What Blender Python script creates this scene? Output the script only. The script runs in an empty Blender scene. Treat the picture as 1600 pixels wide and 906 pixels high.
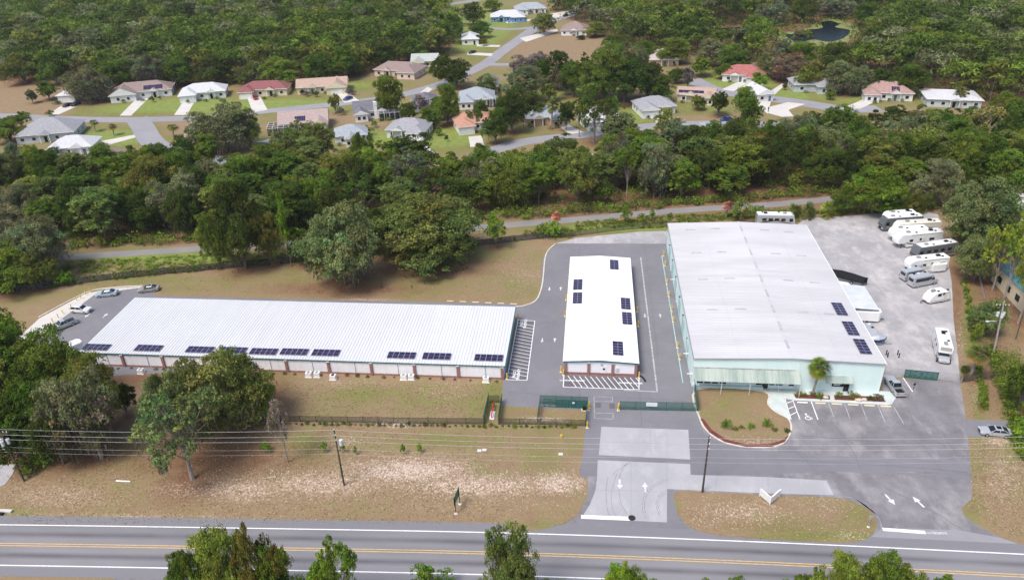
import bpy, math, random
import numpy as np
from mathutils import Vector, Matrix
from mathutils.geometry import delaunay_2d_cdt

random.seed(7)
rng = np.random.default_rng(7)
SC = bpy.context.scene
COL = SC.collection
PI = math.pi
rad = math.radians

# ------------------------------------------------------------------ camera, sky, sun, exposure
CAMH = 84.0
FPX, PITCH, ROLL, YAW = 1178.5, rad(29.09), rad(-1.974), rad(6.639)
_F = np.array([-math.sin(YAW) * math.cos(PITCH), math.cos(YAW) * math.cos(PITCH), -math.sin(PITCH)])
_R0 = np.array([math.cos(YAW), math.sin(YAW), 0.0])
_U0 = np.cross(_R0, _F)
_R = _R0 * math.cos(ROLL) + _U0 * math.sin(ROLL)
_U = -_R0 * math.sin(ROLL) + _U0 * math.cos(ROLL)
cd = bpy.data.cameras.new('camera')
cam = bpy.data.objects.new('camera', cd)
COL.objects.link(cam)
cam.matrix_world = Matrix(((_R[0], _U[0], -_F[0], 0), (_R[1], _U[1], -_F[1], 0), (_R[2], _U[2], -_F[2], CAMH), (0, 0, 0, 1)))
cd.sensor_width = 36.0
cd.lens = FPX / 1600.0 * 36.0
cd.clip_start = 1.0
cd.clip_end = 6000.0
SC.camera = cam

SUN_EL, SUN_AZ = rad(60), rad(-142)     # azimuth of the sun from +Y (away from the camera), negative = towards the west
w = bpy.data.worlds.new('World')
SC.world = w
w.use_nodes = True
nt = w.node_tree
bg = nt.nodes['Background']
sky = nt.nodes.new('ShaderNodeTexSky')
sky.sky_type = 'NISHITA'
sky.sun_disc = False
sky.sun_elevation = SUN_EL
sky.sun_rotation = SUN_AZ
sky.air_density = 1.0
sky.dust_density = 3.0
sky.ozone_density = 0.6
nt.links.new(sky.outputs[0], bg.inputs[0])
bg.inputs[1].default_value = 0.148
sl = bpy.data.lights.new('sun', 'SUN')
sl.energy = 2.25
sl.angle = rad(20)
sl.color = (1.0, 0.955, 0.9)
so = bpy.data.objects.new('sun', sl)
COL.objects.link(so)
sd = Vector((math.sin(SUN_AZ) * math.cos(SUN_EL), math.cos(SUN_AZ) * math.cos(SUN_EL), math.sin(SUN_EL)))
so.rotation_euler = sd.to_track_quat('Z', 'Y').to_euler()
SC.view_settings.view_transform = 'Standard'
SC.view_settings.look = 'None'
SC.view_settings.exposure = 0.45
SC.view_settings.gamma = 1.0


# ------------------------------------------------------------------ surveying: picture point -> ground point
def ray(x, y):
    return _F + _R * (x - 800) / FPX - _U * (y - 453) / FPX


def G(x, y, z=0.0):
    d = ray(x, y)
    t = (z - CAMH) / d[2]
    return Vector((d[0] * t, d[1] * t, z))


def PX(X, Y, Z=0.0):
    vx, vy, vz = X, Y, Z - CAMH
    w_ = vx * _F[0] + vy * _F[1] + vz * _F[2]
    return 800 + FPX * (vx * _R[0] + vy * _R[1] + vz * _R[2]) / w_, 453 - FPX * (vx * _U[0] + vy * _U[1] + vz * _U[2]) / w_


def height_at(base, ytop):
    """height of a thing standing at base whose top shows at picture row ytop"""
    lo, hi = 0.0, 45.0
    for _ in range(30):
        m = (lo + hi) / 2
        if PX(base[0], base[1], m)[1] > ytop:
            lo = m
        else:
            hi = m
    return lo


# ------------------------------------------------------------------ materials
MATS = {}


def mat(name, c, c2=None, scale=1.0, rough=0.8, metal=0.0, bump=0.0, stretch=(1, 1, 1), detail=4.0, ramp=(0.35, 0.65), spec=0.4, alpha=1.0, emit=None):
    if name in MATS:
        return MATS[name]
    m = bpy.data.materials.new(name)
    m.use_nodes = True
    n, l = m.node_tree.nodes, m.node_tree.links
    b = n['Principled BSDF']
    b.inputs['Base Color'].default_value = (*c, 1)
    b.inputs['Roughness'].default_value = rough
    b.inputs['Metallic'].default_value = metal
    b.inputs['Specular IOR Level'].default_value = spec
    b.inputs['Alpha'].default_value = alpha
    if c2 is not None:
        g = n.new('ShaderNodeNewGeometry')
        mp = n.new('ShaderNodeVectorMath'); mp.operation = 'MULTIPLY'
        mp.inputs[1].default_value = stretch
        l.new(g.outputs['Position'], mp.inputs[0])
        t = n.new('ShaderNodeTexNoise'); t.inputs['Scale'].default_value = scale; t.inputs['Detail'].default_value = detail
        l.new(mp.outputs[0], t.inputs['Vector'])
        r = n.new('ShaderNodeMapRange'); r.inputs[1].default_value = ramp[0]; r.inputs[2].default_value = ramp[1]
        l.new(t.outputs[0], r.inputs[0])
        mx = n.new('ShaderNodeMix'); mx.data_type = 'RGBA'
        mx.inputs[6].default_value = (*c, 1); mx.inputs[7].default_value = (*c2, 1)
        l.new(r.outputs[0], mx.inputs[0])
        l.new(mx.outputs[2], b.inputs['Base Color'])
        if bump:
            bp = n.new('ShaderNodeBump'); bp.inputs['Strength'].default_value = bump; bp.inputs['Distance'].default_value = 0.1
            l.new(t.outputs[0], bp.inputs['Height']); l.new(bp.outputs[0], b.inputs['Normal'])
    MATS[name] = m
    return m


class NB:
    """small node helper"""
    def __init__(s, name):
        s.m = bpy.data.materials.new(name); s.m.use_nodes = True
        s.n, s.l = s.m.node_tree.nodes, s.m.node_tree.links
        s.b = s.n['Principled BSDF']; s.b.inputs['Roughness'].default_value = 0.9
        s.b.inputs['Specular IOR Level'].default_value = 0.2
        s.pos = s.n.new('ShaderNodeNewGeometry').outputs['Position']

    def noise(s, scale, detail=4, stretch=None, rough=0.5):
        v = s.pos
        if stretch:
            mp = s.n.new('ShaderNodeVectorMath'); mp.operation = 'MULTIPLY'; mp.inputs[1].default_value = stretch
            s.l.new(v, mp.inputs[0]); v = mp.outputs[0]
        t = s.n.new('ShaderNodeTexNoise'); t.inputs['Scale'].default_value = scale; t.inputs['Detail'].default_value = detail
        t.inputs['Roughness'].default_value = rough
        s.l.new(v, t.inputs['Vector']); return t.outputs[0]

    def rng(s, x, a, b, c=0.0, d=1.0):
        r = s.n.new('ShaderNodeMapRange')
        for i, q in enumerate((a, b, c, d)):
            r.inputs[i + 1].default_value = q
        s.l.new(x, r.inputs[0]); return r.outputs[0]

    def math(s, op, a, b):
        r = s.n.new('ShaderNodeMath'); r.operation = op
        for i, q in enumerate((a, b)):
            if isinstance(q, (int, float)):
                r.inputs[i].default_value = q
            else:
                s.l.new(q, r.inputs[i])
        return r.outputs[0]

    def mix(s, f, a, b):
        r = s.n.new('ShaderNodeMix'); r.data_type = 'RGBA'
        if isinstance(f, (int, float)):
            r.inputs[0].default_value = f
        else:
            s.l.new(f, r.inputs[0])
        for i, q in ((6, a), (7, b)):
            if isinstance(q, tuple):
                r.inputs[i].default_value = (*q, 1)
            else:
                s.l.new(q, r.inputs[i])
        return r.outputs[2]

    def attr(s, name):
        a = s.n.new('ShaderNodeAttribute'); a.attribute_name = name
        return a

    def out(s, col, bump=None, strength=0.3, dist=0.1):
        s.l.new(col, s.b.inputs['Base Color'])
        if bump is not None:
            bp = s.n.new('ShaderNodeBump'); bp.inputs['Strength'].default_value = strength; bp.inputs['Distance'].default_value = dist
            s.l.new(bump, bp.inputs['Height']); s.l.new(bp.outputs[0], s.b.inputs['Normal'])
        return s.m


def ground_material():
    s = NB('ground_cover')
    a = s.attr('cover')
    sp = s.n.new('ShaderNodeSeparateColor'); s.l.new(a.outputs['Color'], sp.inputs[0])
    g, sa, li = sp.outputs[0], sp.outputs[1], sp.outputs[2]
    big = s.noise(0.09, 5); mid = s.noise(0.45, 6, rough=0.65); fine = s.noise(3.4, 4, rough=0.6)
    dry = s.mix(s.rng(mid, .35, .65), (0.235, 0.162, 0.092), (0.295, 0.215, 0.13))
    dry = s.mix(s.rng(fine, .35, .75, 0, .7), dry, (0.22, 0.15, 0.085))
    green = s.mix(s.rng(mid, .35, .65), (0.15, 0.16, 0.04), (0.215, 0.20, 0.07))
    green = s.mix(s.rng(fine, .45, .8, 0, .7), green, (0.10, 0.115, 0.03))
    lit = s.mix(s.rng(fine, .35, .65), (0.21, 0.115, 0.062), (0.14, 0.07, 0.04))
    gf = s.math('ADD', g, s.rng(big, .3, .7, -.25, .25)); gf = s.math('ADD', gf, s.rng(mid, .3, .7, -.3, .3))
    col = s.mix(s.rng(gf, .2, .75), dry, green)
    col = s.mix(s.rng(g, .75, 1.05, 0, .75), col, s.mix(s.rng(mid, .35, .65), (0.16, 0.235, 0.045), (0.24, 0.30, 0.07)))
    col = s.mix(s.rng(s.math('ADD', li, s.rng(mid, .3, .7, -.2, .2)), .2, .8), col, lit)
    sn = s.math('ADD', sa, s.rng(s.noise(0.8, 8, rough=0.75), .3, .7, -.6, .45))
    col = s.mix(s.rng(sn, .35, .85), col, (0.43, 0.32, 0.245))
    sn2 = s.math('ADD', s.math('MULTIPLY', sa, .8), s.rng(s.noise(3.2, 6, (1, .7, 1), .8), .38, .66, -.7, .62))
    col = s.mix(s.rng(sn2, .38, .75), col, (0.62, 0.51, 0.43))
    return s.out(col, fine, 0.25, 0.06)


def asphalt_material(name, c, c2, light=None, stain=0.5, big=0.08):
    s = NB(name)
    n1 = s.noise(big, 6, rough=0.6); n2 = s.noise(0.6, 6, rough=0.65); n3 = s.noise(14, 2)
    col = s.mix(s.rng(n1, .32, .68), c, c2)
    col = s.mix(s.rng(n2, .35, .8, 0, stain), col, tuple(x * .75 for x in c))
    if light:
        col = s.mix(s.rng(s.noise(0.22, 8, (1, .55, 1), .7), .5, .72, 0, .8), col, light)
    col = s.mix(s.rng(n3, .3, .7, 0, .12), col, (0.02, 0.02, 0.02))
    s.b.inputs['Roughness'].default_value = 0.85
    return s.out(col, n3, .15, .02)


def road_material():
    """highway asphalt, darker worn band in the middle of each lane (v = metres from the centre line)"""
    s = NB('highway_asphalt')
    uv = s.n.new('ShaderNodeUVMap'); uv.uv_map = 'lane'
    sx = s.n.new('ShaderNodeSeparateXYZ'); s.l.new(uv.outputs[0], sx.inputs[0])
    v = s.math('ABSOLUTE', sx.outputs[1], 0)
    d = s.math('ABSOLUTE', s.math('SUBTRACT', v, 1.95), 0)
    n1 = s.noise(0.25, 6, (.35, 1, 1), .6)
    oil = s.math('MULTIPLY', s.rng(d, .0, .75, 1, 0), s.rng(n1, .3, .65, .45, 1.0))
    base = s.mix(s.rng(s.noise(.12, 6, (.4, 1.6, 1)), .35, .65), (0.208, 0.204, 0.216), (0.26, 0.252, 0.264))
    sh = s.rng(v, 3.9, 4.2)
    base = s.mix(sh, base, (0.215, 0.21, 0.225))
    col = s.mix(s.math('MULTIPLY', oil, .8), base, (0.085, 0.08, 0.09))
    n3 = s.noise(11, 3)
    col = s.mix(s.rng(n3, .3, .7, 0, .18), col, (0.04, 0.04, 0.045))
    return s.out(col, n3, .15, .02)


def leaf_material():
    s = NB('foliage')
    oi = s.n.new('ShaderNodeObjectInfo')
    a = s.attr('tint')
    m = s.n.new('ShaderNodeMix'); m.data_type = 'RGBA'; m.blend_type = 'MULTIPLY'; m.inputs[0].default_value = 1
    s.l.new(oi.outputs['Color'], m.inputs[6]); s.l.new(a.outputs['Color'], m.inputs[7])
    d = s.n.new('ShaderNodeBsdfDiffuse'); t = s.n.new('ShaderNodeBsdfTranslucent')
    s.l.new(m.outputs[2], d.inputs[0]); s.l.new(m.outputs[2], t.inputs[0])
    x = s.n.new('ShaderNodeMixShader'); x.inputs[0].default_value = 0.3
    s.l.new(d.outputs[0], x.inputs[1]); s.l.new(t.outputs[0], x.inputs[2])
    s.l.new(x.outputs[0], s.n['Material Output'].inputs[0])
    s.n.remove(s.b)
    return s.m


def ribbed_roof(name, c, c2, sx, line=None, axis=0, period=8.0):
    """painted metal roofing: faint tone change from sheet run to sheet run and dirt streaks down the slope"""
    s = NB(name)
    s.b.inputs['Roughness'].default_value = 0.42; s.b.inputs['Specular IOR Level'].default_value = 0.5
    st = (sx, .06, 1) if axis == 0 else (.06, sx, 1)
    n1 = s.noise(.7, 5, st, .6); n2 = s.noise(.05, 4)
    col = s.mix(s.rng(n1, .35, .7), c, c2)
    col = s.mix(s.rng(n2, .4, .65, 0, .6), col, c2)
    return s.out(col)


M_GROUND = ground_material()
M_LEAF = leaf_material()
M_ROAD = road_material()
M_LOT = asphalt_material('lot_asphalt', (0.19, 0.186, 0.202), (0.235, 0.228, 0.245), None, .35)
M_LOT2 = asphalt_material('worn_lot_asphalt', (0.17, 0.163, 0.175), (0.285, 0.27, 0.282), (0.40, 0.378, 0.38), .6, .14)
M_DARKLOT = asphalt_material('dark_lot_asphalt', (0.125, 0.12, 0.132), (0.16, 0.15, 0.165), None, .3)
M_GRAVEL = asphalt_material('gravel_lot', (0.33, 0.318, 0.33), (0.47, 0.45, 0.455), (0.62, 0.585, 0.57), .6, .14)
M_CONC = asphalt_material('concrete_slab', (0.37, 0.368, 0.385), (0.445, 0.44, 0.455), (0.52, 0.51, 0.515), .35, .15)
M_CONC2 = asphalt_material('driveway_concrete', (0.56, 0.53, 0.49), (0.64, 0.61, 0.57), None, .2, .2)
M_STREET = asphalt_material('street_asphalt', (0.27, 0.265, 0.285), (0.33, 0.32, 0.335), None, .25, .1)
M_TRAIL = asphalt_material('trail_asphalt', (0.225, 0.215, 0.21), (0.29, 0.275, 0.265), None, .3, .15)
M_WHITE = mat('white_paint_marking', (0.82, 0.82, 0.82), (0.62, 0.62, 0.64), 2.0, .6, ramp=(.5, .75))
M_FAINT = mat('worn_white_marking', (0.5, 0.48, 0.49), (0.28, 0.27, 0.29), 1.5, .8, ramp=(.4, .62))
M_YELLOWL = mat('yellow_road_line', (0.64, 0.44, 0.17), (0.48, 0.34, 0.17), 1.5, .7)
M_KERB = mat('kerb_concrete', (0.62, 0.58, 0.5), (0.5, 0.46, 0.4), .8, .85)
M_ROOFW = ribbed_roof('white_metal_roof', (0.66, 0.664, 0.675), (0.58, 0.585, 0.60), 1.6)
M_RIB = mat('clean_white_rib', (0.57, 0.577, 0.59), (0.49, 0.497, 0.51), .12, .4)  # ribs coloured greyer than the sheets to stand in for their shaded sides
M_ROOFS = ribbed_roof('bright_white_roof', (0.86, 0.86, 0.865), (0.82, 0.82, 0.83), 1.0)
M_ROOFB = ribbed_roof('chalky_white_roof', (0.575, 0.565, 0.57), (0.47, 0.462, 0.465), .55, axis=1)
M_WALLW = mat('white_wall_panel', (0.76, 0.76, 0.80), (0.82, 0.82, 0.85), .4, .55)
M_BRICK = mat('red_brown_brick', (0.25, 0.115, 0.10), (0.33, 0.17, 0.15), 3.0, .9)
M_TRIM = mat('dark_teal_trim', (0.02, 0.10, 0.105), (0.03, 0.13, 0.13), 1, .5)
M_MINT = mat('mint_green_wall', (0.62, 0.77, 0.745), (0.68, 0.81, 0.785), .25, .6, stretch=(1, 1, .3))
M_MINTD = mat('faded_mint_awning', (0.27, 0.335, 0.305), (0.40, 0.45, 0.41), .7, .7, stretch=(1, .2, .2))
M_MINTDOOR = mat('mint_door', (0.30, 0.46, 0.45), (0.36, 0.52, 0.50), 1, .6)
M_PANEL = mat('solar_cell_glass', (0.016, 0.012, 0.045), (0.03, 0.022, 0.07), .5, .18, spec=.6)
M_PFRAME = mat('solar_frame', (0.45, 0.42, 0.48), rough=.4, metal=.3)
M_GLASS = mat('dark_glass', (0.012, 0.015, 0.022), rough=.12, spec=.6)
M_GLASSB = mat('blue_grey_glass', (0.10, 0.16, 0.18), rough=.15, spec=.6)
M_YEL = mat('yellow_bollard_paint', (0.75, 0.50, 0.04), (0.68, 0.42, 0.05), 2, .55)
M_GREENF = mat('green_fence_metal', (0.012, 0.10, 0.075), (0.02, 0.13, 0.10), 1, .5)
M_MESHG = mat('green_chain_link', (0.02, 0.13, 0.10), rough=.6, alpha=.38)
M_SLATG = mat('green_privacy_mesh', (0.03, 0.12, 0.115), (0.045, 0.15, 0.14), 2, .6, alpha=.62)
M_BLACKF = mat('black_fence_metal', (0.02, 0.022, 0.02), rough=.6)
M_MESHB = mat('black_chain_link', (0.03, 0.035, 0.03), rough=.7, alpha=.3)
M_GREYF = mat('galvanised_metal', (0.42, 0.43, 0.44), rough=.5, metal=.3)
M_MESHGR = mat('galvanised_chain_link', (0.35, 0.36, 0.36), rough=.7, alpha=.14)
M_WOOD = mat('dark_pole_wood', (0.05, 0.038, 0.03), (0.09, 0.07, 0.055), 2, .9)
M_WOODL = mat('pale_pole_wood', (0.32, 0.28, 0.25), (0.24, 0.2, 0.18), 2, .9)
M_BARK = mat('bark', (0.10, 0.08, 0.065), (0.20, 0.165, 0.14), 1.5, .95, bump=.4)
M_BARKP = mat('pale_bark', (0.32, 0.28, 0.24), (0.2, 0.17, 0.15), 1.0, .95, bump=.4)
M_MULCH = mat('red_mulch', (0.11, 0.03, 0.025), (0.18, 0.05, 0.04), 3, .95)
M_WATER = mat('pond_water', (0.004, 0.009, 0.014), rough=.25, spec=.08)
M_BANK = mat('pond_bank_grass', (0.14, 0.17, 0.05), (0.24, 0.24, 0.08), .3, .9)
M_PLWHITE = mat('white_gelcoat', (0.80, 0.80, 0.79), (0.74, 0.74, 0.73), .6, .3)
M_CREAM = mat('cream_gelcoat', (0.72, 0.68, 0.58), (0.66, 0.62, 0.54), .6, .35)
M_GREYP = mat('grey_vent_plastic', (0.25, 0.26, 0.27), rough=.5)
M_BLACKP = mat('black_plastic', (0.015, 0.015, 0.017), rough=.8, spec=.15)
M_TYRE = mat('tyre_rubber', (0.018, 0.018, 0.018), rough=.85)
M_RIM = mat('wheel_rim', (0.5, 0.5, 0.52), rough=.3, metal=.7)
M_HEADL = mat('headlight_glass', (0.7, 0.72, 0.75), rough=.15)
M_TAILL = mat('tail_light', (0.35, 0.02, 0.02), rough=.25)
M_WIRE = mat('power_line_aluminium', (0.5, 0.5, 0.5), rough=.5)
M_TRANS = mat('transformer_paint', (0.55, 0.58, 0.6), rough=.45)
M_SIGN = mat('white_sign', (0.8, 0.8, 0.8), (0.72, 0.74, 0.78), 2, .5)
M_RED = mat('red_pipe_paint', (0.55, 0.03, 0.03), rough=.5)
M_SLAB = mat('pale_pad', (0.7, 0.68, 0.64), rough=.8)


def paint(name, c, rough=.28, metal=.25):
    return mat('paint_' + name, c, rough=rough, metal=metal, spec=.5)


# ------------------------------------------------------------------ mesh building
class MB:
    def __init__(s):
        s.v, s.f, s.m = [], [], []

    def face(s, pts, m=0):
        k = len(s.v); s.v += [tuple(p) for p in pts]; s.f.append(tuple(range(k, k + len(pts)))); s.m.append(m); return s

    def box(s, x0, x1, y0, y1, z0, z1, m=0):
        k = len(s.v)
        s.v += [(x0, y0, z0), (x1, y0, z0), (x1, y1, z0), (x0, y1, z0), (x0, y0, z1), (x1, y0, z1), (x1, y1, z1), (x0, y1, z1)]
        for q in ((0, 3, 2, 1), (4, 5, 6, 7), (0, 1, 5, 4), (1, 2, 6, 5), (2, 3, 7, 6), (3, 0, 4, 7)):
            s.f.append(tuple(k + i for i in q)); s.m.append(m)
        return s

    def hexa(s, p, m=0):
        k = len(s.v); s.v += [tuple(q) for q in p]
        for q in ((0, 3, 2, 1), (4, 5, 6, 7), (0, 1, 5, 4), (1, 2, 6, 5), (2, 3, 7, 6), (3, 0, 4, 7)):
            s.f.append(tuple(k + i for i in q)); s.m.append(m)
        return s

    def tube(s, p, q, r0, r1=None, n=6, m=0, cap=True):
        r1 = r0 if r1 is None else r1
        p, q = Vector(p), Vector(q)
        d = (q - p).normalized()
        a = d.orthogonal().normalized(); b = d.cross(a)
        k = len(s.v)
        for c, r in ((p, r0), (q, r1)):
            for i in range(n):
                t = 2 * PI * i / n
                s.v.append(tuple(c + (a * math.cos(t) + b * math.sin(t)) * r))
        for i in range(n):
            j = (i + 1) % n
            s.f.append((k + i, k + j, k + n + j, k + n + i)); s.m.append(m)
        if cap:
            s.f.append(tuple(k + n + i for i in range(n))); s.m.append(m)
            s.f.append(tuple(k + n - 1 - i for i in range(n))); s.m.append(m)
        return s

    def loft(s, rings, m=0, cap=True, closed=True):
        k = len(s.v); n = len(rings[0])
        for r in rings:
            s.v += [tuple(p) for p in r]
        for a in range(len(rings) - 1):
            for i in range(n if closed else n - 1):
                j = (i + 1) % n
                s.f.append((k + a * n + i, k + a * n + j, k + (a + 1) * n + j, k + (a + 1) * n + i)); s.m.append(m)
        if cap:
            s.f.append(tuple(k + n - 1 - i for i in range(n))); s.m.append(m)
            s.f.append(tuple(k + (len(rings) - 1) * n + i for i in range(n))); s.m.append(m)
        return s

    def prism(s, poly, z0, z1, m=0, side=None):
        k = len(s.v); n = len(poly)
        s.v += [(p[0], p[1], z0) for p in poly] + [(p[0], p[1], z1) for p in poly]
        s.f.append(tuple(k + n + i for i in range(n))); s.m.append(m)
        for i in range(n):
            j = (i + 1) % n
            s.f.append((k + i, k + j, k + n + j, k + n + i)); s.m.append(m if side is None else side)
        return s

    def mesh(s, name, mats):
        me = bpy.data.meshes.new(name)
        me.from_pydata(s.v, [], s.f)
        for mm in (mats if isinstance(mats, (list, tuple)) else [mats]):
            me.materials.append(mm)
        if any(s.m):
            me.polygons.foreach_set('material_index', s.m)
        me.update()
        return me


def obj(name, data, mats=None, parent=None, loc=None, rot=0.0, smooth=False, **pr):
    me = data.mesh(name, mats) if isinstance(data, MB) else data
    if smooth:
        me.polygons.foreach_set('use_smooth', [True] * len(me.polygons))
    o = bpy.data.objects.new(name, me)
    COL.objects.link(o)
    if parent is not None:
        o.parent = parent
    if loc is not None:
        o.location = loc
    if rot:
        o.rotation_euler = (0, 0, rot)
    for k, v in pr.items():
        o[k] = v
    return o


ONES = 'first second third fourth fifth sixth seventh eighth ninth tenth eleventh twelfth thirteenth fourteenth fifteenth sixteenth seventeenth eighteenth nineteenth'.split()


def nth(i):
    """1 -> first, 21 -> twenty-first"""
    if i < 20:
        return ONES[i - 1]
    t = ['twenty', 'thirty', 'forty', 'fifty'][i // 10 - 2]
    return (['twentieth', 'thirtieth', 'fortieth', 'fiftieth'][i // 10 - 2]) if i % 10 == 0 else t + '-' + ONES[i % 10 - 1]


def thing(name, label, cat, loc=(0, 0, 0), rot=0.0, group=None):
    o = bpy.data.objects.new(name, None)
    o.empty_display_size = 0.5
    COL.objects.link(o)
    o.location = loc; o.rotation_euler = (0, 0, rot)
    o['label'] = label; o['category'] = cat
    if group:
        o['group'] = group
    return o


def tag(o, label, cat, group=None):
    o['label'] = label; o['category'] = cat
    if group:
        o['group'] = group
    return o


def struct(name, data, mats=None, **k):
    o = obj(name, data, mats, **k); o['kind'] = 'structure'; return o


def poly_area(p):
    return sum(p[i][0] * p[(i + 1) % len(p)][1] - p[(i + 1) % len(p)][0] * p[i][1] for i in range(len(p))) / 2


def ccw(p):
    return p if poly_area(p) > 0 else p[::-1]


def smooth(pts, closed=False, n=6):
    out = []; N = len(pts)
    rngi = range(N if closed else N - 1)
    for i in rngi:
        if closed:
            a, b, c, d = pts[i - 1], pts[i], pts[(i + 1) % N], pts[(i + 2) % N]
        else:
            a, b, c, d = pts[max(i - 1, 0)], pts[i], pts[i + 1], pts[min(i + 2, N - 1)]
        for k in range(n):
            t = k / n
            out.append(tuple(.5 * ((2 * b[j]) + (-a[j] + c[j]) * t + (2 * a[j] - 5 * b[j] + 4 * c[j] - d[j]) * t * t + (-a[j] + 3 * b[j] - 3 * c[j] + d[j]) * t ** 3) for j in range(2)))
    if not closed:
        out.append(tuple(pts[-1]))
    return out


def gp(pts):
    return [tuple(G(x, y)[:2]) for x, y in pts]


def sheet(name, px, m, z, kind='structure', world=False, **pr):
    p = ccw(px if world else gp(px))
    b = MB(); b.prism(p, -0.3 if z > 0.02 else z - .002, z)
    o = obj(name, b, m)
    if kind:
        o['kind'] = kind
    for k, v in pr.items():
        o[k] = v
    return o


def ribbon(pts, width):
    """left and right edges of a strip along world points"""
    L, Rr = [], []
    for i, p in enumerate(pts):
        a = Vector(pts[max(i - 1, 0)]); b = Vector(pts[min(i + 1, len(pts) - 1)])
        d = (b - a).normalized(); n = Vector((-d.y, d.x))
        wd = width[i] if isinstance(width, (list, tuple)) else width
        L.append(tuple(Vector(p) + n * wd / 2)); Rr.append(tuple(Vector(p) - n * wd / 2))
    return L, Rr


def strip_mesh(L, Rr, z, b=None, m=0):
    b = b or MB(); k = len(b.v)
    for a, c in zip(L, Rr):
        b.v += [(a[0], a[1], z), (c[0], c[1], z)]
    for i in range(len(L) - 1):
        b.f.append((k + 2 * i, k + 2 * i + 1, k + 2 * i + 3, k + 2 * i + 2)); b.m.append(m)
    return b


def road(name, px, width, m, z, world=False):
    w_ = smooth(px if world else gp(px), n=5)
    L, Rr = ribbon(w_, width)
    return struct(name, strip_mesh(L, Rr, z), m)


def line_mark(name, a, b, wd, z=.035, m=None, world=False, parent=None):
    a, b = (Vector(a), Vector(b)) if world else (G(*a).xy, G(*b).xy)
    d = (b - a).normalized(); n = Vector((-d.y, d.x)) * wd / 2
    o = obj(name, MB().face([(*(a - n), z), (*(b - n), z), (*(b + n), z), (*(a + n), z)]), m or M_WHITE, parent)
    if parent is None:
        o['kind'] = 'structure'
    return o


# ------------------------------------------------------------------ ground
GREEN = [(640, 625, 160, 24, .35), (480, 620, 110, 26, .3), (700, 440, 160, 24, .28), (350, 445, 200, 14, .35), (850, 690, 60, 30, .3), (620, 690, 200, 16, .22), (120, 720, 140, 16, .3), (1200, 820, 120, 16, .25),
         (60, 462, 90, 14, .35), (250, 437, 260, 10, .45), (430, 440, 120, 20, .35), (820, 400, 30, 30, .2), (800, 455, 60, 12, .2),
         (250, 402, 170, 12, .95), (960, 356, 160, 10, .9), (1180, 335, 120, 6, .7), (640, 400, 180, 12, .6), (860, 715, 40, 34, .55), (890, 695, 30, 30, .5),
         (560, 618, 110, 18, .5), (540, 640, 160, 14, .35), (770, 620, 20, 30, .5), (760, 655, 60, 30, .35), (720, 690, 120, 12, .4),
         (170, 705, 120, 22, .4), (250, 668, 40, 30, .3), (1120, 650, 60, 28, .35), (1300, 838, 90, 6, .7), (1200, 842, 60, 6, .5), (560, 820, 400, 4, .5),
         (1345, 800, 30, 22, .3), (1520, 790, 16, 26, .4), (1530, 710, 20, 40, .3), (40, 800, 60, 10, .3), (90, 893, 90, 3, .5),
         (1515, 500, 12, 60, .8), (1530, 630, 8, 50, .8), (1580, 680, 14, 80, .5), (900, 840, 40, 5, .5), (1060, 790, 8, 20, .4), (470, 690, 50, 20, .3),
         (350, 470, 60, 5, .3), (1590, 640, 20, 60, .8)]
SAND = [(640, 735, 110, 22, .95), (500, 755, 140, 26, .7), (740, 758, 140, 22, .8), (870, 755, 50, 20, .85), (380, 765, 90, 22, .7), (290, 765, 60, 12, .55),
        (90, 775, 120, 24, .5), (200, 808, 220, 7, .6), (620, 662, 40, 7, .9), (700, 610, 70, 20, .35), (545, 600, 90, 9, .45), (700, 596, 100, 5, .35), (560, 470, 60, 4, .8),
        (850, 656, 45, 4, 1.), (860, 625, 40, 14, .45), (1160, 800, 90, 22, .55), (1290, 790, 60, 22, .35), (1330, 838, 40, 8, .6), (1570, 745, 40, 60, .5), (1560, 690, 30, 8, .7),
        (940, 800, 30, 14, .5), (820, 430, 60, 40, .35), (1180, 690, 50, 8, .5), (1500, 540, 12, 60, .5), (410, 660, 120, 4, .5), (550, 690, 40, 12, .5), (1190, 815, 130, 10, .4),
        (700, 790, 180, 12, .3), (470, 460, 50, 5, .25), (1480, 640, 30, 5, .4), (1525, 620, 6, 30, .6)]
LITTER = [(330, 715, 150, 34, .85), (420, 625, 50, 50, .8), (225, 590, 80, 26, .75), (30, 720, 50, 30, .9), (90, 690, 110, 24, .7), (240, 650, 50, 40, .5), (540, 452, 130, 12, .8), (670, 425, 110, 10, .75),
          (720, 410, 100, 8, .5), (1545, 560, 40, 90, .55), (1495, 460, 14, 120, .7), (1540, 440, 40, 60, .7), (1560, 350, 60, 60, .8), (1590, 470, 20, 80, .7), (200, 378, 220, 6, .6), (480, 375, 100, 8, .6),
          (900, 338, 160, 5, .65), (1140, 318, 120, 4, .6), (1420, 335, 90, 6, .7), (1180, 690, 60, 10, .4), (280, 655, 30, 20, .5), (460, 640, 60, 16, .3), (700, 770, 200, 12, .35), (90, 440, 60, 6, .8), (60, 455, 60, 4, .4), (150, 388, 60, 6, .4),
          (1200, 820, 120, 12, .35), (1000, 300, 900, 45, .75), (300, 320, 500, 50, .8), (350, 245, 40, 12, .5), (700, 285, 60, 14, .5), (1540, 700, 40, 40, .2), (260, 205, 40, 14, .3)]
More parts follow.
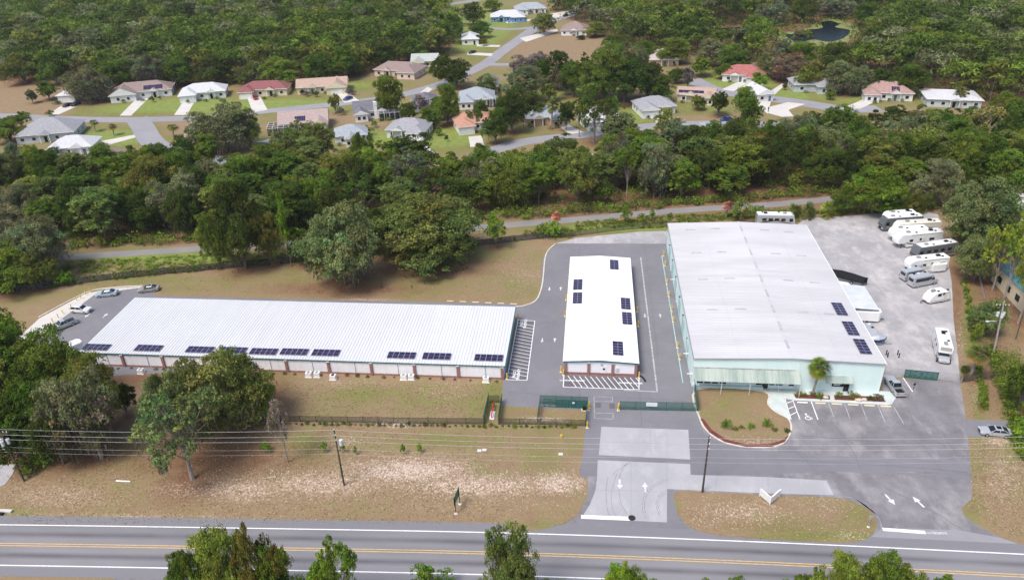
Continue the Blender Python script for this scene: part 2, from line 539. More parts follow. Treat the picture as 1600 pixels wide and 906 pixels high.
LAWN = [(150, 178, 50, 6, .5), (300, 165, 120, 12, .9), (450, 165, 100, 12, .8), (180, 215, 60, 14, .8), (560, 135, 70, 8, .7), (580, 215, 60, 14, .8), (690, 215, 60, 16, .95), (460, 225, 60, 12, .7), (750, 50, 60, 40, .9), (1000, 180, 70, 18, .6),
        (1150, 130, 70, 16, .95), (1330, 150, 60, 10, .9), (1230, 150, 40, 10, .9), (880, 140, 60, 16, .8), (790, 80, 20, 20, .5), (1000, 200, 200, 10, .5), (1100, 170, 60, 10, .5), (1450, 150, 60, 10, .9), (830, 210, 40, 8, .5), (200, 170, 100, 9, .7)]
BROWN = [(40, 150, 90, 22, .9), (870, 78, 80, 20, 1.), (560, 190, 50, 12, .4), (600, 140, 40, 6, .4), (980, 135, 40, 10, .3), (1000, 205, 200, 5, .5), (1110, 185, 60, 6, .5), (310, 200, 40, 10, .6), (1230, 165, 30, 4, .5), (850, 195, 30, 8, .4)]


def blobs(lst, x, y):
    o = np.zeros_like(x)
    for cx, cy, rx, ry, s_ in lst:
        o = np.maximum(o, s_ * np.exp(-(((x - cx) / rx) ** 2 + ((y - cy) / ry) ** 2) * .8))
    return o


def inside_np(poly, X, Y):
    c = np.zeros(X.shape, bool); n = len(poly)
    for i in range(n):
        a, b_ = poly[i], poly[i - 1]
        if a[1] != b_[1]:
            c ^= ((a[1] > Y) != (b_[1] > Y)) & (X < (b_[0] - a[0]) * (Y - a[1]) / (b_[1] - a[1]) + a[0])
    return c.astype(float)


TREE_LITTER = []          # (x, y, r) filled by the trees


def cover(X, Y):
    d = X * _F[0] + Y * _F[1] - (-CAMH) * -_F[2] * 1.0
    dep = X * _F[0] + Y * _F[1] + (-CAMH) * _F[2]
    ok = dep > 5
    dep = np.where(ok, dep, 5)
    x = 800 + FPX * (X * _R[0] + Y * _R[1] - CAMH * _R[2]) / dep
    y = 453 - FPX * (X * _U[0] + Y * _U[1] - CAMH * _U[2]) / dep
    g = .17 + blobs(GREEN, x, y)
    far = np.clip((262 - y) / 12, 0, 1)
    g = g * (1 - far) + far * (.42 + blobs(LAWN, x, y) - blobs(BROWN, x, y))
    sa = blobs(SAND, x, y) * .88
    wood_floor = np.clip((np.array([inside_np(WOODL, X, Y), inside_np(WOODR, X, Y)]).max(0)), 0, 1)
    li = blobs(LITTER, x, y)
    for tx, ty, r in TREE_LITTER:
        m = (abs(X - tx) < r * 1.6) & (abs(Y - ty) < r * 1.6)
        if m.any():
            q = np.exp(-(((X[m] - tx) ** 2 + (Y[m] - ty) ** 2) / (r * r)) * 1.2)
            li[m] = np.maximum(li[m], q * .8)
    g = np.where(y > 905, .4, g)
    li = np.maximum(li, wood_floor * .9); g = g * (1 - wood_floor)
    return np.stack([np.clip(g, 0, 1), np.clip(sa, 0, 1), np.clip(li, 0, 1), np.ones_like(g)], 1)


def set_cover(me):
    n = len(me.vertices)
    co = np.empty(n * 3, np.float32); me.vertices.foreach_get('co', co); co = co.reshape(-1, 3)
    a = me.color_attributes.new('cover', 'FLOAT_COLOR', 'POINT')
    a.data.foreach_set('color', cover(co[:, 0].astype(float), co[:, 1].astype(float)).astype(np.float32).ravel())


def build_ground():
    xs = np.concatenate([[-3000, -1500, -900, -700], np.arange(-560, -150, 4.), np.arange(-150, 150, 1.), np.arange(150, 561, 4.), [700, 900, 1500, 3000]])
    ys = np.concatenate([[-300, -50, 20], np.arange(40, 230, 1.), np.arange(230, 460, 2.5), np.arange(460, 720, 8.), [760, 900, 1200, 2000, 4000]])
    nx, ny = len(xs), len(ys)
    X, Y = np.meshgrid(xs, ys)
    v = np.stack([X.ravel(), Y.ravel(), np.zeros(X.size)], 1)
    i = (np.arange(ny - 1)[:, None] * nx + np.arange(nx - 1)[None]).ravel()
    f = np.stack([i, i + 1, i + nx + 1, i + nx], 1)
    me = bpy.data.meshes.new('ground')
    me.vertices.add(len(v)); me.vertices.foreach_set('co', v.astype(np.float32).ravel())
    me.loops.add(f.size); me.loops.foreach_set('vertex_index', f.astype(np.int32).ravel())
    me.polygons.add(len(f)); me.polygons.foreach_set('loop_start', np.arange(0, f.size, 4, dtype=np.int32))
    me.update(calc_edges=True)
    me.materials.append(M_GROUND)
    set_cover(me)
    struct('ground', me)


def grass_patch(name, poly, z, step=.9):
    """a lawn island with its own ground cover, kerb high"""
    poly = ccw(poly)
    xs = [p[0] for p in poly]; ys = [p[1] for p in poly]
    pts = [Vector(p) for p in poly]; nb = len(pts)
    x = min(xs) + step / 2
    while x < max(xs):
        y = min(ys) + step / 2
        while y < max(ys):
            pts.append(Vector((x, y))); y += step
        x += step
    vo, ed, fa, *_ = delaunay_2d_cdt(pts, [], [list(range(nb))], 1, 1e-4)
    b = MB()
    b.v = [(p.x, p.y, z) for p in vo]; b.f = [tuple(q) for q in fa]; b.m = [0] * len(fa)
    me = b.mesh(name, M_GROUND)
    set_cover(me)
    o = struct(name, me)
    return o


def kerb(name, pts, wd=.22, h=.13, z=0., m=None):
    L, Rr = ribbon(pts, wd)
    b = MB(); k = 0
    for a, c in zip(L, Rr):
        b.v += [(a[0], a[1], z), (a[0], a[1], z + h), (c[0], c[1], z + h), (c[0], c[1], z)]
    for i in range(len(L) - 1):
        for j in range(3):
            b.f.append((4 * i + j, 4 * i + j + 1, 4 * i + 5 + j, 4 * i + 4 + j)); b.m.append(0)
    return struct(name, b, m or M_KERB)


# ------------------------------------------------------------------ highway, lots, streets
def X(p, ox, oy, k):
    return [(ox + a / k, oy + b / k) for a, b in p]


CEN = smooth([(-700, 845), (-300, 847.5), (0, 850.1), (400, 856.4), (800, 864.6), (1200, 879.8), (1600, 899.4), (2000, 921), (2600, 958)], n=8)
cw = gp(CEN)


def offset(pts, d):
    L, Rr = ribbon(pts, 2 * d)
    return L


def road_highway():
    N = offset(cw, 5.6); S = [tuple(p) for p in ribbon(cw, 2 * 5.6)[1]]
    b = MB(); me_uv = []
    rows = [(N, 5.6), (cw, 0.0), (S, -5.6)]
    k = len(cw)
    for r, _ in rows:
        b.v += [(p[0], p[1], .02) for p in r]
    for j in range(2):
        for i in range(k - 1):
            b.f.append((j * k + i, (j + 1) * k + i, (j + 1) * k + i + 1, j * k + i + 1)); b.m.append(0)
    me = b.mesh('highway', M_ROAD)
    uv = me.uv_layers.new(name='lane')
    vv = [rows[i // k][1] for i in range(3 * k)]
    for lp in me.loops:
        uv.data[lp.index].uv = (lp.vertex_index % k, vv[lp.vertex_index])
    struct('highway', me)
    for nm, off, wd, mm in (('edge_line', 3.75, .18, M_WHITE), ('edge_line', -3.75, .18, M_WHITE), ('centre_line', .2, .16, M_YELLOWL), ('centre_line', -.2, .16, M_YELLOWL)):
        base = offset(cw, off) if off > 0 else ribbon(cw, -2 * off)[1]
        L, Rr = ribbon(base, wd)
        struct(nm, strip_mesh(L, Rr, .04), mm)


road_highway()

# big asphalt lot: storage yard, entrance drive, front parking
sheet('storage_lot', [(870, 381), (1045, 381), (1087, 603), (1092, 660), (1100, 676), (920, 740), (918, 645), (785, 634), (786, 592), (805, 560), (808, 480), (815, 478.5), (829, 475), (838, 469), (843, 460), (848, 405), (856, 393)], M_LOT, .010)
sheet('front_lot', [(1060, 600), (1240, 612), (1390, 632), (1372, 590), (1500, 596), (1507, 640), (1514, 700), (1518, 740), (1519, 778), (1502, 793), (1507, 806), (1530, 822), (1560, 838), (1602, 852), (1640, 862), (1640, 874), (1350, 852), (1330, 848), (1250, 843.5), (1130, 838), (1080, 836), (850, 832), (880, 820), (903, 804), (917, 775), (919, 750), (906, 742), (914, 700), (917, 650), (1000, 650)], M_LOT2, .006)
sheet('dark_drive', [(917, 642), (1092, 655), (1100, 676), (1120, 690), (1165, 702), (1300, 712), (1512, 720), (1513, 738), (1300, 735), (1200, 742), (1079, 740), (905, 744), (911, 700)], M_LOT, .014)
sheet('west_lot', [(20, 560), (60, 520), (85, 506), (140, 460), (176, 452), (222, 447.5), (248, 452), (240, 462), (400, 466), (808, 474.6), (808, 486), (790, 592), (700, 580), (300, 580), (120, 590)], M_LOT, .008)
sheet('patched_entrance', [(931, 765), (925, 785), (908, 808), (860, 828), (890, 822), (1042, 838), (1075, 826), (1056, 800), (1054, 765), (1042, 762)], M_LOT, .012)
sheet('side_road', [(172, 893), (178, 906), (185, 930), (310, 930), (305, 906), (320, 885)], M_LOT2, .006)
sheet('dark_repair_strip', [(934, 711), (1079, 718), (1200, 727), (1515, 743), (1515, 747), (1200, 731), (1079, 724.5), (934, 718.5)], M_LOT, .018)
# concrete
sheet('concrete_drive', [(939.6, 666.5), (1075.4, 671.3), (1078.4, 717.5), (935.5, 710.5)], M_CONC, .022)
sheet('concrete_apron', [(934, 718.6), (1078.4, 724.7), (1079, 741.5), (1200, 745), (1291.4, 750.4), (1302.8, 773.2), (1200, 770.5), (1042.4, 763.6), (1041.9, 815.6), (907.9, 809.5), (921.8, 787.7), (930.7, 764.8), (933, 743)], M_CONC, .023)
sheet('north_pad', [(868, 380.5), (900, 372), (1000, 362), (1042, 361), (1046, 381)], M_GRAVEL, .012)
sheet('gravel_lot', [(1245, 352), (1259, 341), (1330, 337), (1378, 333), (1440, 330), (1466, 335), (1480, 400), (1487, 440), (1490, 500), (1497, 560), (1500, 596), (1440, 590), (1372, 588), (1330, 520)], M_GRAVEL, .012)
sheet('east_side_road', [(1507, 655), (1580, 657), (1700, 662), (1700, 690), (1584, 684), (1511, 682)], M_LOT, .013)
sheet('concrete_strip', [(62, 497), (133, 459), (172, 451), (222, 447.5), (222, 449), (150, 459), (84, 507), (50, 535), (20, 560), (10, 545)], M_CONC2, .026)
sheet('driveway_corner', [(-40, 726), (24, 725), (20, 740), (8, 756), (-40, 780)], M_CONC, .02)
sheet('worn_apron', [(1303, 774), (1335, 778), (1358, 792), (1374, 812), (1376, 826), (1352, 846), (1600, 864), (1602, 853), (1560, 839), (1500, 828), (1380, 824), (1372, 806), (1352, 788), (1330, 776)], M_STREET, .009)

# the lawn islands inside the asphalt
I_A = smooth(gp([(1089, 609), (1192, 612), (1200, 632), (1214, 645), (1232, 655), (1236, 672), (1226, 690), (1206, 698), (1165, 698), (1132, 691), (1108, 676), (1094, 655)]), True, 4)
I_B = smooth(gp([(1056, 768), (1100, 768), (1200, 773), (1302, 777), (1338, 785), (1362, 800), (1370, 818), (1364, 833), (1345, 845), (1310, 848), (1230, 844), (1130, 837), (1086, 827), (1064, 810), (1056, 792)]), True, 4)
I_C = gp([(789, 634), (916, 641), (912, 700), (905, 742), (919, 752), (917, 776), (903, 803), (880, 818), (840, 829), (790, 828), (786, 700)])
kerb('island_kerb', I_A + [I_A[0]], .3, .12)
kerb('storage_kerb', smooth(gp([(868, 381), (853, 398), (848, 440), (842, 462), (834, 472), (818, 478), (806, 479)]), n=4), .3, .12)
kerb('west_kerb', smooth(gp([(60, 496), (133, 458), (172, 450), (224, 446.5)]), n=3), .35, .12)

# yard markings
for a, b_ in (((809.4, 500), (835.6, 501.6)), ((835.6, 501.6), (823.3, 594)), ((823.3, 594), (792, 593)), ((809.4, 500), (792, 593)),
              ((881.2, 586.5), (880.1, 604.5)), ((880.1, 604.5), (998.4, 608.6)), ((998.4, 608.6), (998.4, 589.2))):
    line_mark('hatch_border_line', a, b_, .16)


def hatch(quad, n, wd, skew):
    """diagonal bars between two long edges a0-a1 and b0-b1"""
    a0, a1, b0, b1 = [G(*q).xy for q in quad]
    for i in range(n):
        t0 = (i + .5) / n; t1 = t0 + skew
        p = a0.lerp(a1, t0); q = b0.lerp(b1, t0 + skew)
        if t1 > 1:
            f = (1 - t0) / skew; q = p.lerp(q, f)
        if t1 < 0:
            f = t0 / -skew; q = p.lerp(q, f)
        line_mark('hatch_bar', p, q, wd, world=True)


hatch([(809.6, 502), (792.5, 591), (835.2, 503), (823.2, 592)], 17, .13, .05)
hatch([(883, 587), (998, 590.5), (881, 604), (998.3, 608)], 13, .14, .13)
sheet('hatch_ground', [(809.4, 500), (835.6, 501.6), (823.3, 594), (792, 593)], M_DARKLOT, .02)
sheet('hatch_ground', [(881.2, 585.5), (998.4, 589), (998.4, 608.6), (880.1, 604.5)], M_DARKLOT, .02)


def text_mesh(txt, size, m, name, loc, rot=0., z=.042, squash=1.0, parent=None, upright=False):
    cu = bpy.data.curves.new(name, 'FONT'); cu.body = txt; cu.size = size; cu.align_x = 'CENTER'; cu.align_y = 'CENTER'
    cu.resolution_u = 2
    cu.offset = size * .03
    t = bpy.data.objects.new(name + '_tmp', cu); COL.objects.link(t)
    dg = bpy.context.evaluated_depsgraph_get()
    me = bpy.data.meshes.new_from_object(t.evaluated_get(dg))
    bpy.data.objects.remove(t)
    me.materials.clear(); me.materials.append(m)
    o = obj(name, me, parent=parent)
    o.location = (loc[0], loc[1], z if not upright else loc[2]); o.scale = (squash, 1, 1)
    o.rotation_euler = (PI / 2 if upright else 0, 0, rot)
    return o


for p in ((894, 594.6), (984, 598.5)):
    w_ = G(*p); o = text_mesh('LOADING ZONE', .62, M_WHITE, 'painted_lettering', w_, .0); o['kind'] = 'structure'
for p in ((817.5, 505.8), (806.5, 585)):
    w_ = G(*p); o = text_mesh('LOADING\nZONE', .8, M_WHITE, 'painted_lettering', w_, -PI / 2); o['kind'] = 'structure'


def arrow(px, ang, s=1.0):
    w_ = G(*px)
    k = s
    b = MB().face([(-.15 * k, -1.1 * k, 0), (.15 * k, -1.1 * k, 0), (.15 * k, .1 * k, 0), (-.15 * k, .1 * k, 0)])
    b.face([(-.5 * k, .1 * k, 0), (.5 * k, .1 * k, 0), (0, 1.1 * k, 0)])
    o = struct('painted_arrow', b, mat('scuffed_arrow_paint', (.66, .66, .66), (.42, .41, .43), 1.2, .7, ramp=(.45, .75)), loc=(w_.x, w_.y, .046), rot=ang)


for p, a, s_ in (((968.3, 756.5), PI, 1.0), ((1008, 761), 0, 1.0), ((847.2, 532), PI, .75), ((866.8, 531.2), 0, .75), ((858.4, 451.6), PI, .75), ((876, 451), 0, .75),
                 ((1007.6, 493.4), PI, .75), ((1031.5, 493.4), 0, .75), ((137, 492.6), PI * .98, .9), ((164.5, 493), -.02, .9), ((1390.6, 780.3), PI + .35, 1.05), ((1434.8, 783.9), .4, 1.05)):
    arrow(p, a, s_)
line_mark('stop_bar', (908, 807), (984, 810), .75, .03)
line_mark('stop_bar', (1379, 826.5), (1446, 831.5), .6, .03)
line_mark('stop_bar', (1446, 831.5), (1480, 833.5), .5, .03, M_FAINT)
line_mark('yard_seam', (1001, 402), (1027, 612), .3, .03, M_FAINT)
line_mark('yard_seam', (1027, 612), (975, 609.5), .25, .03, M_FAINT)
line_mark('teal_painted_line', (1034, 400), (1067, 598), .18, .03, mat('teal_line', (.25, .45, .42), (.42, .58, .55), 1, .6))
for a, b_ in (((928, 619.5), (957, 620.3)), ((928, 626.5), (957, 627.5)), ((957, 620.3), (957, 627.5)), ((928, 619.5), (929, 653.5)), ((929, 645), (958, 645.5)), ((929, 653.5), (958, 654.5)), ((958, 645.5), (958, 654.5))):
    line_mark('loop_line', a, b_, .1, .03, M_FAINT)
sheet('repair_patch', [(930, 629), (939, 629.3), (939, 637), (930, 636.7)], M_DARKLOT, .028)
sheet('repair_patch', [(952, 630), (960.5, 630.3), (961, 638.4), (952, 638)], M_DARKLOT, .028)
mh = G(987.3, 808.8)
b = MB(); b.tube((0, 0, 0), (0, 0, .03), .55, n=20)
tag(obj('manhole_cover', b, M_BLACKF, loc=(mh.x, mh.y, .01)), 'round black manhole cover at the end of the white stop bar', 'manhole cover')
# parking bays in front of the mint building
BAY = M_WHITE
for a, b_ in (((1238, 623), (1250, 655)), ((1267.5, 627), (1278, 655.5)), ((1226, 622), (1236, 655)), ((1228, 630), (1240, 626)), ((1231, 639), (1243, 634)), ((1234, 649), (1246, 643))):
    line_mark('bay_line', a, b_, .16, .03)
for a, b_ in (((1294, 628), (1303, 652)), ((1319, 629), (1328, 654)), ((1345, 630), (1355, 657)), ((1371, 631.5), (1383, 660)), ((1396, 635), (1412, 662))):
    line_mark('bay_line', a, b_, .12, .03, M_FAINT)
line_mark('bay_line', (1411, 590), (1426, 612), .18, .03)


def isa_symbol(px):
    """painted wheelchair symbol: head, body, seat leg, wheel arc"""
    w_ = G(*px); b = MB()
    b.face([(.25 * math.cos(i * PI / 4) * .8 - .1, .9 + .25 * math.sin(i * PI / 4) * .8, 0) for i in range(8)])
    for p, q in (((-.1, .65), (0, .05)), ((0, .05), (.5, .05)), ((.5, .05), (.7, -.45)), ((-.08, .4), (.35, .4))):
        p, q = Vector(p), Vector(q); n = (q - p).normalized(); n = Vector((-n.y, n.x)) * .08
        b.face([(*(p - n), 0), (*(q - n), 0), (*(q + n), 0), (*(p + n), 0)])
    for i in range(10):
        t0, t1 = rad(120 + i * 24), rad(120 + (i + 1) * 24)
        b.face([(.5 * math.cos(t0), -.2 + .5 * math.sin(t0), 0), (.36 * math.cos(t0), -.2 + .36 * math.sin(t0), 0), (.36 * math.cos(t1), -.2 + .36 * math.sin(t1), 0), (.5 * math.cos(t1), -.2 + .5 * math.sin(t1), 0)])
    struct('painted_wheelchair_symbol', b, M_WHITE, loc=(w_.x, w_.y, .036))


isa_symbol((1262, 652))
# sidewalks and beds of the mint building
sheet('building_walk', [(1086, 600), (1240, 606), (1390, 612), (1400, 622), (1394, 630), (1383, 632.5), (1242, 625.5), (1224, 622), (1236, 652), (1234, 656), (1214, 646), (1202, 634), (1192, 612.5), (1088, 608.5)], mat('mint_grey_concrete', (.46, .52, .5), (.56, .6, .58), .5, .85), .10)
sheet('white_line_walk', [(1105, 698), (1106, 697)][:0] or [(1383, 632.5), (1394, 630), (1395, 631), (1384, 633.6)], M_CONC2, .05)
sheet('mulch_bed', [(1241, 616.5), (1296, 618.5), (1297, 624.5), (1243, 622.5)], M_MULCH, .16)
sheet('mulch_bed', [(1303, 618), (1378, 620.5), (1384, 628.5), (1304, 625)], M_MULCH, .16)
sheet('mulch_edging', [(1094, 655), (1108, 676), (1132, 691), (1165, 698.5), (1206, 698.5), (1226, 691), (1233, 680), (1222, 688), (1203, 694), (1165, 694.5), (1135, 687), (1112, 672), (1099, 655)], M_MULCH, .13)

# trail, neighbourhood streets and driveways
road('trail_path', [(85, 403), (200, 396), (345, 386.5), (470, 379), (640, 366), (790, 352), (860, 346.5), (960, 337.5), (1060, 329), (1200, 320), (1280, 313), (1360, 305)], 3.6, M_TRAIL, .012)
MS = [(-200, 181), (0, 181.5), (60, 184.5), (120, 186.5), (200, 187.5), (300, 185), (350, 182.5), (400, 175.5), (500, 165.5), (590, 155), (650, 143.5), (690, 133), (720, 121)]
road('neighbourhood_street', MS, 7.2, M_STREET, .015)
road('neighbourhood_street', [(640, 146), (700, 128), (730, 114), (760, 99), (785, 80), (808, 64), (835, 45), (852, 36), (890, 24), (905, 12)], 7.4, M_STREET, .017)
road('neighbourhood_street', [(213, 185), (224, 200), (233, 216), (250, 230), (285, 241), (330, 250), (400, 262)], 8.5, M_STREET, .019)
road('neighbourhood_street', [(740, 245), (818, 222), (909, 211), (962, 203), (1041, 196), (1142, 193), (1230, 196), (1330, 198)], 7.2, M_STREET, .015)
road('neighbourhood_street', [(1080, 124), (1110, 138), (1150, 147), (1200, 154), (1240, 159), (1284, 166), (1320, 171), (1375, 170)], 9, M_STREET, .015)
road('neighbourhood_street', [(690, 8), (730, 3), (760, -4), (800, -20)], 9, M_STREET, .015)
road('neighbourhood_street', [(762, 101), (800, 101), (830, 100)], 6, M_STREET, .013)
road('neighbourhood_street', [(745, 43), (800, 46), (842, 42)], 6, M_STREET, .013)
for q in ([(75, 179), (92, 179), (128, 163), (118, 161), (97, 165)], [(187, 181), (205, 181), (232, 154), (214, 154)], [(272, 180), (292, 180), (303, 161), (285, 161)], [(395, 176), (418, 172), (406, 150), (386, 152)],
          [(538, 161), (562, 158), (545, 146), (528, 148)], [(640, 224), (660, 222), (680, 240), (655, 244)], [(732, 214), (752, 212), (757, 228), (735, 230)], [(130, 226), (210, 211), (212, 215), (150, 232), (125, 242)],
          [(100, 228), (132, 222), (150, 246), (112, 250)], [(870, 195), (886, 194), (912, 207), (890, 210)], [(1016, 184), (1034, 182), (1048, 194), (1030, 196)], [(1200, 168), (1232, 160), (1258, 163), (1232, 172), (1240, 182), (1222, 183), (1200, 177)],
          [(1128, 140), (1146, 143), (1174, 127), (1158, 126)], [(1315, 170), (1345, 170), (1372, 157), (1348, 156)], [(1100, 196), (1118, 197), (1112, 203), (1096, 202)], [(745, 70), (782, 71), (780, 74), (745, 73)],
          [(730, 82), (770, 84), (768, 88), (730, 86)], [(855, 32), (900, 20), (890, 17), (860, 22)], [(1184, 168), (1200, 142), (1208, 143), (1200, 178)], [(640, 158), (660, 152), (676, 140), (668, 136)], [(812, 60), (870, 46), (872, 49), (822, 66)],
          [(400, 222), (420, 218), (470, 214), (470, 218), (430, 224)], [(790, 34), (830, 30), (826, 34), (792, 37)], [(1200, 145), (1222, 131), (1226, 134), (1206, 152)]):
    sheet('driveway', q, M_CONC2, .03)
sheet('sandy_verge', [(1060, 190), (1140, 188), (1140, 190.5), (1060, 193)], mat('bare_sand', (.42, .30, .19), (.5, .38, .25), .4, .9), .008)
# pond
pw = smooth(gp([(1223, 53), (1240, 54), (1262, 47), (1285, 44), (1282, 36), (1296, 33), (1312, 38), (1305, 43), (1328, 48), (1318, 60), (1295, 66), (1270, 62), (1245, 66)]), True, 4)
pb = smooth(gp([(1208, 49), (1240, 50), (1265, 43), (1276, 36), (1296, 28), (1325, 36), (1345, 44), (1336, 56), (1310, 72), (1260, 72), (1220, 66)]), True, 4)
sheet('pond_bank', pb, M_BANK, .02, world=True)
sheet('pond_water', pw, M_WATER, .05, world=True)
pw2 = gp([(1118, 45), (1170, 42), (1185, 50), (1130, 52)])
sheet('pond_water', pw2, M_WATER, .05, world=True)


# ------------------------------------------------------------------ storage buildings
ONE_PANEL = {}


def solar_array(px, nx, ny, w1, d1, z, slope, label, ang=0., world=None):
    """modules side by side on a thin frame; px = front left corner on the roof"""
    p = G(px[0], px[1], z) if world is None else Vector(world)
    r = thing('solar_array', label, 'solar panels', p, ang, 'solar arrays on the metal roofs')
    r.rotation_euler = (slope[0], slope[1], ang)
    key = (w1, d1)
    if key not in ONE_PANEL:
        b = MB(); b.box(0, w1, 0, d1, .08, .115, 0)
        ONE_PANEL[key] = b.mesh('panel', M_PFRAME)
        c = MB(); g = .035
        if w1 > d1:
            c.box(g, w1 / 2 - g * .8, g, d1 - g, .116, .121); c.box(w1 / 2 + g * .8, w1 - g, g, d1 - g, .116, .121)
        else:
            c.box(g, w1 - g, g, d1 / 2 - g * .5, .116, .121); c.box(g, w1 - g, d1 / 2 + g * .5, d1 - g, .116, .121)
        ONE_PANEL[key + ('c',)] = c.mesh('cell_glass', M_PANEL)
    for i in range(nx):
        for j in range(ny):
            q = obj('panel', ONE_PANEL[key], parent=r, loc=(i * (w1 + .03), j * (d1 + .03), 0))
            obj('cell_glass', ONE_PANEL[key + ('c',)], parent=q)
    b = MB(); W, D = nx * (w1 + .03), ny * (d1 + .03)
    for t in (.2, .8):
        if w1 > d1:
            b.box(W * t - .03, W * t + .03, -.08, D + .05, 0.0, .078)
        else:
            b.box(-.08, W + .05, D * t - .03, D * t + .03, 0.0, .078)
    obj('mounting_rail', b, M_PFRAME, r)
    return r


ZF, ZB = 3.05, 3.45
LX0, LX1, LY0, LY1 = -100.45, -15.25, 115.35, 136.6


def long_building():
    r = thing('storage_building', 'very long low storage building with ribbed white roof and brick pilasters', 'building', ((LX0 + LX1) / 2, (LY0 + LY1) / 2, 0))
    c = r.location
    x0, x1, y0, y1 = LX0 - c.x, LX1 - c.x, LY0 - c.y, LY1 - c.y
    ys, yn = y0 + .02, y1 - .25
    b = MB()
    xa, xb = x0 + .3, x1 - .3
    def zt(y):
        return ZF - .12 + (y - y0) / (y1 - y0) * (ZB - ZF)
    b.box(xa, xb, ys + .1, ys + .25, .345, zt(ys))
    b.box(xa, xa + .15, ys + .25, yn, 0, ZF - .1); b.box(xb - .15, xb, ys + .25, yn, 0, ZF - .1); b.box(xa, xb, yn, yn + .15, 0, ZB - .15)
    obj('wall', b, M_WALLW, r)
    nb = 10
    pit = (xb - xa - .5) / nb
    # recessed vertical wall panels between the pilasters
    pm_ = MB().box(0, .985, 0, .03, 0, 2.43).mesh('wall_panel', M_WALLW)
    for i in range(nb):
        xs = xa + .5 + i * pit + .06
        n = 6; wd = (pit - .62) / n
        for j in range(n):
            o = obj('wall_panel', pm_, parent=r, loc=(xs + j * wd, ys + .068, .36)); o.scale = (wd - .012, 1, 1)
    obj('brick_base', MB().box(xa + .02, xb - .02, ys - .02, ys + .24, 0, .30), M_BRICK, r)
    pl = MB().box(-.25, .25, -.12, .2, 0, 2.75).mesh('pilaster', M_BRICK)
    pc = MB().box(-.29, .29, -.16, .22, 2.75, 2.87).mesh('pilaster_cap', M_PLWHITE)
    for i in range(nb + 1):
        q = obj('pilaster', pl, parent=r, loc=(xa + .25 + i * pit, ys - .08, 0))
        obj('pilaster_cap', pc, parent=q)
        if i < nb:
            for k in (.62,):
                obj('downspout', MB().box(-.04, .04, -.07, .0, .1, 2.8), M_GREYP, r, loc=(xa + .25 + (i + k) * pit, ys + .07, 0))
    # roof sheets, one object per sheet run, with raised ribs
    b = MB()
    b.hexa([(x0, y0, ZF - .1), (x1, y0, ZF - .1), (x1, y1, ZB - .1), (x0, y1, ZB - .1), (x0, y0, ZF), (x1, y0, ZF), (x1, y1, ZB), (x0, y1, ZB)])
    roof = obj('roof', b, M_ROOFW, r)
    b = MB(); n = int((x1 - x0) / .61)
    for i in range(n + 1):
        x = x0 + .04 + i * (x1 - x0 - .08) / n
        b.hexa([(x - .055, y0 + .03, ZF - .005), (x + .055, y0 + .03, ZF - .005), (x + .055, y1 - .03, ZB - .005), (x - .055, y1 - .03, ZB - .005),
                (x - .025, y0 + .03, ZF + .07), (x + .025, y0 + .03, ZF + .07), (x + .025, y1 - .03, ZB + .07), (x - .025, y1 - .03, ZB + .07)])
    q = obj('roof_rib', b, M_RIB, roof); q['kind'] = 'stuff'
    obj('gutter', MB().box(x0 - .04, x1 + .04, y0 - .14, y0 - .003, ZF - .16, ZF + .02), M_TRIM, r)
    for xx, sx in ((x0, -1), (x1, 1)):
        b = MB(); xo = xx + sx * .1
        a_, c_ = min(xx, xo) + (.003 if sx > 0 else 0), max(xx, xo) - (.003 if sx < 0 else 0)
        b.hexa([(a_, y0, ZF - .2), (c_, y0, ZF - .2), (c_, y1, ZB - .2), (a_, y1, ZB - .2), (a_, y0, ZF + .05), (c_, y0, ZF + .05), (c_, y1, ZB + .05), (a_, y1, ZB + .05)])
        obj('rake_trim', b, M_TRIM, r)
    # roll-up doors on the end wall facing the yard
    for i in range(6):
        q = obj('roll_up_door', MB().box(0, .04, 0, 2.6, .05, 2.3), M_MINTDOOR, r, loc=(xb, ys + 1 + i * 3.2, 0))
        b = MB()
        for k in range(7):
            b.box(.04, .06, .05, 2.55, .2 + k * .3, .26 + k * .3)
        obj('door_rib', b, M_MINTDOOR, q)


long_building()
tan_s = math.atan((ZB - ZF) / (LY1 - LY0))
for px, nm in (((126.5, 547), 'solar array at the west car park end of the ribbed roof'), ((208, 548.5), 'ninth-nearest solar array to the hatched zone, second from the west car park'),
               ((288.6, 551), 'eighth-nearest solar array to the hatched zone, just clear of the mossy oak'),
               ((340, 552), 'seventh-nearest solar array to the hatched zone, mostly hidden by the mossy oak'), ((388, 554), 'sixth-nearest solar array to the hatched zone, beside the mossy oak crown'),
               ((436, 554.5), 'fifth-nearest solar array to the hatched zone, one of a close pair mid-roof'), ((485.5, 556), 'fourth-nearest solar array to the hatched zone, one of a close pair mid-roof'),
               ((604, 560), 'third solar array from the hatched end of the ribbed roof'), ((659, 561.5), 'second solar array from the hatched end of the ribbed roof'), ((740.6, 564), 'first solar array beside the hatched end of the ribbed roof')):
    p = G(px[0], px[1], ZF + .05)
    solar_array(px, 5, 1, 1.06, 2.1, 0, (tan_s, 0), nm, world=(p.x, p.y, ZF + .1 + (p.y - LY0) * math.tan(tan_s)))


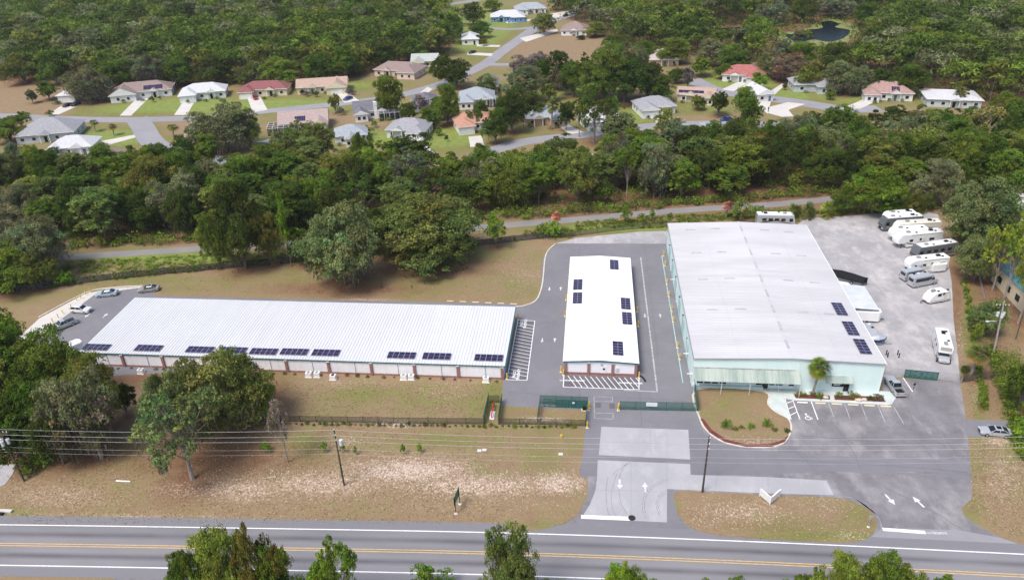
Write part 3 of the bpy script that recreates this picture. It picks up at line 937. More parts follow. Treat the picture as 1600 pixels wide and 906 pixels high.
def small_building():
    x0, x1, y0, y1 = -4.45, 9.6, 117.6, 161.3
    r = thing('storage_building', 'narrow white-roofed storage building standing alone in the middle of the paved yard', 'building', ((x0 + x1) / 2, (y0 + y1) / 2, 0))
    c = r.location; x0 -= c.x; x1 -= c.x; y0 -= c.y; y1 -= c.y
    H = 3.05
    xa, xb, ys, yn = x0 + .2, x1 - .2, y0 + .18, y1 - .2
    obj('wall', MB().box(xa, xb, ys, yn, 0, H - .12), M_WALLW, r)
    obj('brick_base', MB().box(xa - .02, xb + .02, ys - .1, ys - .002, 0, .55), M_BRICK, r)
    pl = MB().box(-.26, .26, -.22, 0, 0, 2.8).mesh('pilaster', M_BRICK)
    pc = MB().box(-.3, .3, -.26, 0, 2.8, 2.9).mesh('pilaster_cap', M_PLWHITE)
    for t in (.02, .335, .665, .98):
        q = obj('pilaster', pl, parent=r, loc=(xa + (xb - xa) * t, ys - .003, 0)); obj('pilaster_cap', pc, parent=q)
    xc = (x0 + x1) / 2
    b = MB(); pr = [(x0, H), (xc, H + .42), (x1, H)]
    b.hexa([(x0, y0, H - .1), (xc, y0, H + .32), (xc, y1, H + .32), (x0, y1, H - .1), (x0, y0, H), (xc, y0, H + .42), (xc, y1, H + .42), (x0, y1, H)])
    b.hexa([(xc, y0, H + .32), (x1, y0, H - .1), (x1, y1, H - .1), (xc, y1, H + .32), (xc, y0, H + .42), (x1, y0, H), (x1, y1, H), (xc, y1, H + .42)])
    roof = obj('roof', b, M_ROOFS, r)
    b = MB()
    for i in range(1, 72):
        y = y0 + i * (y1 - y0) / 72
        for a_, za, b_, zb in ((x0 + .02, H, xc - .02, H + .42), (xc + .02, H + .42, x1 - .02, H)):
            b.hexa([(a_, y - .05, za - .005), (b_, y - .05, zb - .005), (b_, y + .05, zb - .005), (a_, y + .05, za - .005), (a_, y - .02, za + .03), (b_, y - .02, zb + .03), (b_, y + .02, zb + .03), (a_, y + .02, za + .03)])
    q = obj('roof_rib', b, M_ROOFS, roof); q['kind'] = 'stuff'
    yy = G(930, 516, 3.1).y - c.y
    b = MB(); b.hexa([(x0, yy - .08, H + .03), (xc, yy - .08, H + .45), (xc, yy + .08, H + .45), (x0, yy + .08, H + .03), (x0, yy - .05, H + .07), (xc, yy - .05, H + .49), (xc, yy + .05, H + .49), (x0, yy + .05, H + .07)])
    b.hexa([(xc, yy - .08, H + .45), (x1, yy - .08, H + .03), (x1, yy + .08, H + .03), (xc, yy + .08, H + .45), (xc, yy - .05, H + .49), (x1, yy - .05, H + .07), (x1, yy + .05, H + .07), (xc, yy + .05, H + .49)])
    obj('roof_seam', b, M_PFRAME, roof)
    b = MB()
    for a_, za, b_, zb in ((x0, H, xc, H + .42), (xc, H + .42, x1, H)):
        b.hexa([(a_, y0 - .12, za - .22), (b_, y0 - .12, zb - .22), (b_, y0 - .003, zb - .22), (a_, y0 - .003, za - .22), (a_, y0 - .12, za + .02), (b_, y0 - .12, zb + .02), (b_, y0 - .003, zb + .02), (a_, y0 - .003, za + .02)])
    obj('gable_trim', b, M_TRIM, r)
    for xx in (x0 - .1, x1):
        obj('gutter', MB().box(xx + .003, xx + .097, y0, y1, H - .22, H - .02), M_PLWHITE, r)
    d = obj('door', MB().box(0, 1.1, -.06, -.003, .02, 2.15), M_PLWHITE, r, loc=(G(943, 584).x - .55 - c.x, ys, 0))
    obj('pane', MB().box(.35, .8, -.08, -.063, 1.25, 1.65), M_GLASS, d)
    obj('handle', MB().box(.95, 1.02, -.1, -.063, 1.0, 1.1), M_GREYP, d)
    obj('meter_box', MB().box(0, .55, -.25, -.003, 1.2, 1.9), M_TRANS, r, loc=(G(961, 578).x - c.x, ys, 0))
    obj('wall_lamp', MB().box(0, .4, -.2, -.003, 2.4, 2.55), M_GREYP, r, loc=(G(938, 570).x - c.x, ys, 0))
    for side, xx in (('w', xa - .04), ('e', xb)):
        for i in range(12):
            q = obj('roll_up_door', MB().box(.003, .037, 0, 2.5, .05, 2.2), M_MINTDOOR, r, loc=(xx, ys + 1.2 + i * 3.5, 0))
            obj('door_rib', MB().box(-.0, .04, .05, 2.45, 1.0, 1.06).box(-.0, .04, .05, 2.45, 1.6, 1.66), M_MINTDOOR, q)
    return r


small_building()
SL = math.atan(.42 / 7.02)
for px, side, nm in (((953, 422), 1, 'solar array near the far end of the narrow white roof'), ((895.3, 453), 0, 'further of the two solar arrays on the long-shed edge of the narrow roof'),
                     ((894.5, 474.5), 0, 'nearer of the two solar arrays on the long-shed edge of the narrow roof'),
                     ((970.5, 483.5), 1, 'further of the close pair of solar arrays on the warehouse edge of the narrow roof'),
                     ((972.5, 507), 1, 'nearer of the close pair of solar arrays on the warehouse edge of the narrow roof'), ((957.5, 556), 1, 'solar array closest to the door end of the narrow white roof')):
    p = G(px[0], px[1], 3.2)
    xc = (9.6 - 4.45) / 2
    z = 3.05 + .42 - abs(p.x - xc) / 7.02 * .42 + .05
    solar_array(px, 1, 5, 2.0, .93, 0, (0, SL if side else -SL), nm, world=(p.x, p.y, z))


def big_building():
    x0, x1, xr, y0, y1 = 19.15, 52.25, 36.2, 115.0, 174.3
    ZE, ZR = 6.35, 6.95
    r = thing('warehouse', 'large mint green metal warehouse with a wide off-white gable roof and awnings along its front', 'building', ((x0 + x1) / 2, (y0 + y1) / 2, 0))
    c = r.location.copy()
    for_ = lambda v: v
    x0 -= c.x; x1 -= c.x; xr -= c.x; y0 -= c.y; y1 -= c.y
    b = MB()
    prof = [(x0 + .12, 0), (x1 - .12, 0), (x1 - .12, ZE - .12), (xr, ZR - .12), (x0 + .12, ZE - .12)]
    b.loft([[(p[0], y0 + .3, p[1]) for p in prof], [(p[0], y1 - .1, p[1]) for p in prof]])
    obj('wall', b, M_MINT, r)
    b = MB()
    for a_, za, b_, zb in ((x0, ZE, xr, ZR), (xr, ZR, x1, ZE)):
        b.hexa([(a_, y0, za - .1), (b_, y0, zb - .1), (b_, y1, zb - .1), (a_, y1, za - .1), (a_, y0, za), (b_, y0, zb), (b_, y1, zb), (a_, y1, za)])
    roof = obj('roof', b, M_ROOFB, r)
    b = MB()
    n = 96
    for i in range(1, n):
        y = y0 + i * (y1 - y0) / n
        for a_, za, b_, zb in ((x0 + .02, ZE, xr - .02, ZR), (xr + .02, ZR, x1 - .02, ZE)):
            b.hexa([(a_, y - .05, za - .005), (b_, y - .05, zb - .005), (b_, y + .05, zb - .005), (a_, y + .05, za - .005), (a_, y - .02, za + .035), (b_, y - .02, zb + .035), (b_, y + .02, zb + .035), (a_, y + .02, za + .035)])
    q = obj('roof_rib', b, M_ROOFB, roof); q['kind'] = 'stuff'
    # lap seams running down the length of each slope
    for t in (.47,):
        for a_, za, b_, zb in ((x0, ZE, xr, ZR), (x1, ZE, xr, ZR)):
            x = a_ + (b_ - a_) * t; z = za + (zb - za) * t
            obj('lap_seam', MB().box(x - .06, x + .06, y0 + .02, y1 - .02, z + .01, z + .05), M_ROOFB, roof)
    obj('ridge_cap', MB().box(xr - .28, xr + .28, y0 + .01, y1 - .01, ZR - .02, ZR + .06), M_ROOFB, roof)
    vm = MB().box(-.15, .15, -1.4, 1.4, ZR + .06, ZR + .2).mesh('ridge_vent', mat('grey_ridge_metal', (.36, .36, .37), (.46, .46, .46), 1, .6))
    for i in range(9):
        obj('ridge_vent', vm, parent=roof, loc=(xr, y0 + 4.5 + i * 6.3, 0))
    sk = MB().box(-1.05, 1.05, -.16, .16, 0, .12).mesh('roof_vent', mat('old_translucent_sheet', (.36, .36, .37), (.48, .48, .48), 1, .6))
    skf = MB().box(-1.2, 1.2, -.24, .24, -.03, .05).mesh('vent_curb', M_ROOFB)
    for p in ((1079, 359), (1117, 358.7), (1088, 395), (1127.5, 395), (1098.6, 436.5), (1140, 436.5), (1113, 484), (1157, 484), (1194, 361), (1232, 362.7), (1212, 397.7), (1252, 400), (1231, 439.6), (1273, 442), (1254, 489), (1296, 490.6)):
        q = G(p[0], p[1], 6.6); xx = q.x - c.x
        z = ZE + (ZR - ZE) * ((xx - x0) / (xr - x0) if xx < xr else (x1 - xx) / (x1 - xr))
        o = obj('roof_vent', sk, parent=roof, loc=(xx, q.y - c.y, z + .03)); o.rotation_euler = (0, -math.atan((ZR - ZE) / (xr - x0)) if xx < xr else math.atan((ZR - ZE) / (x1 - xr)), 0)
        obj('vent_curb', skf, parent=o)
    # front fascia / gutters
    b = MB()
    for a_, za, b_, zb in ((x0, ZE, xr, ZR), (xr, ZR, x1, ZE)):
        b.hexa([(a_, y0 - .05, za - .16), (b_, y0 - .05, zb - .16), (b_, y0 - .003, zb - .16), (a_, y0 - .003, za - .16), (a_, y0 - .05, za + .04), (b_, y0 - .05, zb + .04), (b_, y0 - .003, zb + .04), (a_, y0 - .003, za + .04)])
    obj('fascia', b, M_GREYF, r)
    obj('gutter', MB().box(x0 - .16, x0 - .003, y0, y1, ZE - .18, ZE - .02), M_GREYP, r)
    obj('gutter', MB().box(x1 + .003, x1 + .16, y0, y1, ZE - .18, ZE - .02), M_PLWHITE, r)
    # front wall sheeting, each broad panel a piece
    fw = y0 + .3
    sp = MB().box(0, 1, -.03, -.002, 0, 1).mesh('wall_panel', M_MINT)
    xw = G(1239, 600).x - c.x
    nx_ = 9
    for i in range(nx_):
        xa = xw + (x1 - .15 - xw) * i / nx_; wd = (x1 - .15 - xw) / nx_ - .03
        for z0_, z1_ in ((0.05, 2.1), (2.13, 4.1), (4.13, 6.1)):
            if 1 <= i <= 3 and z0_ < 1:
                continue
            o = obj('wall_panel', sp, parent=r, loc=(xa, fw, z0_)); o.scale = (wd, 1, z1_ - z0_ - .02)
    nx_ = 10
    for i in range(nx_):
        xa = x0 + .2 + (xw - x0 - .25) * i / nx_; wd = (xw - x0 - .25) / nx_ - .03
        o = obj('wall_panel', sp, parent=r, loc=(xa, fw, 4.3)); o.scale = (wd, 1, 1.8)
    # long sloping awning of corrugated sheets over the shop windows
    aw = obj('awning', MB().box(x0 + .1, G(1241, 578, 4.2).x - c.x, fw - .12, fw - .04, 4.05, 4.35), mat('rusty_flashing', (.3, .27, .26), (.48, .46, .44), 1.2, .7), r)
    xe = G(1252, 597, 3.0).x - c.x; n = 15
    seg = MB().hexa([(0, -2.3, -1.25), (.98, -2.3, -1.25), (.98, 0, 0), (0, 0, 0), (0, -2.33, -1.2), (.98, -2.33, -1.2), (.98, -.03, .05), (0, -.03, .05)])
    for k in range(4):
        t = .08 + k * .25
        seg.hexa([(t, -2.33, -1.2), (t + .07, -2.33, -1.2), (t + .07, -.03, .05), (t, -.03, .05), (t + .02, -2.36, -1.13), (t + .05, -2.36, -1.13), (t + .05, -.05, .12), (t + .02, -.05, .12)])
    segm = seg.mesh('awning_sheet', M_MINTD)
    wseg = (xe - x0 - .3) / n
    for i in range(n):
        o = obj('awning_sheet', segm, parent=aw, loc=(x0 + .2 + i * wseg, fw - .13, 4.12)); o.scale = (wseg, 1, 1)
    for xx in (x0 + .2, x0 + 5, x0 + 10, xe - .1):
        o = obj('awning_post', MB().tube((xx, fw - 2.3, 0), (xx, fw - 2.3, 2.9), .05), M_PLWHITE, r)
    # shop front under the awning
    px_w = [(1087, 1098), (1098.5, 1110), (1110.5, 1121.5), (1122, 1134), (1178, 1189), (1198, 1208), (1208.5, 1221), (1228, 1238)]
    for a_, b_ in px_w:
        xa, xb = G(a_, 603).x - c.x, G(b_, 603).x - c.x
        q = obj('window', MB().box(xa + .04, xb - .04, fw - .1, fw - .002, .75, 2.5), M_PLWHITE, r)
        obj('pane', MB().box(xa + .12, xb - .12, fw - .12, fw - .102, .85, 2.4), M_GLASS if a_ < 1180 or a_ > 1225 else M_GLASSB, q)
    obj('door', MB().box(G(1188.5, 603).x - c.x, G(1197.5, 603).x - c.x, fw - .1, fw - .002, .02, 2.2), M_GLASS, r)
    obj('window_ledge', MB().box(x0 + .3, G(1190, 603).x - c.x, fw - .55, fw - .002, .12, .6), mat('pale_teal_concrete', (.5, .66, .66), (.56, .7, .7), 1, .7), r)
    # corner boards
    obj('corner_trim', MB().box(xw - .08, xw + .08, fw - .1, fw - .035, .1, 6.5), M_PLWHITE, r)
    obj('corner_trim', MB().box(x1 - .2, x1 - .02, fw - .1, fw - .033, .1, 6.2), M_PLWHITE, r)
    # small awning with office window and door
    xa, xb = G(1290, 592, 3.0).x - c.x, G(1333, 592, 3.0).x - c.x
    a2 = obj('small_awning', MB().hexa([(xa, fw - 1.3, 2.55), (xb, fw - 1.3, 2.55), (xb, fw - .04, 3.25), (xa, fw - .04, 3.25), (xa, fw - 1.3, 2.62), (xb, fw - 1.3, 2.62), (xb, fw - .04, 3.35), (xa, fw - .04, 3.35)]), M_MINTD, r)
    for i in range(12):
        t = xa + (xb - xa) * (i + .5) / 12
        obj('awning_rib', MB().hexa([(t - .05, fw - 1.3, 2.62), (t + .05, fw - 1.3, 2.62), (t + .05, fw - .06, 3.35), (t - .05, fw - .06, 3.35), (t - .02, fw - 1.3, 2.67), (t + .02, fw - 1.3, 2.67), (t + .02, fw - .06, 3.4), (t - .02, fw - .06, 3.4)]), M_MINTD, a2)
    xa, xb = G(1293, 602).x - c.x, G(1312.5, 602).x - c.x
    q = obj('window', MB().box(xa, xb, fw - .1, fw - .002, 1.0, 2.25), M_PLWHITE, r)
    q2 = obj('pane', MB().box(xa + .07, xb - .07, fw - .12, fw - .102, 1.07, 2.18), M_GLASS, q)
    for k in range(2):
        obj('window_lettering', MB().box(xa + .35, xb - .45 - k * .3, fw - .126, fw - .122, 1.55 - k * .22, 1.66 - k * .22), M_SIGN, q)
    xa, xb = G(1314, 606).x - c.x, G(1322, 606).x - c.x
    q = obj('door', MB().box(xa, xb, fw - .12, fw - .002, .11, 2.35), M_BLACKP, r)
    obj('pane', MB().box(xa + .12, xb - .12, fw - .14, fw - .122, .4, 2.2), M_GLASS, q)
    # west side: sheeting panels, roll-up doors, lamps, rain pipes
    xs = x0 + .12
    for i in range(24):
        o = obj('side_panel', MB().box(-.028, -.002, 0, 2.3, .05, ZE - .3), M_MINT, r, loc=(xs, y0 + .5 + i * 2.42, 0)) if i == 0 else obj('side_panel', side0, parent=r, loc=(xs, y0 + .5 + i * 2.42, 0))
        side0 = o.data
    for k, yy in enumerate((8, 16.5, 24, 33, 41, 49)):
        q = obj('roll_up_door', MB().box(-.09, -.03, 0, 3.4, .05, 3.8), M_MINTDOOR, r, loc=(xs, y0 + yy, 0))
        b = MB()
        for j in range(9):
            b.box(-.11, -.09, .05, 3.35, .3 + j * .4, .36 + j * .4)
        obj('door_rib', b, M_MINTDOOR, q)
        q = obj('wall_lamp', MB().box(-.35, -.03, 0, .3, 4.4, 4.55), M_BLACKP, r, loc=(xs, y0 + yy + 1.5, 0))
    for yy in (1.2, 9.5, 31, 46):
        obj('rain_pipe', MB().tube((-.12, 0, .1), (-.12, 0, ZE - .3), .07), M_PLWHITE, r, loc=(xs, y0 + yy, 0))
    for yy in (.6, 7.2, 37.):
        obj('pipe_arm', MB().box(-1.0, -.03, 0, .14, 2.4, 2.55), M_PLWHITE, r, loc=(xs, y0 + yy, 0))


big_building()
SLB = math.atan(.6 / 16.05)
for px, nm in (((1309, 493), 'furthest of the three solar arrays on the big warehouse roof'), ((1326.5, 524), 'middle one of the three solar arrays on the big warehouse roof'), ((1345, 553), 'nearest of the three solar arrays on the big warehouse roof')):
    p = G(px[0], px[1], 6.5)
    z = 6.35 + .6 * (52.25 - p.x) / 16.05 + .05
    solar_array(px, 1, 5, 2.1, .95, 0, (0, SLB), nm, world=(p.x - .1, p.y, z))


# ------------------------------------------------------------------ landmarks (for telling look-alikes apart in words)
LAND = []


def landmark(name, px, z=0.0):
    p = G(px[0], px[1], z); LAND.append((name, p.x, p.y))


# ------------------------------------------------------------------ trees
class Crown:
    """numpy collector of small leaf faces"""
    def __init__(s):
        s.v, s.c = [], []

    def add(s, centre, rad3, n, size, tint, up=.55, shell=.75, hue=.10, rg=rng):
        d = rg.normal(size=(n, 3)); d /= np.linalg.norm(d, axis=1)[:, None]
        d[:, 2] = np.where((d[:, 2] < -.1) & (rg.random(n) < up), -d[:, 2], d[:, 2])
        r = shell + (1 - shell) * rg.random(n) ** .5
        r *= np.where(rg.random(n) < .12, 1.12, 1)
        p = np.asarray(centre) + d * r[:, None] * np.asarray(rad3)
        nrm = d * .55 + rg.normal(size=(n, 3)) * .45 + np.array([0, 0, .35]); nrm /= np.linalg.norm(nrm, axis=1)[:, None]
        a = np.cross(nrm, rg.normal(size=(n, 3))); a /= np.linalg.norm(a, axis=1)[:, None]
        b = np.cross(nrm, a)
        sz = size * (.55 + .9 * rg.random(n))[:, None]
        a = a * sz; b = b * sz * .62
        q = np.stack([p - a, p - b * .9, p + a, p + b], 1)
        s.v.append(q.reshape(-1, 3))
        br = (.74 + .52 * rg.random(n))[:, None] * np.asarray(tint)[None]
        br = br * (1 + hue * rg.normal(size=(n, 1)) * np.array([[1., .25, .4]]))
        s.c.append(np.repeat(np.clip(br, 0.0, 3), 4, 0))

    def many(s, C_, R_, per, size, T_, shell=.25, hue=.06, rg=rng, up=.55):
        """the same for arrays of tuft centres, radii and tints at once"""
        C_ = np.repeat(np.asarray(C_, float), per, 0); R_ = np.repeat(np.asarray(R_, float), per, 0); T_ = np.repeat(np.asarray(T_, float), per, 0)
        n = len(C_)
        d = rg.normal(size=(n, 3)); d /= np.linalg.norm(d, axis=1)[:, None]
        d[:, 2] = np.where((d[:, 2] < -.1) & (rg.random(n) < up), -d[:, 2], d[:, 2])
        r = shell + (1 - shell) * rg.random(n) ** .5
        p = C_ + d * r[:, None] * R_
        nrm = d * .55 + rg.normal(size=(n, 3)) * .42 + np.array([0, 0, .4]); nrm /= np.linalg.norm(nrm, axis=1)[:, None]
        a = np.cross(nrm, rg.normal(size=(n, 3))); a /= np.linalg.norm(a, axis=1)[:, None]
        b = np.cross(nrm, a)
        sz = size * (.55 + .9 * rg.random(n))[:, None]
        a *= sz; b *= sz * .62
        s.v.append(np.stack([p - a, p - b * .9, p + a, p + b], 1).reshape(-1, 3))
        br = (.76 + .48 * rg.random(n))[:, None] * T_ * (1 + hue * rg.normal(size=(n, 1)) * np.array([[1., .25, .4]]))
        s.c.append(np.repeat(np.clip(br, 0.0, 3), 4, 0))

    def mesh(s, name, m=None, k=4):
        v = np.concatenate(s.v).astype(np.float32); c = np.concatenate(s.c).astype(np.float32)
        if k == 3:                                            # far away: three-cornered leaves
            v = v.reshape(-1, 4, 3)[:, :3].reshape(-1, 3); c = c.reshape(-1, 4, 3)[:, :3].reshape(-1, 3)
        n = len(v) // k
        me = bpy.data.meshes.new(name)
        me.vertices.add(len(v)); me.vertices.foreach_set('co', v.ravel())
        me.loops.add(len(v)); me.loops.foreach_set('vertex_index', np.arange(len(v), dtype=np.int32))
        me.polygons.add(n); me.polygons.foreach_set('loop_start', np.arange(0, k * n, k, dtype=np.int32))
        me.update(calc_edges=True)
        a = me.color_attributes.new('tint', 'FLOAT_COLOR', 'POINT')
        a.data.foreach_set('color', np.concatenate([c, np.ones((len(c), 1), np.float32)], 1).ravel())
        me.materials.append(m or M_LEAF)
        return me


def limbs(b, base, top, r, ends, n=7):
    """tapered trunk with a slight bend and limbs reaching to the clump centres"""
    base = Vector(base); top = Vector(top)
    p0 = base; prev = r * 1.35
    for i in range(1, 5):
        t = i / 4
        p = base.lerp(top, t) + Vector((math.sin(t * 3) * r * .6, math.cos(t * 4) * r * .4, 0))
        rr = r * (1 - .55 * t)
        b.tube(p0, p, prev, rr, n, cap=False); p0, prev = p, rr
    for e in ends:
        e = Vector(e); t = random.uniform(.35, .95)
        s_ = base.lerp(top, t); m_ = s_.lerp(e, .5) + Vector((0, 0, (e - s_).length * .10))
        b.tube(s_, m_, r * .42 * (1.1 - t * .4), r * .24, 5, cap=False); b.tube(m_, e, r * .24, r * .06, 5, cap=False)


VAR = {}      # kind -> list of (crown mesh, trunk mesh, radius, height)


def make_oak(R, H, nl, per, seed, tint=(1, 1, 1), moss=0., low=.28, flat=1., lobe=.30, size=.2, sub=11, squash=.6, ragged=1.0):
    """crown of lobes, each lobe a dome of small leaf tufts, irregular in outline, open underneath"""
    rg = np.random.default_rng(seed); random.seed(seed)
    cr = Crown(); ends = []
    zc = H * (low + .93) / 2; rz = H * (.93 - low) / 2
    ph = rg.random(4) * 6.28
    def bulge(d):
        a = math.atan2(d[1], d[0])
        return 1 + ragged * (.20 * math.sin(2 * a + ph[0]) + .13 * math.sin(3 * a + ph[1]) + .10 * math.sin(5 * a + ph[2]) + .12 * math.sin(4 * d[2] + ph[3]))
    pts = []; k = 0
    while len(pts) < nl and k < 6000:
        k += 1
        d = rg.normal(size=3); d /= np.linalg.norm(d)
        if d[2] < -.6:
            continue
        rr = (.62 + .30 * rg.random()) if rg.random() < .82 else .1 + .4 * rg.random()
        m = bulge(d) * rr
        p = np.array([d[0] * R * m, d[1] * R * m, zc + d[2] * rz * rr * (1 + .12 * rg.normal())])
        if all(np.linalg.norm((p - q) * (1, 1, 1.3)) > R * lobe * .62 for q in pts):
            pts.append(p)
    CC, CR_, CT = [], [], []
    for p in pts:
        lr = R * lobe * (.6 + .7 * rg.random())
        t = np.array(tint) * (1 + .20 * np.clip(rg.normal(), -1.5, 1.8)) * np.array([1 + .12 * rg.normal(), 1, 1 + .06 * rg.normal()])
        ns = max(5, int(sub * (lr / (R * lobe)) ** 2))
        for _ in range(ns):
            d = rg.normal(size=3); d /= np.linalg.norm(d)
            if d[2] < -.35:
                d[2] = -d[2]
            c = p + d * lr * (.75 + .35 * rg.random()) * np.array([1, 1, squash])
            sr = lr * (.30 + .24 * rg.random())
            CC.append(c); CR_.append((sr, sr, sr * .6)); CT.append(t * (1 + .13 * rg.normal()))
        if moss and rg.random() < moss:
            m = int(per * 2.2)
            a = rg.normal(size=(m, 3)); a[:, 2] = -abs(a[:, 2]) * 1.2 - .3
            q = p + a * lr * .5
            s_ = size * (.6 + 1.1 * rg.random(m))[:, None]
            w_ = rg.normal(size=(m, 3)); w_[:, 2] = 0; w_ /= np.linalg.norm(w_, axis=1)[:, None]
            dn = np.array([0, 0, -1.]) * s_ * 2.4
            cr.v.append(np.stack([q - w_ * s_ * .35, q + w_ * s_ * .35, q + w_ * s_ * .12 + dn, q - w_ * s_ * .12 + dn], 1).reshape(-1, 3))
            cr.c.append(np.repeat((.55 + .5 * rg.random((m, 1))) * np.array([[1.35, 1.1, 1.9]]), 4, 0))
        ends.append(p - np.array([0, 0, lr * .3]))
    cr.many(CC, CR_, per, size, CT, rg=rg)
    V = np.concatenate(cr.v)
    Rr = float(np.percentile(np.hypot(V[:, 0], V[:, 1]), 97)); Hr = float(np.percentile(V[:, 2], 99.7))
    tb = MB()
    limbs(tb, (0, 0, -.3), (0, 0, H * (low + .30)), max(.2, R * .055), ends[:26])
    return cr, tb, Rr, Hr


def reg(kind, *a, bark=None, **k):
    cr, tb, R, H = make_oak(*a, **k)
    VAR.setdefault(kind, []).append((cr.mesh('crown'), tb.mesh('trunk', bark or M_BARK), R, H))


for i in range(4):
    reg('oak', 7.0, 12, 52, 56, 11 + i, low=-.06, moss=.12, size=.17, sub=13)
for i in range(2):
    reg('dome_oak', 7.0, 12, 78, 50, 131 + i, low=-.12, moss=.1, size=.17, sub=13, lobe=.29, ragged=.35)
for i in range(4):
    reg('tall_oak', 5.0, 14, 44, 50, 31 + i, low=.12, lobe=.34, moss=.25, size=.17, sub=12)
for i in range(3):
    reg('mossy_oak', 7.0, 12, 50, 50, 51 + i, low=-.04, moss=.8, size=.17, sub=12)
for i in range(3):
    reg('open_oak', 5.0, 12, 24, 44, 71 + i, low=.28, lobe=.27, moss=.3, size=.16, sub=10, bark=M_BARKP)
for i in range(2):
    reg('round_tree', 3.5, 7, 34, 50, 81 + i, low=.05, lobe=.36, size=.14, sub=9)
reg('cone_tree', 2.2, 8, 26, 30, 91, low=.05, lobe=.42, size=.15, sub=8)
reg('bush', 1.6, 1.9, 14, 22, 95, low=.0, lobe=.42, size=.10, sub=7)
reg('bush', 1.6, 1.9, 12, 22, 96, low=.0, lobe=.46, size=.11, sub=7)


def make_bare(R, H, seed, moss=False):
    random.seed(seed); rg = np.random.default_rng(seed)
    b = MB(); b.tube((0, 0, -.3), (.2, 0, H * .45), R * .09, R * .055, 7)
    tips = []
    def br(p, d, L, r, k):
        q = p + d * L
        b.tube(p, q, r, r * .55, 4, cap=False); tips.append(q)
        if k:
            for _ in range(3):
                nd = (d + Vector((random.uniform(-.7, .7), random.uniform(-.7, .7), random.uniform(-.25, .55)))).normalized()
                br(q, nd, L * random.uniform(.55, .8), r * .55, k - 1)
    for i in range(7):
        t = random.uniform(.25, .45); a = i * 2 * PI / 7 + random.random()
        br(Vector((.1, 0, H * t)), Vector((math.cos(a), math.sin(a), random.uniform(.5, 1.6))).normalized(), R * .5, R * .04, 3)
    cr = Crown()
    for q in tips[::2]:
        cr.add(q, (R * .13, R * .13, R * .16), 9, .24, (2.0, 1.4, 2.5), rg=rg)
    for q in tips[::7]:
        cr.add(q, (R * .2, R * .2, R * .12), 30, .25, (1, 1, 1), rg=rg)
    return cr, b, R, H


for i in range(2):
    cr, tb, R, H = make_bare(5, 11, 101 + i)
    VAR.setdefault('bare_tree', []).append((cr.mesh('crown'), tb.mesh('trunk', M_BARKP), R, H))


def make_palm(seed, dead=False, H=6.0, tight=1.0):
    random.seed(seed)
    cr = Crown(); rg = np.random.default_rng(seed)
    V, C = [], []
    for i in range(64):
        a = random.random() * 2 * PI; el = rad(random.uniform(-65, 75)) * tight
        L = random.uniform(1.5, 1.9)
        c0 = Vector((0, 0, H)); d = Vector((math.cos(a) * math.cos(el), math.sin(a) * math.cos(el), math.sin(el)))
        side = d.cross(Vector((0, 0, 1))).normalized()
        mid = c0 + d * L * .55
        tn = (1.0, 1.0, 1.0) if el > -.5 and not dead else (2.6, 1.35, 1.6)
        br = random.uniform(.6, 1.5)
        for k in range(9):                                   # fan of narrow blades
            f = (k - 4) / 4
            tip = mid + (d * (1 - .35 * f * f) + side * f * .95 + Vector((0, 0, -.28 - .2 * abs(f)))) * L * .62
            w_ = side * .07 + Vector((0, 0, .04))
            V += [tuple(mid - w_), tuple(mid + w_), tuple(tip + w_ * .4), tuple(tip - w_ * .4)]
            C += [tuple(x * br for x in tn)] * 4
        w_ = side * .03
        V += [tuple(c0 - w_), tuple(c0 + w_), tuple(mid + w_), tuple(mid - w_)]; C += [tuple(x * .9 for x in tn)] * 4
    cr.v.append(np.array(V)); cr.c.append(np.array(C))
    b = MB()
    p = Vector((-.5, 0, -.2)); prev = .24
    for i in range(1, 7):
        t = i / 6; q = Vector((-.5 + .5 * t ** 1.3, 0, H * t)); b.tube(p, q, prev, .19 + .02 * (i % 2), 8, cap=(i == 6)); p = q; prev = .19 + .02 * (i % 2)
    return cr, b, 1.9, H + 1.4


for i, dead in ((0, False), (1, False), (2, True)):
    cr, tb, R, H = make_palm(201 + i, dead)
    VAR.setdefault('dead_palm' if dead else 'palm', []).append((cr.mesh('crown'), tb.mesh('trunk', M_BARKP), R, H))
cr, tb, R, H = make_palm(211, H=.8)
VAR['palmetto'] = [(cr.mesh('crown'), tb.mesh('trunk', M_BARK), R, H)]

TONE = {'dark green': (0.068, 0.098, 0.020), 'deep green': (0.093, 0.146, 0.023), 'mid green': (0.138, 0.196, 0.028), 'olive': (0.175, 0.196, 0.038), 'sage grey': (0.190, 0.227, 0.083),
        'bright green': (0.180, 0.282, 0.030), 'grey-green': (0.175, 0.194, 0.091), 'yellow-green': (0.242, 0.299, 0.048), 'brownish': (0.203, 0.155, 0.088), 'purple-grey': (0.180, 0.149, 0.132), 'dusty green': (0.149, 0.187, 0.049)}
KINDWORD = {'oak': 'oak', 'dome_oak': 'oak', 'tall_oak': 'tall tree', 'mossy_oak': 'mossy oak', 'open_oak': 'thin open tree', 'round_tree': 'round tree', 'cone_tree': 'cone-shaped tree', 'bush': 'bush', 'bare_tree': 'half-bare tree', 'palm': 'fan palm', 'dead_palm': 'dead palm', 'palmetto': 'palmetto'}
NAMEOF = {'oak': 'oak_tree', 'dome_oak': 'oak_tree', 'tall_oak': 'tall_tree', 'mossy_oak': 'mossy_oak', 'open_oak': 'open_tree', 'round_tree': 'round_tree', 'cone_tree': 'cone_tree', 'bush': 'bush', 'bare_tree': 'bare_tree', 'palm': 'palm_tree', 'dead_palm': 'palm_tree', 'palmetto': 'palmetto'}
TREES = []          # (object, kindword, tone, x, y, label or None)
_vi = {}


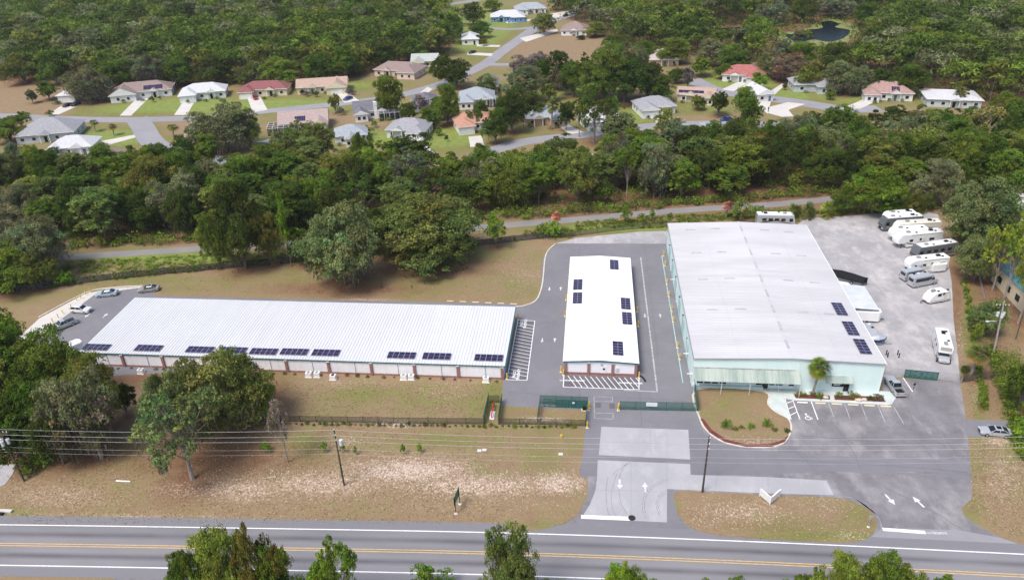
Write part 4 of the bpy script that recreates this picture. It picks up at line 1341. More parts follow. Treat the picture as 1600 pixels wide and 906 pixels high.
def tree(kind, base, R, H, tone, label=None, group=None, litter=True):
    vs = VAR[kind]; k = _vi.get(kind, 0); _vi[kind] = k + 1
    cm, tm, r0, h0 = vs[k % len(vs)]
    t = thing(NAMEOF[kind], label or '-', 'bush' if kind in ('bush', 'palmetto') else 'tree', (base[0], base[1], 0), random.random() * 2 * PI if kind != 'palm' else PI * .0, group)
    s_ = (R / r0, R / r0, H / h0)
    c = obj('crown', cm, parent=t); c.scale = s_
    u = random.uniform(.86, 1.14)
    c.color = tuple(v * u * random.uniform(.93, 1.07) for v in TONE[tone]) + (1,)
    if kind not in ('bush', 'palmetto'):
        o = obj('trunk', tm, parent=t); o.scale = s_
    if litter and H > 5:
        TREE_LITTER.append((base[0], base[1], R * 1.05))
    TREES.append((t, KINDWORD[kind], tone, base[0], base[1], label))
    return t


def T(kind, x, ytop, ybase, wpx, tone, label=None, group=None, litter=True, k=1.0):
    """a tree whose trunk stands at picture row ybase, top at row ytop, crown wpx wide"""
    b = G(x, ybase); H = max(1.0, height_at(b, ytop))
    zc = H * .55
    a = PX(b.x - 1, b.y, zc)[0]; c = PX(b.x + 1, b.y, zc)[0]
    return tree(kind, b, wpx / (c - a) * k, H, tone, label, group, litter)


ORD = ['nearest', 'second-nearest', 'third-nearest', 'fourth-nearest', 'fifth-nearest', 'sixth-nearest', 'seventh-nearest', 'eighth-nearest', 'ninth-nearest', 'tenth-nearest'] + [
    w_ + '-nearest' for w_ in 'eleventh twelfth thirteenth fourteenth fifteenth sixteenth seventeenth eighteenth nineteenth twentieth'.split()] + ['twenty-%s-nearest' % w_ for w_ in 'first second third fourth fifth sixth seventh eighth ninth'.split()]


def label_trees():
    """say of each unlabelled tree what it is and which landmark it stands by"""
    cell = {}
    for t in TREES:
        if t[5]:
            continue
        _, kw, tone, x, y, _ = t
        best = min(LAND, key=lambda l: (l[1] - x) ** 2 + (l[2] - y) ** 2)
        dx, dy = x - best[1], y - best[2]
        rel = 'behind' if dy > abs(dx) else ('before' if -dy > abs(dx) else ('on the RV-lot side of' if dx > 0 else 'on the long-shed side of'))
        cell.setdefault((kw, tone, rel, best[0]), []).append((dx * dx + dy * dy, t))
    for (kw, tone, rel, nm), v in cell.items():
        v.sort(key=lambda q: q[0])
        for i, (_, t) in enumerate(v):
            t[0]['label'] = '%s%s %s %s %s' % ('' if len(v) == 1 else ORD[min(i, len(ORD) - 1)] + ' ', tone, kw, rel, nm)


def mass(name, blobs_, label=None, category=None):
    """joined growth nobody could count"""
    cr = Crown()
    for c, r3, n, sz, t in blobs_:
        cr.add(c, r3, n, sz * .8, t, shell=.4)
    o = obj(name, cr.mesh(name)); o['kind'] = 'stuff'; o.color = (1, 1, 1, 1)
    return o


# ------------------------------------------------------------------ houses
def roofmat(n, c, c2):
    return mat('shingles_' + n, c, c2, 1.2, .9, stretch=(1, 1, 1), ramp=(.3, .7))


RM = {'grey': roofmat('grey', (.25, .25, .27), (.33, .33, .35)), 'pale': roofmat('pale', (.47, .47, .48), (.56, .56, .57)), 'brown': roofmat('brown', (.22, .165, .15), (.29, .22, .2)),
      'maroon': roofmat('maroon', (.20, .075, .075), (.26, .10, .10)), 'tan': roofmat('tan', (.36, .25, .20), (.44, .32, .26)), 'pink': roofmat('pink', (.33, .25, .235), (.41, .32, .30)),
      'dark': roofmat('dark', (.12, .12, .14), (.18, .18, .2)), 'bluegrey': roofmat('bluegrey', (.27, .30, .33), (.34, .37, .40)), 'orange': roofmat('orange', (.40, .20, .14), (.48, .27, .20)),
      'red': roofmat('red', (.30, .10, .09), (.38, .15, .13)), 'taupe': roofmat('taupe', (.40, .34, .32), (.48, .42, .4)), 'green': roofmat('green', (.34, .37, .35), (.42, .45, .42)), 'redtan': roofmat('redtan', (.30, .19, .165), (.38, .25, .22))}
WM = {'white': mat('white_stucco', (.72, .72, .72), (.66, .66, .66), .5, .85), 'cream': mat('cream_stucco', (.68, .60, .42), (.62, .55, .4), .5, .85), 'tan': mat('tan_stucco', (.5, .38, .25), (.45, .34, .23), .5, .85),
      'blue': mat('blue_wall', (.10, .25, .5), (.13, .3, .55), .5, .8), 'grey': mat('grey_stucco', (.5, .54, .56), (.45, .48, .5), .5, .85), 'pink': mat('pink_stucco', (.66, .5, .42), (.6, .46, .4), .5, .85)}
WIN_M = MB().box(-.5, .5, -.05, 0, 0, 1).mesh('window', M_PLWHITE)
PANE_M = MB().box(-.42, .42, -.075, -.052, .08, .92).mesh('pane', M_GLASS)
GAR_M = MB().box(-.5, .5, -.05, 0, 0, 1).mesh('garage_door', M_PLWHITE)
GAR_L = MB().box(-.48, .48, -.06, -.052, .24, .26).box(-.48, .48, -.06, -.052, .49, .51).box(-.48, .48, -.06, -.052, .74, .76).mesh('door_groove', M_GREYP)


def hip(b, x0, x1, y0, y1, z, pitch, style, m=0, o=.55, th=.18):
    """hip or gable roof over a rectangle, eaves overhanging by o, closed underneath"""
    x0 -= o; x1 += o; y0 -= o; y1 += o
    wx, wy = x1 - x0, y1 - y0
    lo = [(x0, y0, z), (x1, y0, z), (x1, y1, z), (x0, y1, z)]
    up = [(p[0], p[1], z + th) for p in lo]
    h = min(wx, wy) / 2 * pitch
    zz = z + th + h
    if wx >= wy:
        ins = wy / 2 if style == 'hip' else .001
        r = [(x0 + ins, (y0 + y1) / 2, zz), (x1 - ins, (y0 + y1) / 2, zz)]
        fs = [(up[0], up[1], r[1], r[0]), (up[2], up[3], r[0], r[1]), (up[3], up[0], r[0]), (up[1], up[2], r[1])]
    else:
        ins = wx / 2 if style == 'hip' else .001
        r = [((x0 + x1) / 2, y0 + ins, zz), ((x0 + x1) / 2, y1 - ins, zz)]
        fs = [(up[1], up[2], r[1], r[0]), (up[3], up[0], r[0], r[1]), (up[0], up[1], r[0]), (up[2], up[3], r[1])]
    for f in fs:
        g = 1 if (style == 'gable' and len(f) == 3) else m
        b.face(f, g)
    b.face(lo[::-1], m)
    for i in range(4):
        j = (i + 1) % 4; b.face((lo[i], lo[j], up[j], up[i]), 2)
    return r, zz


def house(label, fl, fr, depth, roof='grey', wall='white', style='hip', wing='R', wingw=.36, wingstyle=None, garage=True, cage=None, solar=None, land=None, pitch=.50, H=2.95):
    depth += 1.5
    A, B = G(*fl), G(*fr)
    W = (B - A).length; rot = math.atan2(B.y - A.y, B.x - A.x)
    r = thing('house', label, 'house', ((A.x + B.x) / 2, (A.y + B.y) / 2, 0), rot, 'houses of the neighbourhood behind the tree belt')
    h = W / 2; wp = 4.0 if wing else 0
    wx0, wx1 = (0, 0)
    obj('wall', MB().box(-h, h, wp, depth, 0, H), WM[wall], r)
    b = MB(); rd, zz = hip(b, -h, h, wp, depth, H, pitch, style)
    ro = obj('roof', b, [RM[roof], WM[wall], M_PLWHITE], r)
    sx = 1 if wing == 'R' else -1
    if wing:
        ww = W * wingw
        wx0, wx1 = (h - ww, h - .0) if wing == 'R' else ((-h, -h + ww) if wing == 'L' else (-ww / 2, ww / 2))
        obj('wing_wall', MB().box(wx0 + .05, wx1 - .05, 0, wp + 1, 0, H - .02), WM[wall], r)
        b = MB(); hip(b, wx0, wx1, 0, wp + depth * .5, H + .03, pitch, wingstyle or style)
        obj('wing_roof', b, [RM[roof], WM[wall], M_PLWHITE], r)
        if garage:
            gw = min(4.9, ww * .75)
            q = obj('garage_door', GAR_M, parent=r, loc=((wx0 + wx1) / 2, -.002, .02)); q.scale = (gw, 1, 2.15)
            obj('door_groove', GAR_L, parent=q)
        else:
            for t in (.3, .7):
                q = obj('window', WIN_M, parent=r, loc=(wx0 + (wx1 - wx0) * t, -.002, .8)); q.scale = (1.3, 1, 1.4); obj('pane', PANE_M, parent=q)
    # windows on the recessed front and the sides
    n = max(2, int((W - (wx1 - wx0)) / 3.6))
    free0, free1 = (-h, wx0) if wing == 'R' else ((wx1, h) if wing == 'L' else (-h, h))
    for i in range(n):
        x = free0 + (free1 - free0) * (i + .5) / n
        if wing == 'C' and wx0 - .8 < x < wx1 + .8:
            continue
        if i == n // 2:
            q = obj('front_door', MB().box(x - .5, x + .5, wp - .06, wp - .002, .02, 2.15), M_BLACKP if random.random() < .5 else M_GLASSB, r)
        else:
            q = obj('window', WIN_M, parent=r, loc=(x, wp - .002, .85)); q.scale = (1.5, 1, 1.35); obj('pane', PANE_M, parent=q)
    gx = (free0 + free1) / 2
    if W > 13 and wing != 'C':
        b = MB(); hip(b, gx - 1.8, gx + 1.8, wp - 1.2, wp + depth * .3, H + .06, pitch, 'gable', o=.3)
        obj('porch_roof', b, [RM[roof], WM[wall], M_PLWHITE], r)
        for k_ in (-1.6, 1.6):
            obj('porch_post', MB().box(gx + k_ - .12, gx + k_ + .12, wp - 1.2, wp - .96, 0, H + .05), M_PLWHITE, r)
    obj('gutter', MB().box(-h - .55, h + .55, wp - .62, wp - .552, H + .02, H + .16), M_PLWHITE, r)
    for sd in (-1, 1):
        for t in (.35, .7):
            q = obj('window', WIN_M, parent=r, loc=(sd * h * 1.0 + sd * .002, wp + (depth - wp) * t, .9)); q.rotation_euler = (0, 0, sd * PI / 2); q.scale = (1.2, 1, 1.2); obj('pane', PANE_M, parent=q)
    for k in range(3):
        obj('roof_vent', MB().box(-.15, .15, -.15, .15, 0, .35), M_GREYP, ro, loc=(random.uniform(-h * .5, h * .5), wp + (depth - wp) * .72, H + .55 * pitch * (depth - wp) / 2))
    if cage:
        c0, c1, d0, d1, hh = cage
        b = MB()
        for i in range(5):
            x = c0 + (c1 - c0) * i / 4
            b.box(x - .05, x + .05, d0, d0 + .1, 0, hh).box(x - .05, x + .05, d1 - .1, d1, 0, hh).box(x - .05, x + .05, d0, d1, hh, hh + .1)
        for i in range(4):
            y = d0 + (d1 - d0 - .1) * i / 3
            b.box(c0, c1, y, y + .1, hh + .003, hh + .093)
        obj('cage_frame', b, M_PLWHITE, r)
        obj('cage_screen', MB().box(c0 + .02, c1 - .02, d0 + .02, d1 - .02, .1, hh - .01), mat('insect_screen', (.03, .03, .032), rough=.8, alpha=.45), r)
    if solar:
        s0, s1 = solar
        hh = min(2 * h + 1.1, depth - wp + 1.1) / 2 * pitch
        yf, ye = wp - .55 + .9, (wp + depth) / 2 - .5
        zf = lambda y: H + .18 + (y - (wp - .55)) * pitch + .08
        b = MB(); n = 5
        for i in range(n):
            for j in range(1):
                xa = s0 + (s1 - s0) * i / n + .04; xb = s0 + (s1 - s0) * (i + 1) / n - .04
                ya = yf + (ye - yf) * j / 2 + .04; yb = yf + (ye - yf) * (j + 1) / 2 - .04
                m = MB(); m.hexa([(xa, ya, zf(ya) - .05), (xb, ya, zf(ya) - .05), (xb, yb, zf(yb) - .05), (xa, yb, zf(yb) - .05), (xa, ya, zf(ya)), (xb, ya, zf(ya)), (xb, yb, zf(yb)), (xa, yb, zf(yb))])
                obj('roof_panel', m, M_PANEL, ro)
    if land:
        c = r.matrix_basis @ Vector((0, depth / 2, 0)); LAND.append((land, c.x, c.y))
    HOUSES.append((r.matrix_basis @ Vector((0, depth / 2, 0)), max(W, depth) / 2))
    return r


HOUSES = []
house('pale-roofed white house half hidden by a mossy tree, two dark cars on its drive', (92, 161), (158, 158), 13, 'pale', 'white', 'hip', 'L', .4, land='the two-car white house')
house('brown-roofed white house with dark roof panels and a screened cage behind', (174, 162), (268, 153), 14, 'brown', 'white', 'hip', 'L', .42, 'gable', False, (6, 13, 12, 19, 3.0), (1, 9), land='the panelled brown-roofed house')
house('white house with a streaky grey hip roof and white garage door', (282, 162), (352, 156), 13, 'pale', 'white', 'hip', 'L', .36, land='the grey-roofed garage house')
house('low cream house with a dark maroon roof, red car on its drive', (374, 156), (446, 153), 12, 'maroon', 'cream', 'hip', 'L', .3, land='the maroon-roofed house')
house('cream house with tan gable roofs and a garage facing a blue car', (464, 152), (542, 147), 12, 'tan', 'cream', 'gable', 'R', .4, land='the tan gabled house')
house('pinkish house with a large brown hip roof at the edge of the wood', (580, 122), (648, 125), 13, 'brown', 'pink', 'hip', 'R', .4, garage=False, land='the wood-edge brown house')
house('grey-green gabled house beside the big round dark oak', (642, 109), (682, 108), 12, 'green', 'cream', 'gable', 'L', .5, 'gable', False, land='the grey-green gabled house')
house('small white house with a pale hip roof by the diagonal road', (722, 71), (748, 70), 12, 'pale', 'white', 'hip', None, land='the small diagonal-road house')
house('blue-walled house with a pale roof by the diagonal road', (768, 37), (820, 35), 14, 'pale', 'blue', 'hip', 'R', .4, garage=False, land='the blue-walled house')
house('grey-roofed white house on the road corner near the blue-walled house', (806, 24), (854, 22), 14, 'bluegrey', 'white', 'hip', 'L', .4, garage=False, land='the grey corner house')
house('white house with a brown-grey roof facing the open brown field', (877, 56), (917, 56), 12, 'brown', 'white', 'hip', None, land='the brown-field white house')
house('dark grey roofed house with a cream gable beside the street bend', (750, 147), (778, 146), 12, 'dark', 'cream', 'gable', None, land='the dark-roofed cream house')
house('large grey-roofed house with a screened cage among trees', (718, 172), (772, 170), 15, 'bluegrey', 'white', 'hip', 'L', .4, garage=False, cage=(4, 9, 2, 8, 3.2), land='the large caged grey house')
house('dark grey hip-roofed house tucked behind the green trees', (648, 176), (686, 173), 12, 'dark', 'grey', 'hip', None, land='the dark grey hidden house')
house('white house with dark gable roof, tall chimney and white framed cage', (556, 192), (622, 186), 13, 'dark', 'white', 'gable', 'L', .3, 'gable', False, (1, 9, -1.0, 4.0, 2.9), land='the tall-chimney house')
house('grey hip-roofed house with white garage door on a green lawn', (600, 221), (662, 222), 13, 'grey', 'white', 'hip', 'R', .42, land='the green-lawn grey house')
house('small blue-grey roofed house with an arched entry', (524, 232), (574, 228), 12, 'bluegrey', 'white', 'hip', 'C', .3, 'gable', False, land='the small blue-grey roofed house')
house('cream house with pinkish gabled roof, one dark roof panel and pool cage', (436, 212), (512, 206), 14, 'pink', 'cream', 'gable', 'R', .3, 'gable', False, (-13, -5, 0, 8, 2.8), (-3, 1), land='the pinkish gabled house')
house('white house with a bright orange tiled hip roof and garage', (718, 212), (776, 206), 13, 'orange', 'white', 'hip', 'L', .42, land='the orange-roofed house')
house('wide grey-roofed house with the white pickup beside it', (28, 226), (118, 218), 14, 'grey', 'grey', 'hip', None, land='the wide pickup house')
house('pale-roofed house at the edge of the belt, below the wide grey roof', (72, 252), (140, 247), 13, 'pale', 'white', 'hip', 'L', .3, garage=False, land='the pale belt-edge house')
house('tan-roofed house mostly behind the big mossy street tree', (292, 226), (326, 222), 12, 'tan', 'pink', 'gable', None, land='the tree-hidden tan roof')
house('brown-roofed house half sunk behind the belt of trees', (126, 272), (180, 268), 12, 'brown', 'tan', 'hip', None, land='the sunken brown roof')
house('tan-walled house with pale blue-grey roof and curved drive', (826, 203), (882, 198), 13, 'bluegrey', 'tan', 'hip', 'R', .34, 'hip', False, land='the curved-drive house')
house('white-roofed house seen through the open tree with pale trunk', (918, 205), (972, 200), 13, 'pale', 'white', 'hip', 'L', .4, land='the pale-trunk white house')
house('white house with grey shingle roof, beige pickup parked before it', (1004, 186), (1060, 182), 13, 'grey', 'white', 'hip', 'L', .45, 'gable', land='the beige-pickup house')
house('long low tan-roofed house with dark roof panels', (1056, 163), (1114, 166), 10, 'tan', 'cream', 'gable', 'R', .3, 'gable', False, None, (-7, 3), land='the low tan panelled house')
house('white house with a bright red hip roof on a green lawn', (1128, 131), (1194, 133), 14, 'red', 'white', 'hip', 'R', .42, land='the red-roofed house')
house('house with a pale tan hip roof rising between dark trees', (1016, 104), (1060, 103), 13, 'taupe', 'tan', 'hip', None, land='the lone pale-tan roof')
house('pale-roofed white house at the edge of the drive court', (1184, 160), (1208, 158), 11, 'pale', 'white', 'gable', None, land='the drive-court house')
house('house with flat grey roof half hidden at the near side of the street', (1106, 222), (1152, 221), 11, 'bluegrey', 'grey', 'hip', None, pitch=.2, land='the half-hidden flat grey roof')
house('grey-walled house beneath the large mossy trees', (1244, 148), (1340, 147), 13, 'grey', 'grey', 'hip', 'C', .3, 'gable', False, land='the mossy-tree grey house')
house('brownish-pink hip-roofed house with a square roof panel', (1350, 160), (1428, 163), 14, 'redtan', 'white', 'hip', 'L', .3, 'hip', False, (2, 11, 12, 18, 2.8), (1, 4), land='the brownish-pink house')
house('house with low pale roof and a white rooftop box at the wood edge', (1447, 167), (1532, 170), 13, 'pale', 'grey', 'hip', None, pitch=.25, land='the low wood-edge roof')
house('pink-grey roofed house glimpsed through the belt of trees', (906, 286), (962, 282), 12, 'taupe', 'tan', 'hip', None, land='the pink-grey belt roof')
house('pale house glimpsed through the tall belt trees', (814, 284), (856, 280), 12, 'pale', 'white', 'hip', None, land='the pale belt house')
house('small bluish pool house behind the tall belt trees', (690, 300), (742, 296), 9, 'bluegrey', 'grey', 'hip', None, land='the bluish pool house')
house('blue house corner at the far edge of the wood', (-14, 112), (8, 110), 12, 'dark', 'blue', 'hip', None, land='the wood-edge blue house')
_ch = [o for o in bpy.data.objects if o.get('label', '').startswith('white house with dark gable roof')][0]
obj('chimney', MB().box(-.7, .7, 2.8, 4.2, 0, 6.6), M_PLWHITE, _ch)
# the yellow-brown buildings at the east edge
e = thing('shed', 'long pale shed with a teal metal roof at the edge of the pine hedge', 'building', (G(1626, 520).x, G(1626, 520).y, 0), rad(0))
obj('wall', MB().box(0, 12, 0, 22, 0, 4.4), WM['cream'], e)
b = MB(); b.hexa([(-.4, -.4, 4.4), (12.4, -.4, 5.4), (12.4, 22.4, 5.4), (-.4, 22.4, 4.4), (-.4, -.4, 4.5), (12.4, -.4, 5.5), (12.4, 22.4, 5.5), (-.4, 22.4, 4.5)])
obj('roof', b, mat('teal_metal_roof', (.07, .24, .30), (.10, .30, .36), .6, .4), e)
for i in range(5):
    obj('window', MB().box(-.06, -.002, 2 + i * 4, 3.6 + i * 4, 1.2, 2.6), M_GLASS, e)
e = thing('shed', 'shed with a pale flat roof behind the pine hedge at the frame edge', 'building', (G(1592, 352).x, G(1592, 352).y, 0))
obj('wall', MB().box(0, 16, 0, 20, 0, 4.5), WM['tan'], e); obj('roof', MB().box(-.4, 16.4, -.4, 20.4, 4.5, 4.75), M_ROOFB, e)
obj('garage_door', MB().box(3, 7, -.08, -.002, .05, 3.4), M_PLWHITE, e)

for n_, p_ in (('the far end of the trail', (120, 400)), ('the trail behind the long shed', (330, 387)), ('the trail by the big oaks', (640, 366)), ('the trail behind the narrow building', (900, 344)),
               ('the trail behind the warehouse', (1150, 324)), ('the parked coaches', (1430, 350)), ('the black-lidded boat', (1325, 436)), ('the class C motorhome', (1475, 530)),
               ('the west car park', (110, 470)), ('the transformer pole', (20, 740)), ('the parking lot sedan', (1555, 672)), ('the pond', (1275, 50)), ('the brown field corner', (40, 150)), ('the open brown field', (860, 80)),
               ('the yellow hydrant', (877, 690)), ('the highway bend', (1350, 860)), ('the west stretch of highway', (300, 860)), ('the middle stretch of highway', (700, 860))):
    landmark(n_, p_)


# ------------------------------------------------------------------ individually placed trees
T('dome_oak', 540, 325, 444, 120, 'sage grey', 'large sage-green oak standing alone on the grass before the belt')
T('dome_oak', 668, 307, 408, 156, 'dusty green', 'wide spreading dusty-green oak over the vine-covered fence')
T('oak', 598, 326, 398, 62, 'dark green', 'dark green oak crown between the lone sage oak and the wide spreading oak')
T('cone_tree', 775, 333, 388, 36, 'bright green', 'bright green conical tree on the fence line beside the trail')
T('mossy_oak', 356, 543, 668, 160, 'dusty green', 'big dense mossy oak leaning over the solar panels of the long roof')
T('mossy_oak', 278, 580, 690, 76, 'sage grey', 'lower sage-grey oak crown at the shaded side of the big mossy oak')
T('open_oak', 301, 612, 748, 128, 'sage grey', 'sage-grey oak with a bare dark trunk on the open verge')
T('oak', 398, 562, 655, 76, 'mid green', 'mid green oak crown touching the long building beside the mossy oak')
for a in (('oak', 28, 493, 610, 120, 'mid green', 'mid green oak hiding the corner of the car park'), ('oak', 95, 530, 640, 120, 'deep green', 'deep green oak covering the long building end'),
          ('tall_oak', 10, 560, 690, 90, 'olive', 'olive tall tree at the frame edge above the transformer pole'), ('mossy_oak', 150, 586, 712, 100, 'grey-green', 'grey mossy oak at the front of the dense clump'),
          ('oak', 55, 600, 705, 110, 'deep green', 'deep green oak in the heart of the dense clump'), ('bare_tree', 160, 618, 716, 70, 'grey-green', 'half-bare grey tree with drooping twigs in the dense clump'),
          ('oak', 168, 560, 668, 80, 'olive', 'olive oak at the shed side of the dense clump'), ('tall_oak', 100, 640, 724, 80, 'dark green', 'dark narrow tree at the foot of the dense clump'),
          ('round_tree', 40, 660, 728, 60, 'dark green', 'dark round tree right behind the transformer pole'), ('oak', -10, 520, 640, 110, 'dark green', 'dark oak at the frame edge beside the car park'),
          ('bush', 75, 700, 722, 40, 'bright green', 'bright green bush at the foot of the dense clump'), ('bush', 50, 722, 736, 40, 'mid green', 'mid green bush beside the transformer pole'),
          ('round_tree', 200, 600, 650, 40, 'dark green', 'dark round tree between the clump and the mossy oak'),
          ('mossy_oak', 20, 330, 425, 110, 'grey-green', 'grey mossy tree overhanging the trail end'), ('mossy_oak', 75, 338, 432, 90, 'grey-green', 'grey-green mossy tree with bare limbs by the trail end'),
          ('oak', 20, 385, 452, 90, 'mid green', 'green tree on the vine fence at the frame edge'), ('oak', 62, 395, 450, 60, 'olive', 'olive tree on the vine fence at the trail end'), ('bush', 100, 425, 446, 30, 'bright green', 'bright green bush on the vine fence'),
          ('oak', 385, 285, 420, 88, 'dark green', 'tall dark ivy-hung tree standing between trail and fence'), ('oak', 345, 330, 416, 50, 'mid green', 'mid green tree between trail and fence beside the ivy-hung tree'),
          ('cone_tree', 456, 300, 416, 22, 'bright green', 'slender vine-wrapped snag between trail and fence'), ('oak', 425, 330, 415, 44, 'olive', 'olive tree over the trail beside the vine-wrapped snag'),
          ('round_tree', 478, 360, 415, 44, 'dark green', 'dark round tree between the vine-wrapped snag and the lone oak'),
          ('cone_tree', 978, 321, 350, 18, 'bright green', 'small bright cone tree on the trail edge behind the warehouse'), ('cone_tree', 1018, 327, 344, 11, 'bright green', 'tiny bright cone tree on the trail edge'),
          ('bush', 1004, 334, 348, 22, 'mid green', 'low bush between the two cone trees by the trail'), ('bush', 1047, 332, 341, 10, 'mid green', 'tiny round bush by the trail bend'),
          ('bush', 862, 345, 370, 34, 'bright green', 'bright bush at the corner of the paved yard'), ('bush', 845, 352, 372, 26, 'mid green', 'mid green bush beside the yard corner'),
          ('dead_palm', 870, 332, 362, 16, 'brownish', 'dead orange-fronded palm at the yard corner'), ('dead_palm', 1136, 316, 341, 18, 'brownish', 'dead orange-fronded palm by the warehouse end'),
          ('bush', 1155, 311, 345, 40, 'dusty green', 'dusty green bush by the dead palm'), ('bush', 1180, 322, 344, 26, 'mid green', 'green bush behind the parked motorhome'),
          ('dome_oak', 1362, 262, 333, 92, 'mid green', 'broad bright-topped oak behind the gravel lot'), ('oak', 1318, 290, 335, 50, 'mid green', 'small oak at the shed side of the broad gravel-lot oak'),
          ('oak', 1455, 250, 322, 76, 'grey-green', 'grey-green oak behind the palmettos'), ('dome_oak', 1523, 278, 400, 112, 'sage grey', 'large sage-green oak over the coaches'),
          ('oak', 1512, 338, 398, 60, 'dusty green', 'dusty oak touching the tail of the tan coach'), ('oak', 1520, 370, 440, 66, 'sage grey', 'sage oak hanging over the dirt strip'),
          ('open_oak', 1568, 332, 468, 84, 'yellow-green', 'tall yellow-green tree by the grey wall'), ('open_oak', 1590, 380, 505, 60, 'yellow-green', 'yellow-green tree before the teal-roofed shed'),
          ('open_oak', 1550, 350, 455, 60, 'yellow-green', 'slim yellow-green tree beside the grey wall'),
          ('dome_oak', 1538, 469, 522, 56, 'sage grey', 'round sage-green tree alone beside the pale utility pole'),
          ('bush', 1596, 655, 690, 50, 'bright green', 'bright green hedge bush behind the sedan'), ('round_tree', 1590, 560, 640, 60, 'deep green', 'deep green round tree at the frame edge'),
          ('bush', 1520, 505, 535, 22, 'yellow-green', 'yellow-green bush in the ditch beside the round tree'), ('bush', 1530, 600, 640, 14, 'yellow-green', 'yellow-green bush by the ditch below the fan palm'),
          ('bush', 1598, 610, 660, 30, 'yellow-green', 'yellow-green bush at the frame edge above the sedan'),
          # trees this side of the highway (bases below the frame)
          ('oak', 428, 818, 985, 76, 'olive', 'taller olive-green oak rising over the highway edge line'), ('oak', 368, 834, 990, 96, 'yellow-green', 'yellow-green oak crown over the highway beside the taller oak'),
          ('oak', 330, 862, 985, 80, 'mid green', 'low green oak crown at the highway side road'), ('oak', 455, 860, 990, 60, 'mid green', 'mid green crown touching the taller highway oak'),
          ('open_oak', 545, 842, 985, 74, 'mid green', 'open tree in the middle of the highway foreground'), ('round_tree', 520, 880, 975, 60, 'bright green', 'bright round crown at the foot of the open highway tree'), ('bush', 670, 888, 930, 70, 'mid green', 'low bush row piece on the south verge'),
          ('mossy_oak', 800, 832, 975, 86, 'dusty green', 'mossy dusty-green tree over the double yellow line'), ('oak', 972, 876, 980, 76, 'bright green', 'bright green crown just entering below the entrance'),
          ('oak', 1290, 868, 985, 80, 'yellow-green', 'yellow-green crown over the highway bend'), ('oak', 1352, 868, 990, 100, 'mid green', 'mid green crown over the highway bend'), ('oak', 1400, 888, 985, 70, 'olive', 'olive crown beside the mid green bend tree'),
          ('round_tree', 1255, 890, 965, 50, 'mid green', 'small crown at the near end of the bend trees'), ('bush', 1470, 898, 925, 40, 'mid green', 'low bush top on the verge by the bend'), ('bush', 1150, 900, 925, 30, 'mid green', 'bush tip on the south verge between two crowns')):
    T(*a)
T('bare_tree', 450, 625, 722, 32, 'grey-green', 'leaning ivy-covered snag on the verge beside the shrub fence')
pp = G(1519, 590)
T('palm', 1519, 541, 592, 38, 'dusty green', 'stout fan palm beside the gravel lot gate', k=1.05)
T('palm', 1274, 563, 617, 32, 'mid green', 'fan palm leaning over the mulch bed of the mint building', k=1.15)
T('palm', 1503, 572, 598, 16, 'dark green', 'small dark fan palm against the chain-link by the gate')
for _pc, (x, yt, yb, w_) in enumerate(sorted(((1240, 318, 340, 24), (1262, 316, 342, 22), (1292, 315, 340, 26), (1310, 312, 336, 22), (1392, 290, 328, 28), (1410, 295, 330, 26), (1428, 298, 330, 28), (1446, 300, 330, 26), (1404, 282, 318, 24), (1436, 306, 334, 20))), 1):
    T('palmetto', x, yt, yb, w_, random.choice(['yellow-green', 'dusty green', 'olive']), nth(_pc) + ' spiky palmetto clump from the trail along the gravel lot edge', 'palmettos along the gravel lot edge')
# verge shrubs
for x, yt, yb, w_, lb in ((415, 689, 706, 17, 'largest round shrub on the verge near the ivy snag'), (508, 690, 706, 12, 'shrub just left of the brown pole on the verge'.replace('left of', 'before')), (536, 694, 708, 10, 'small shrub just behind the brown pole on the verge'),
                          (556, 696, 710, 7, 'thin sapling between the brown pole and the twin shrubs'), (630, 694, 711, 9, 'first of the twin shrubs on the sandy verge'), (656, 692, 708, 10, 'second of the twin shrubs, nearer the utility boxes')):
    T('bush', x, yt, yb, w_, 'bright green', lb)
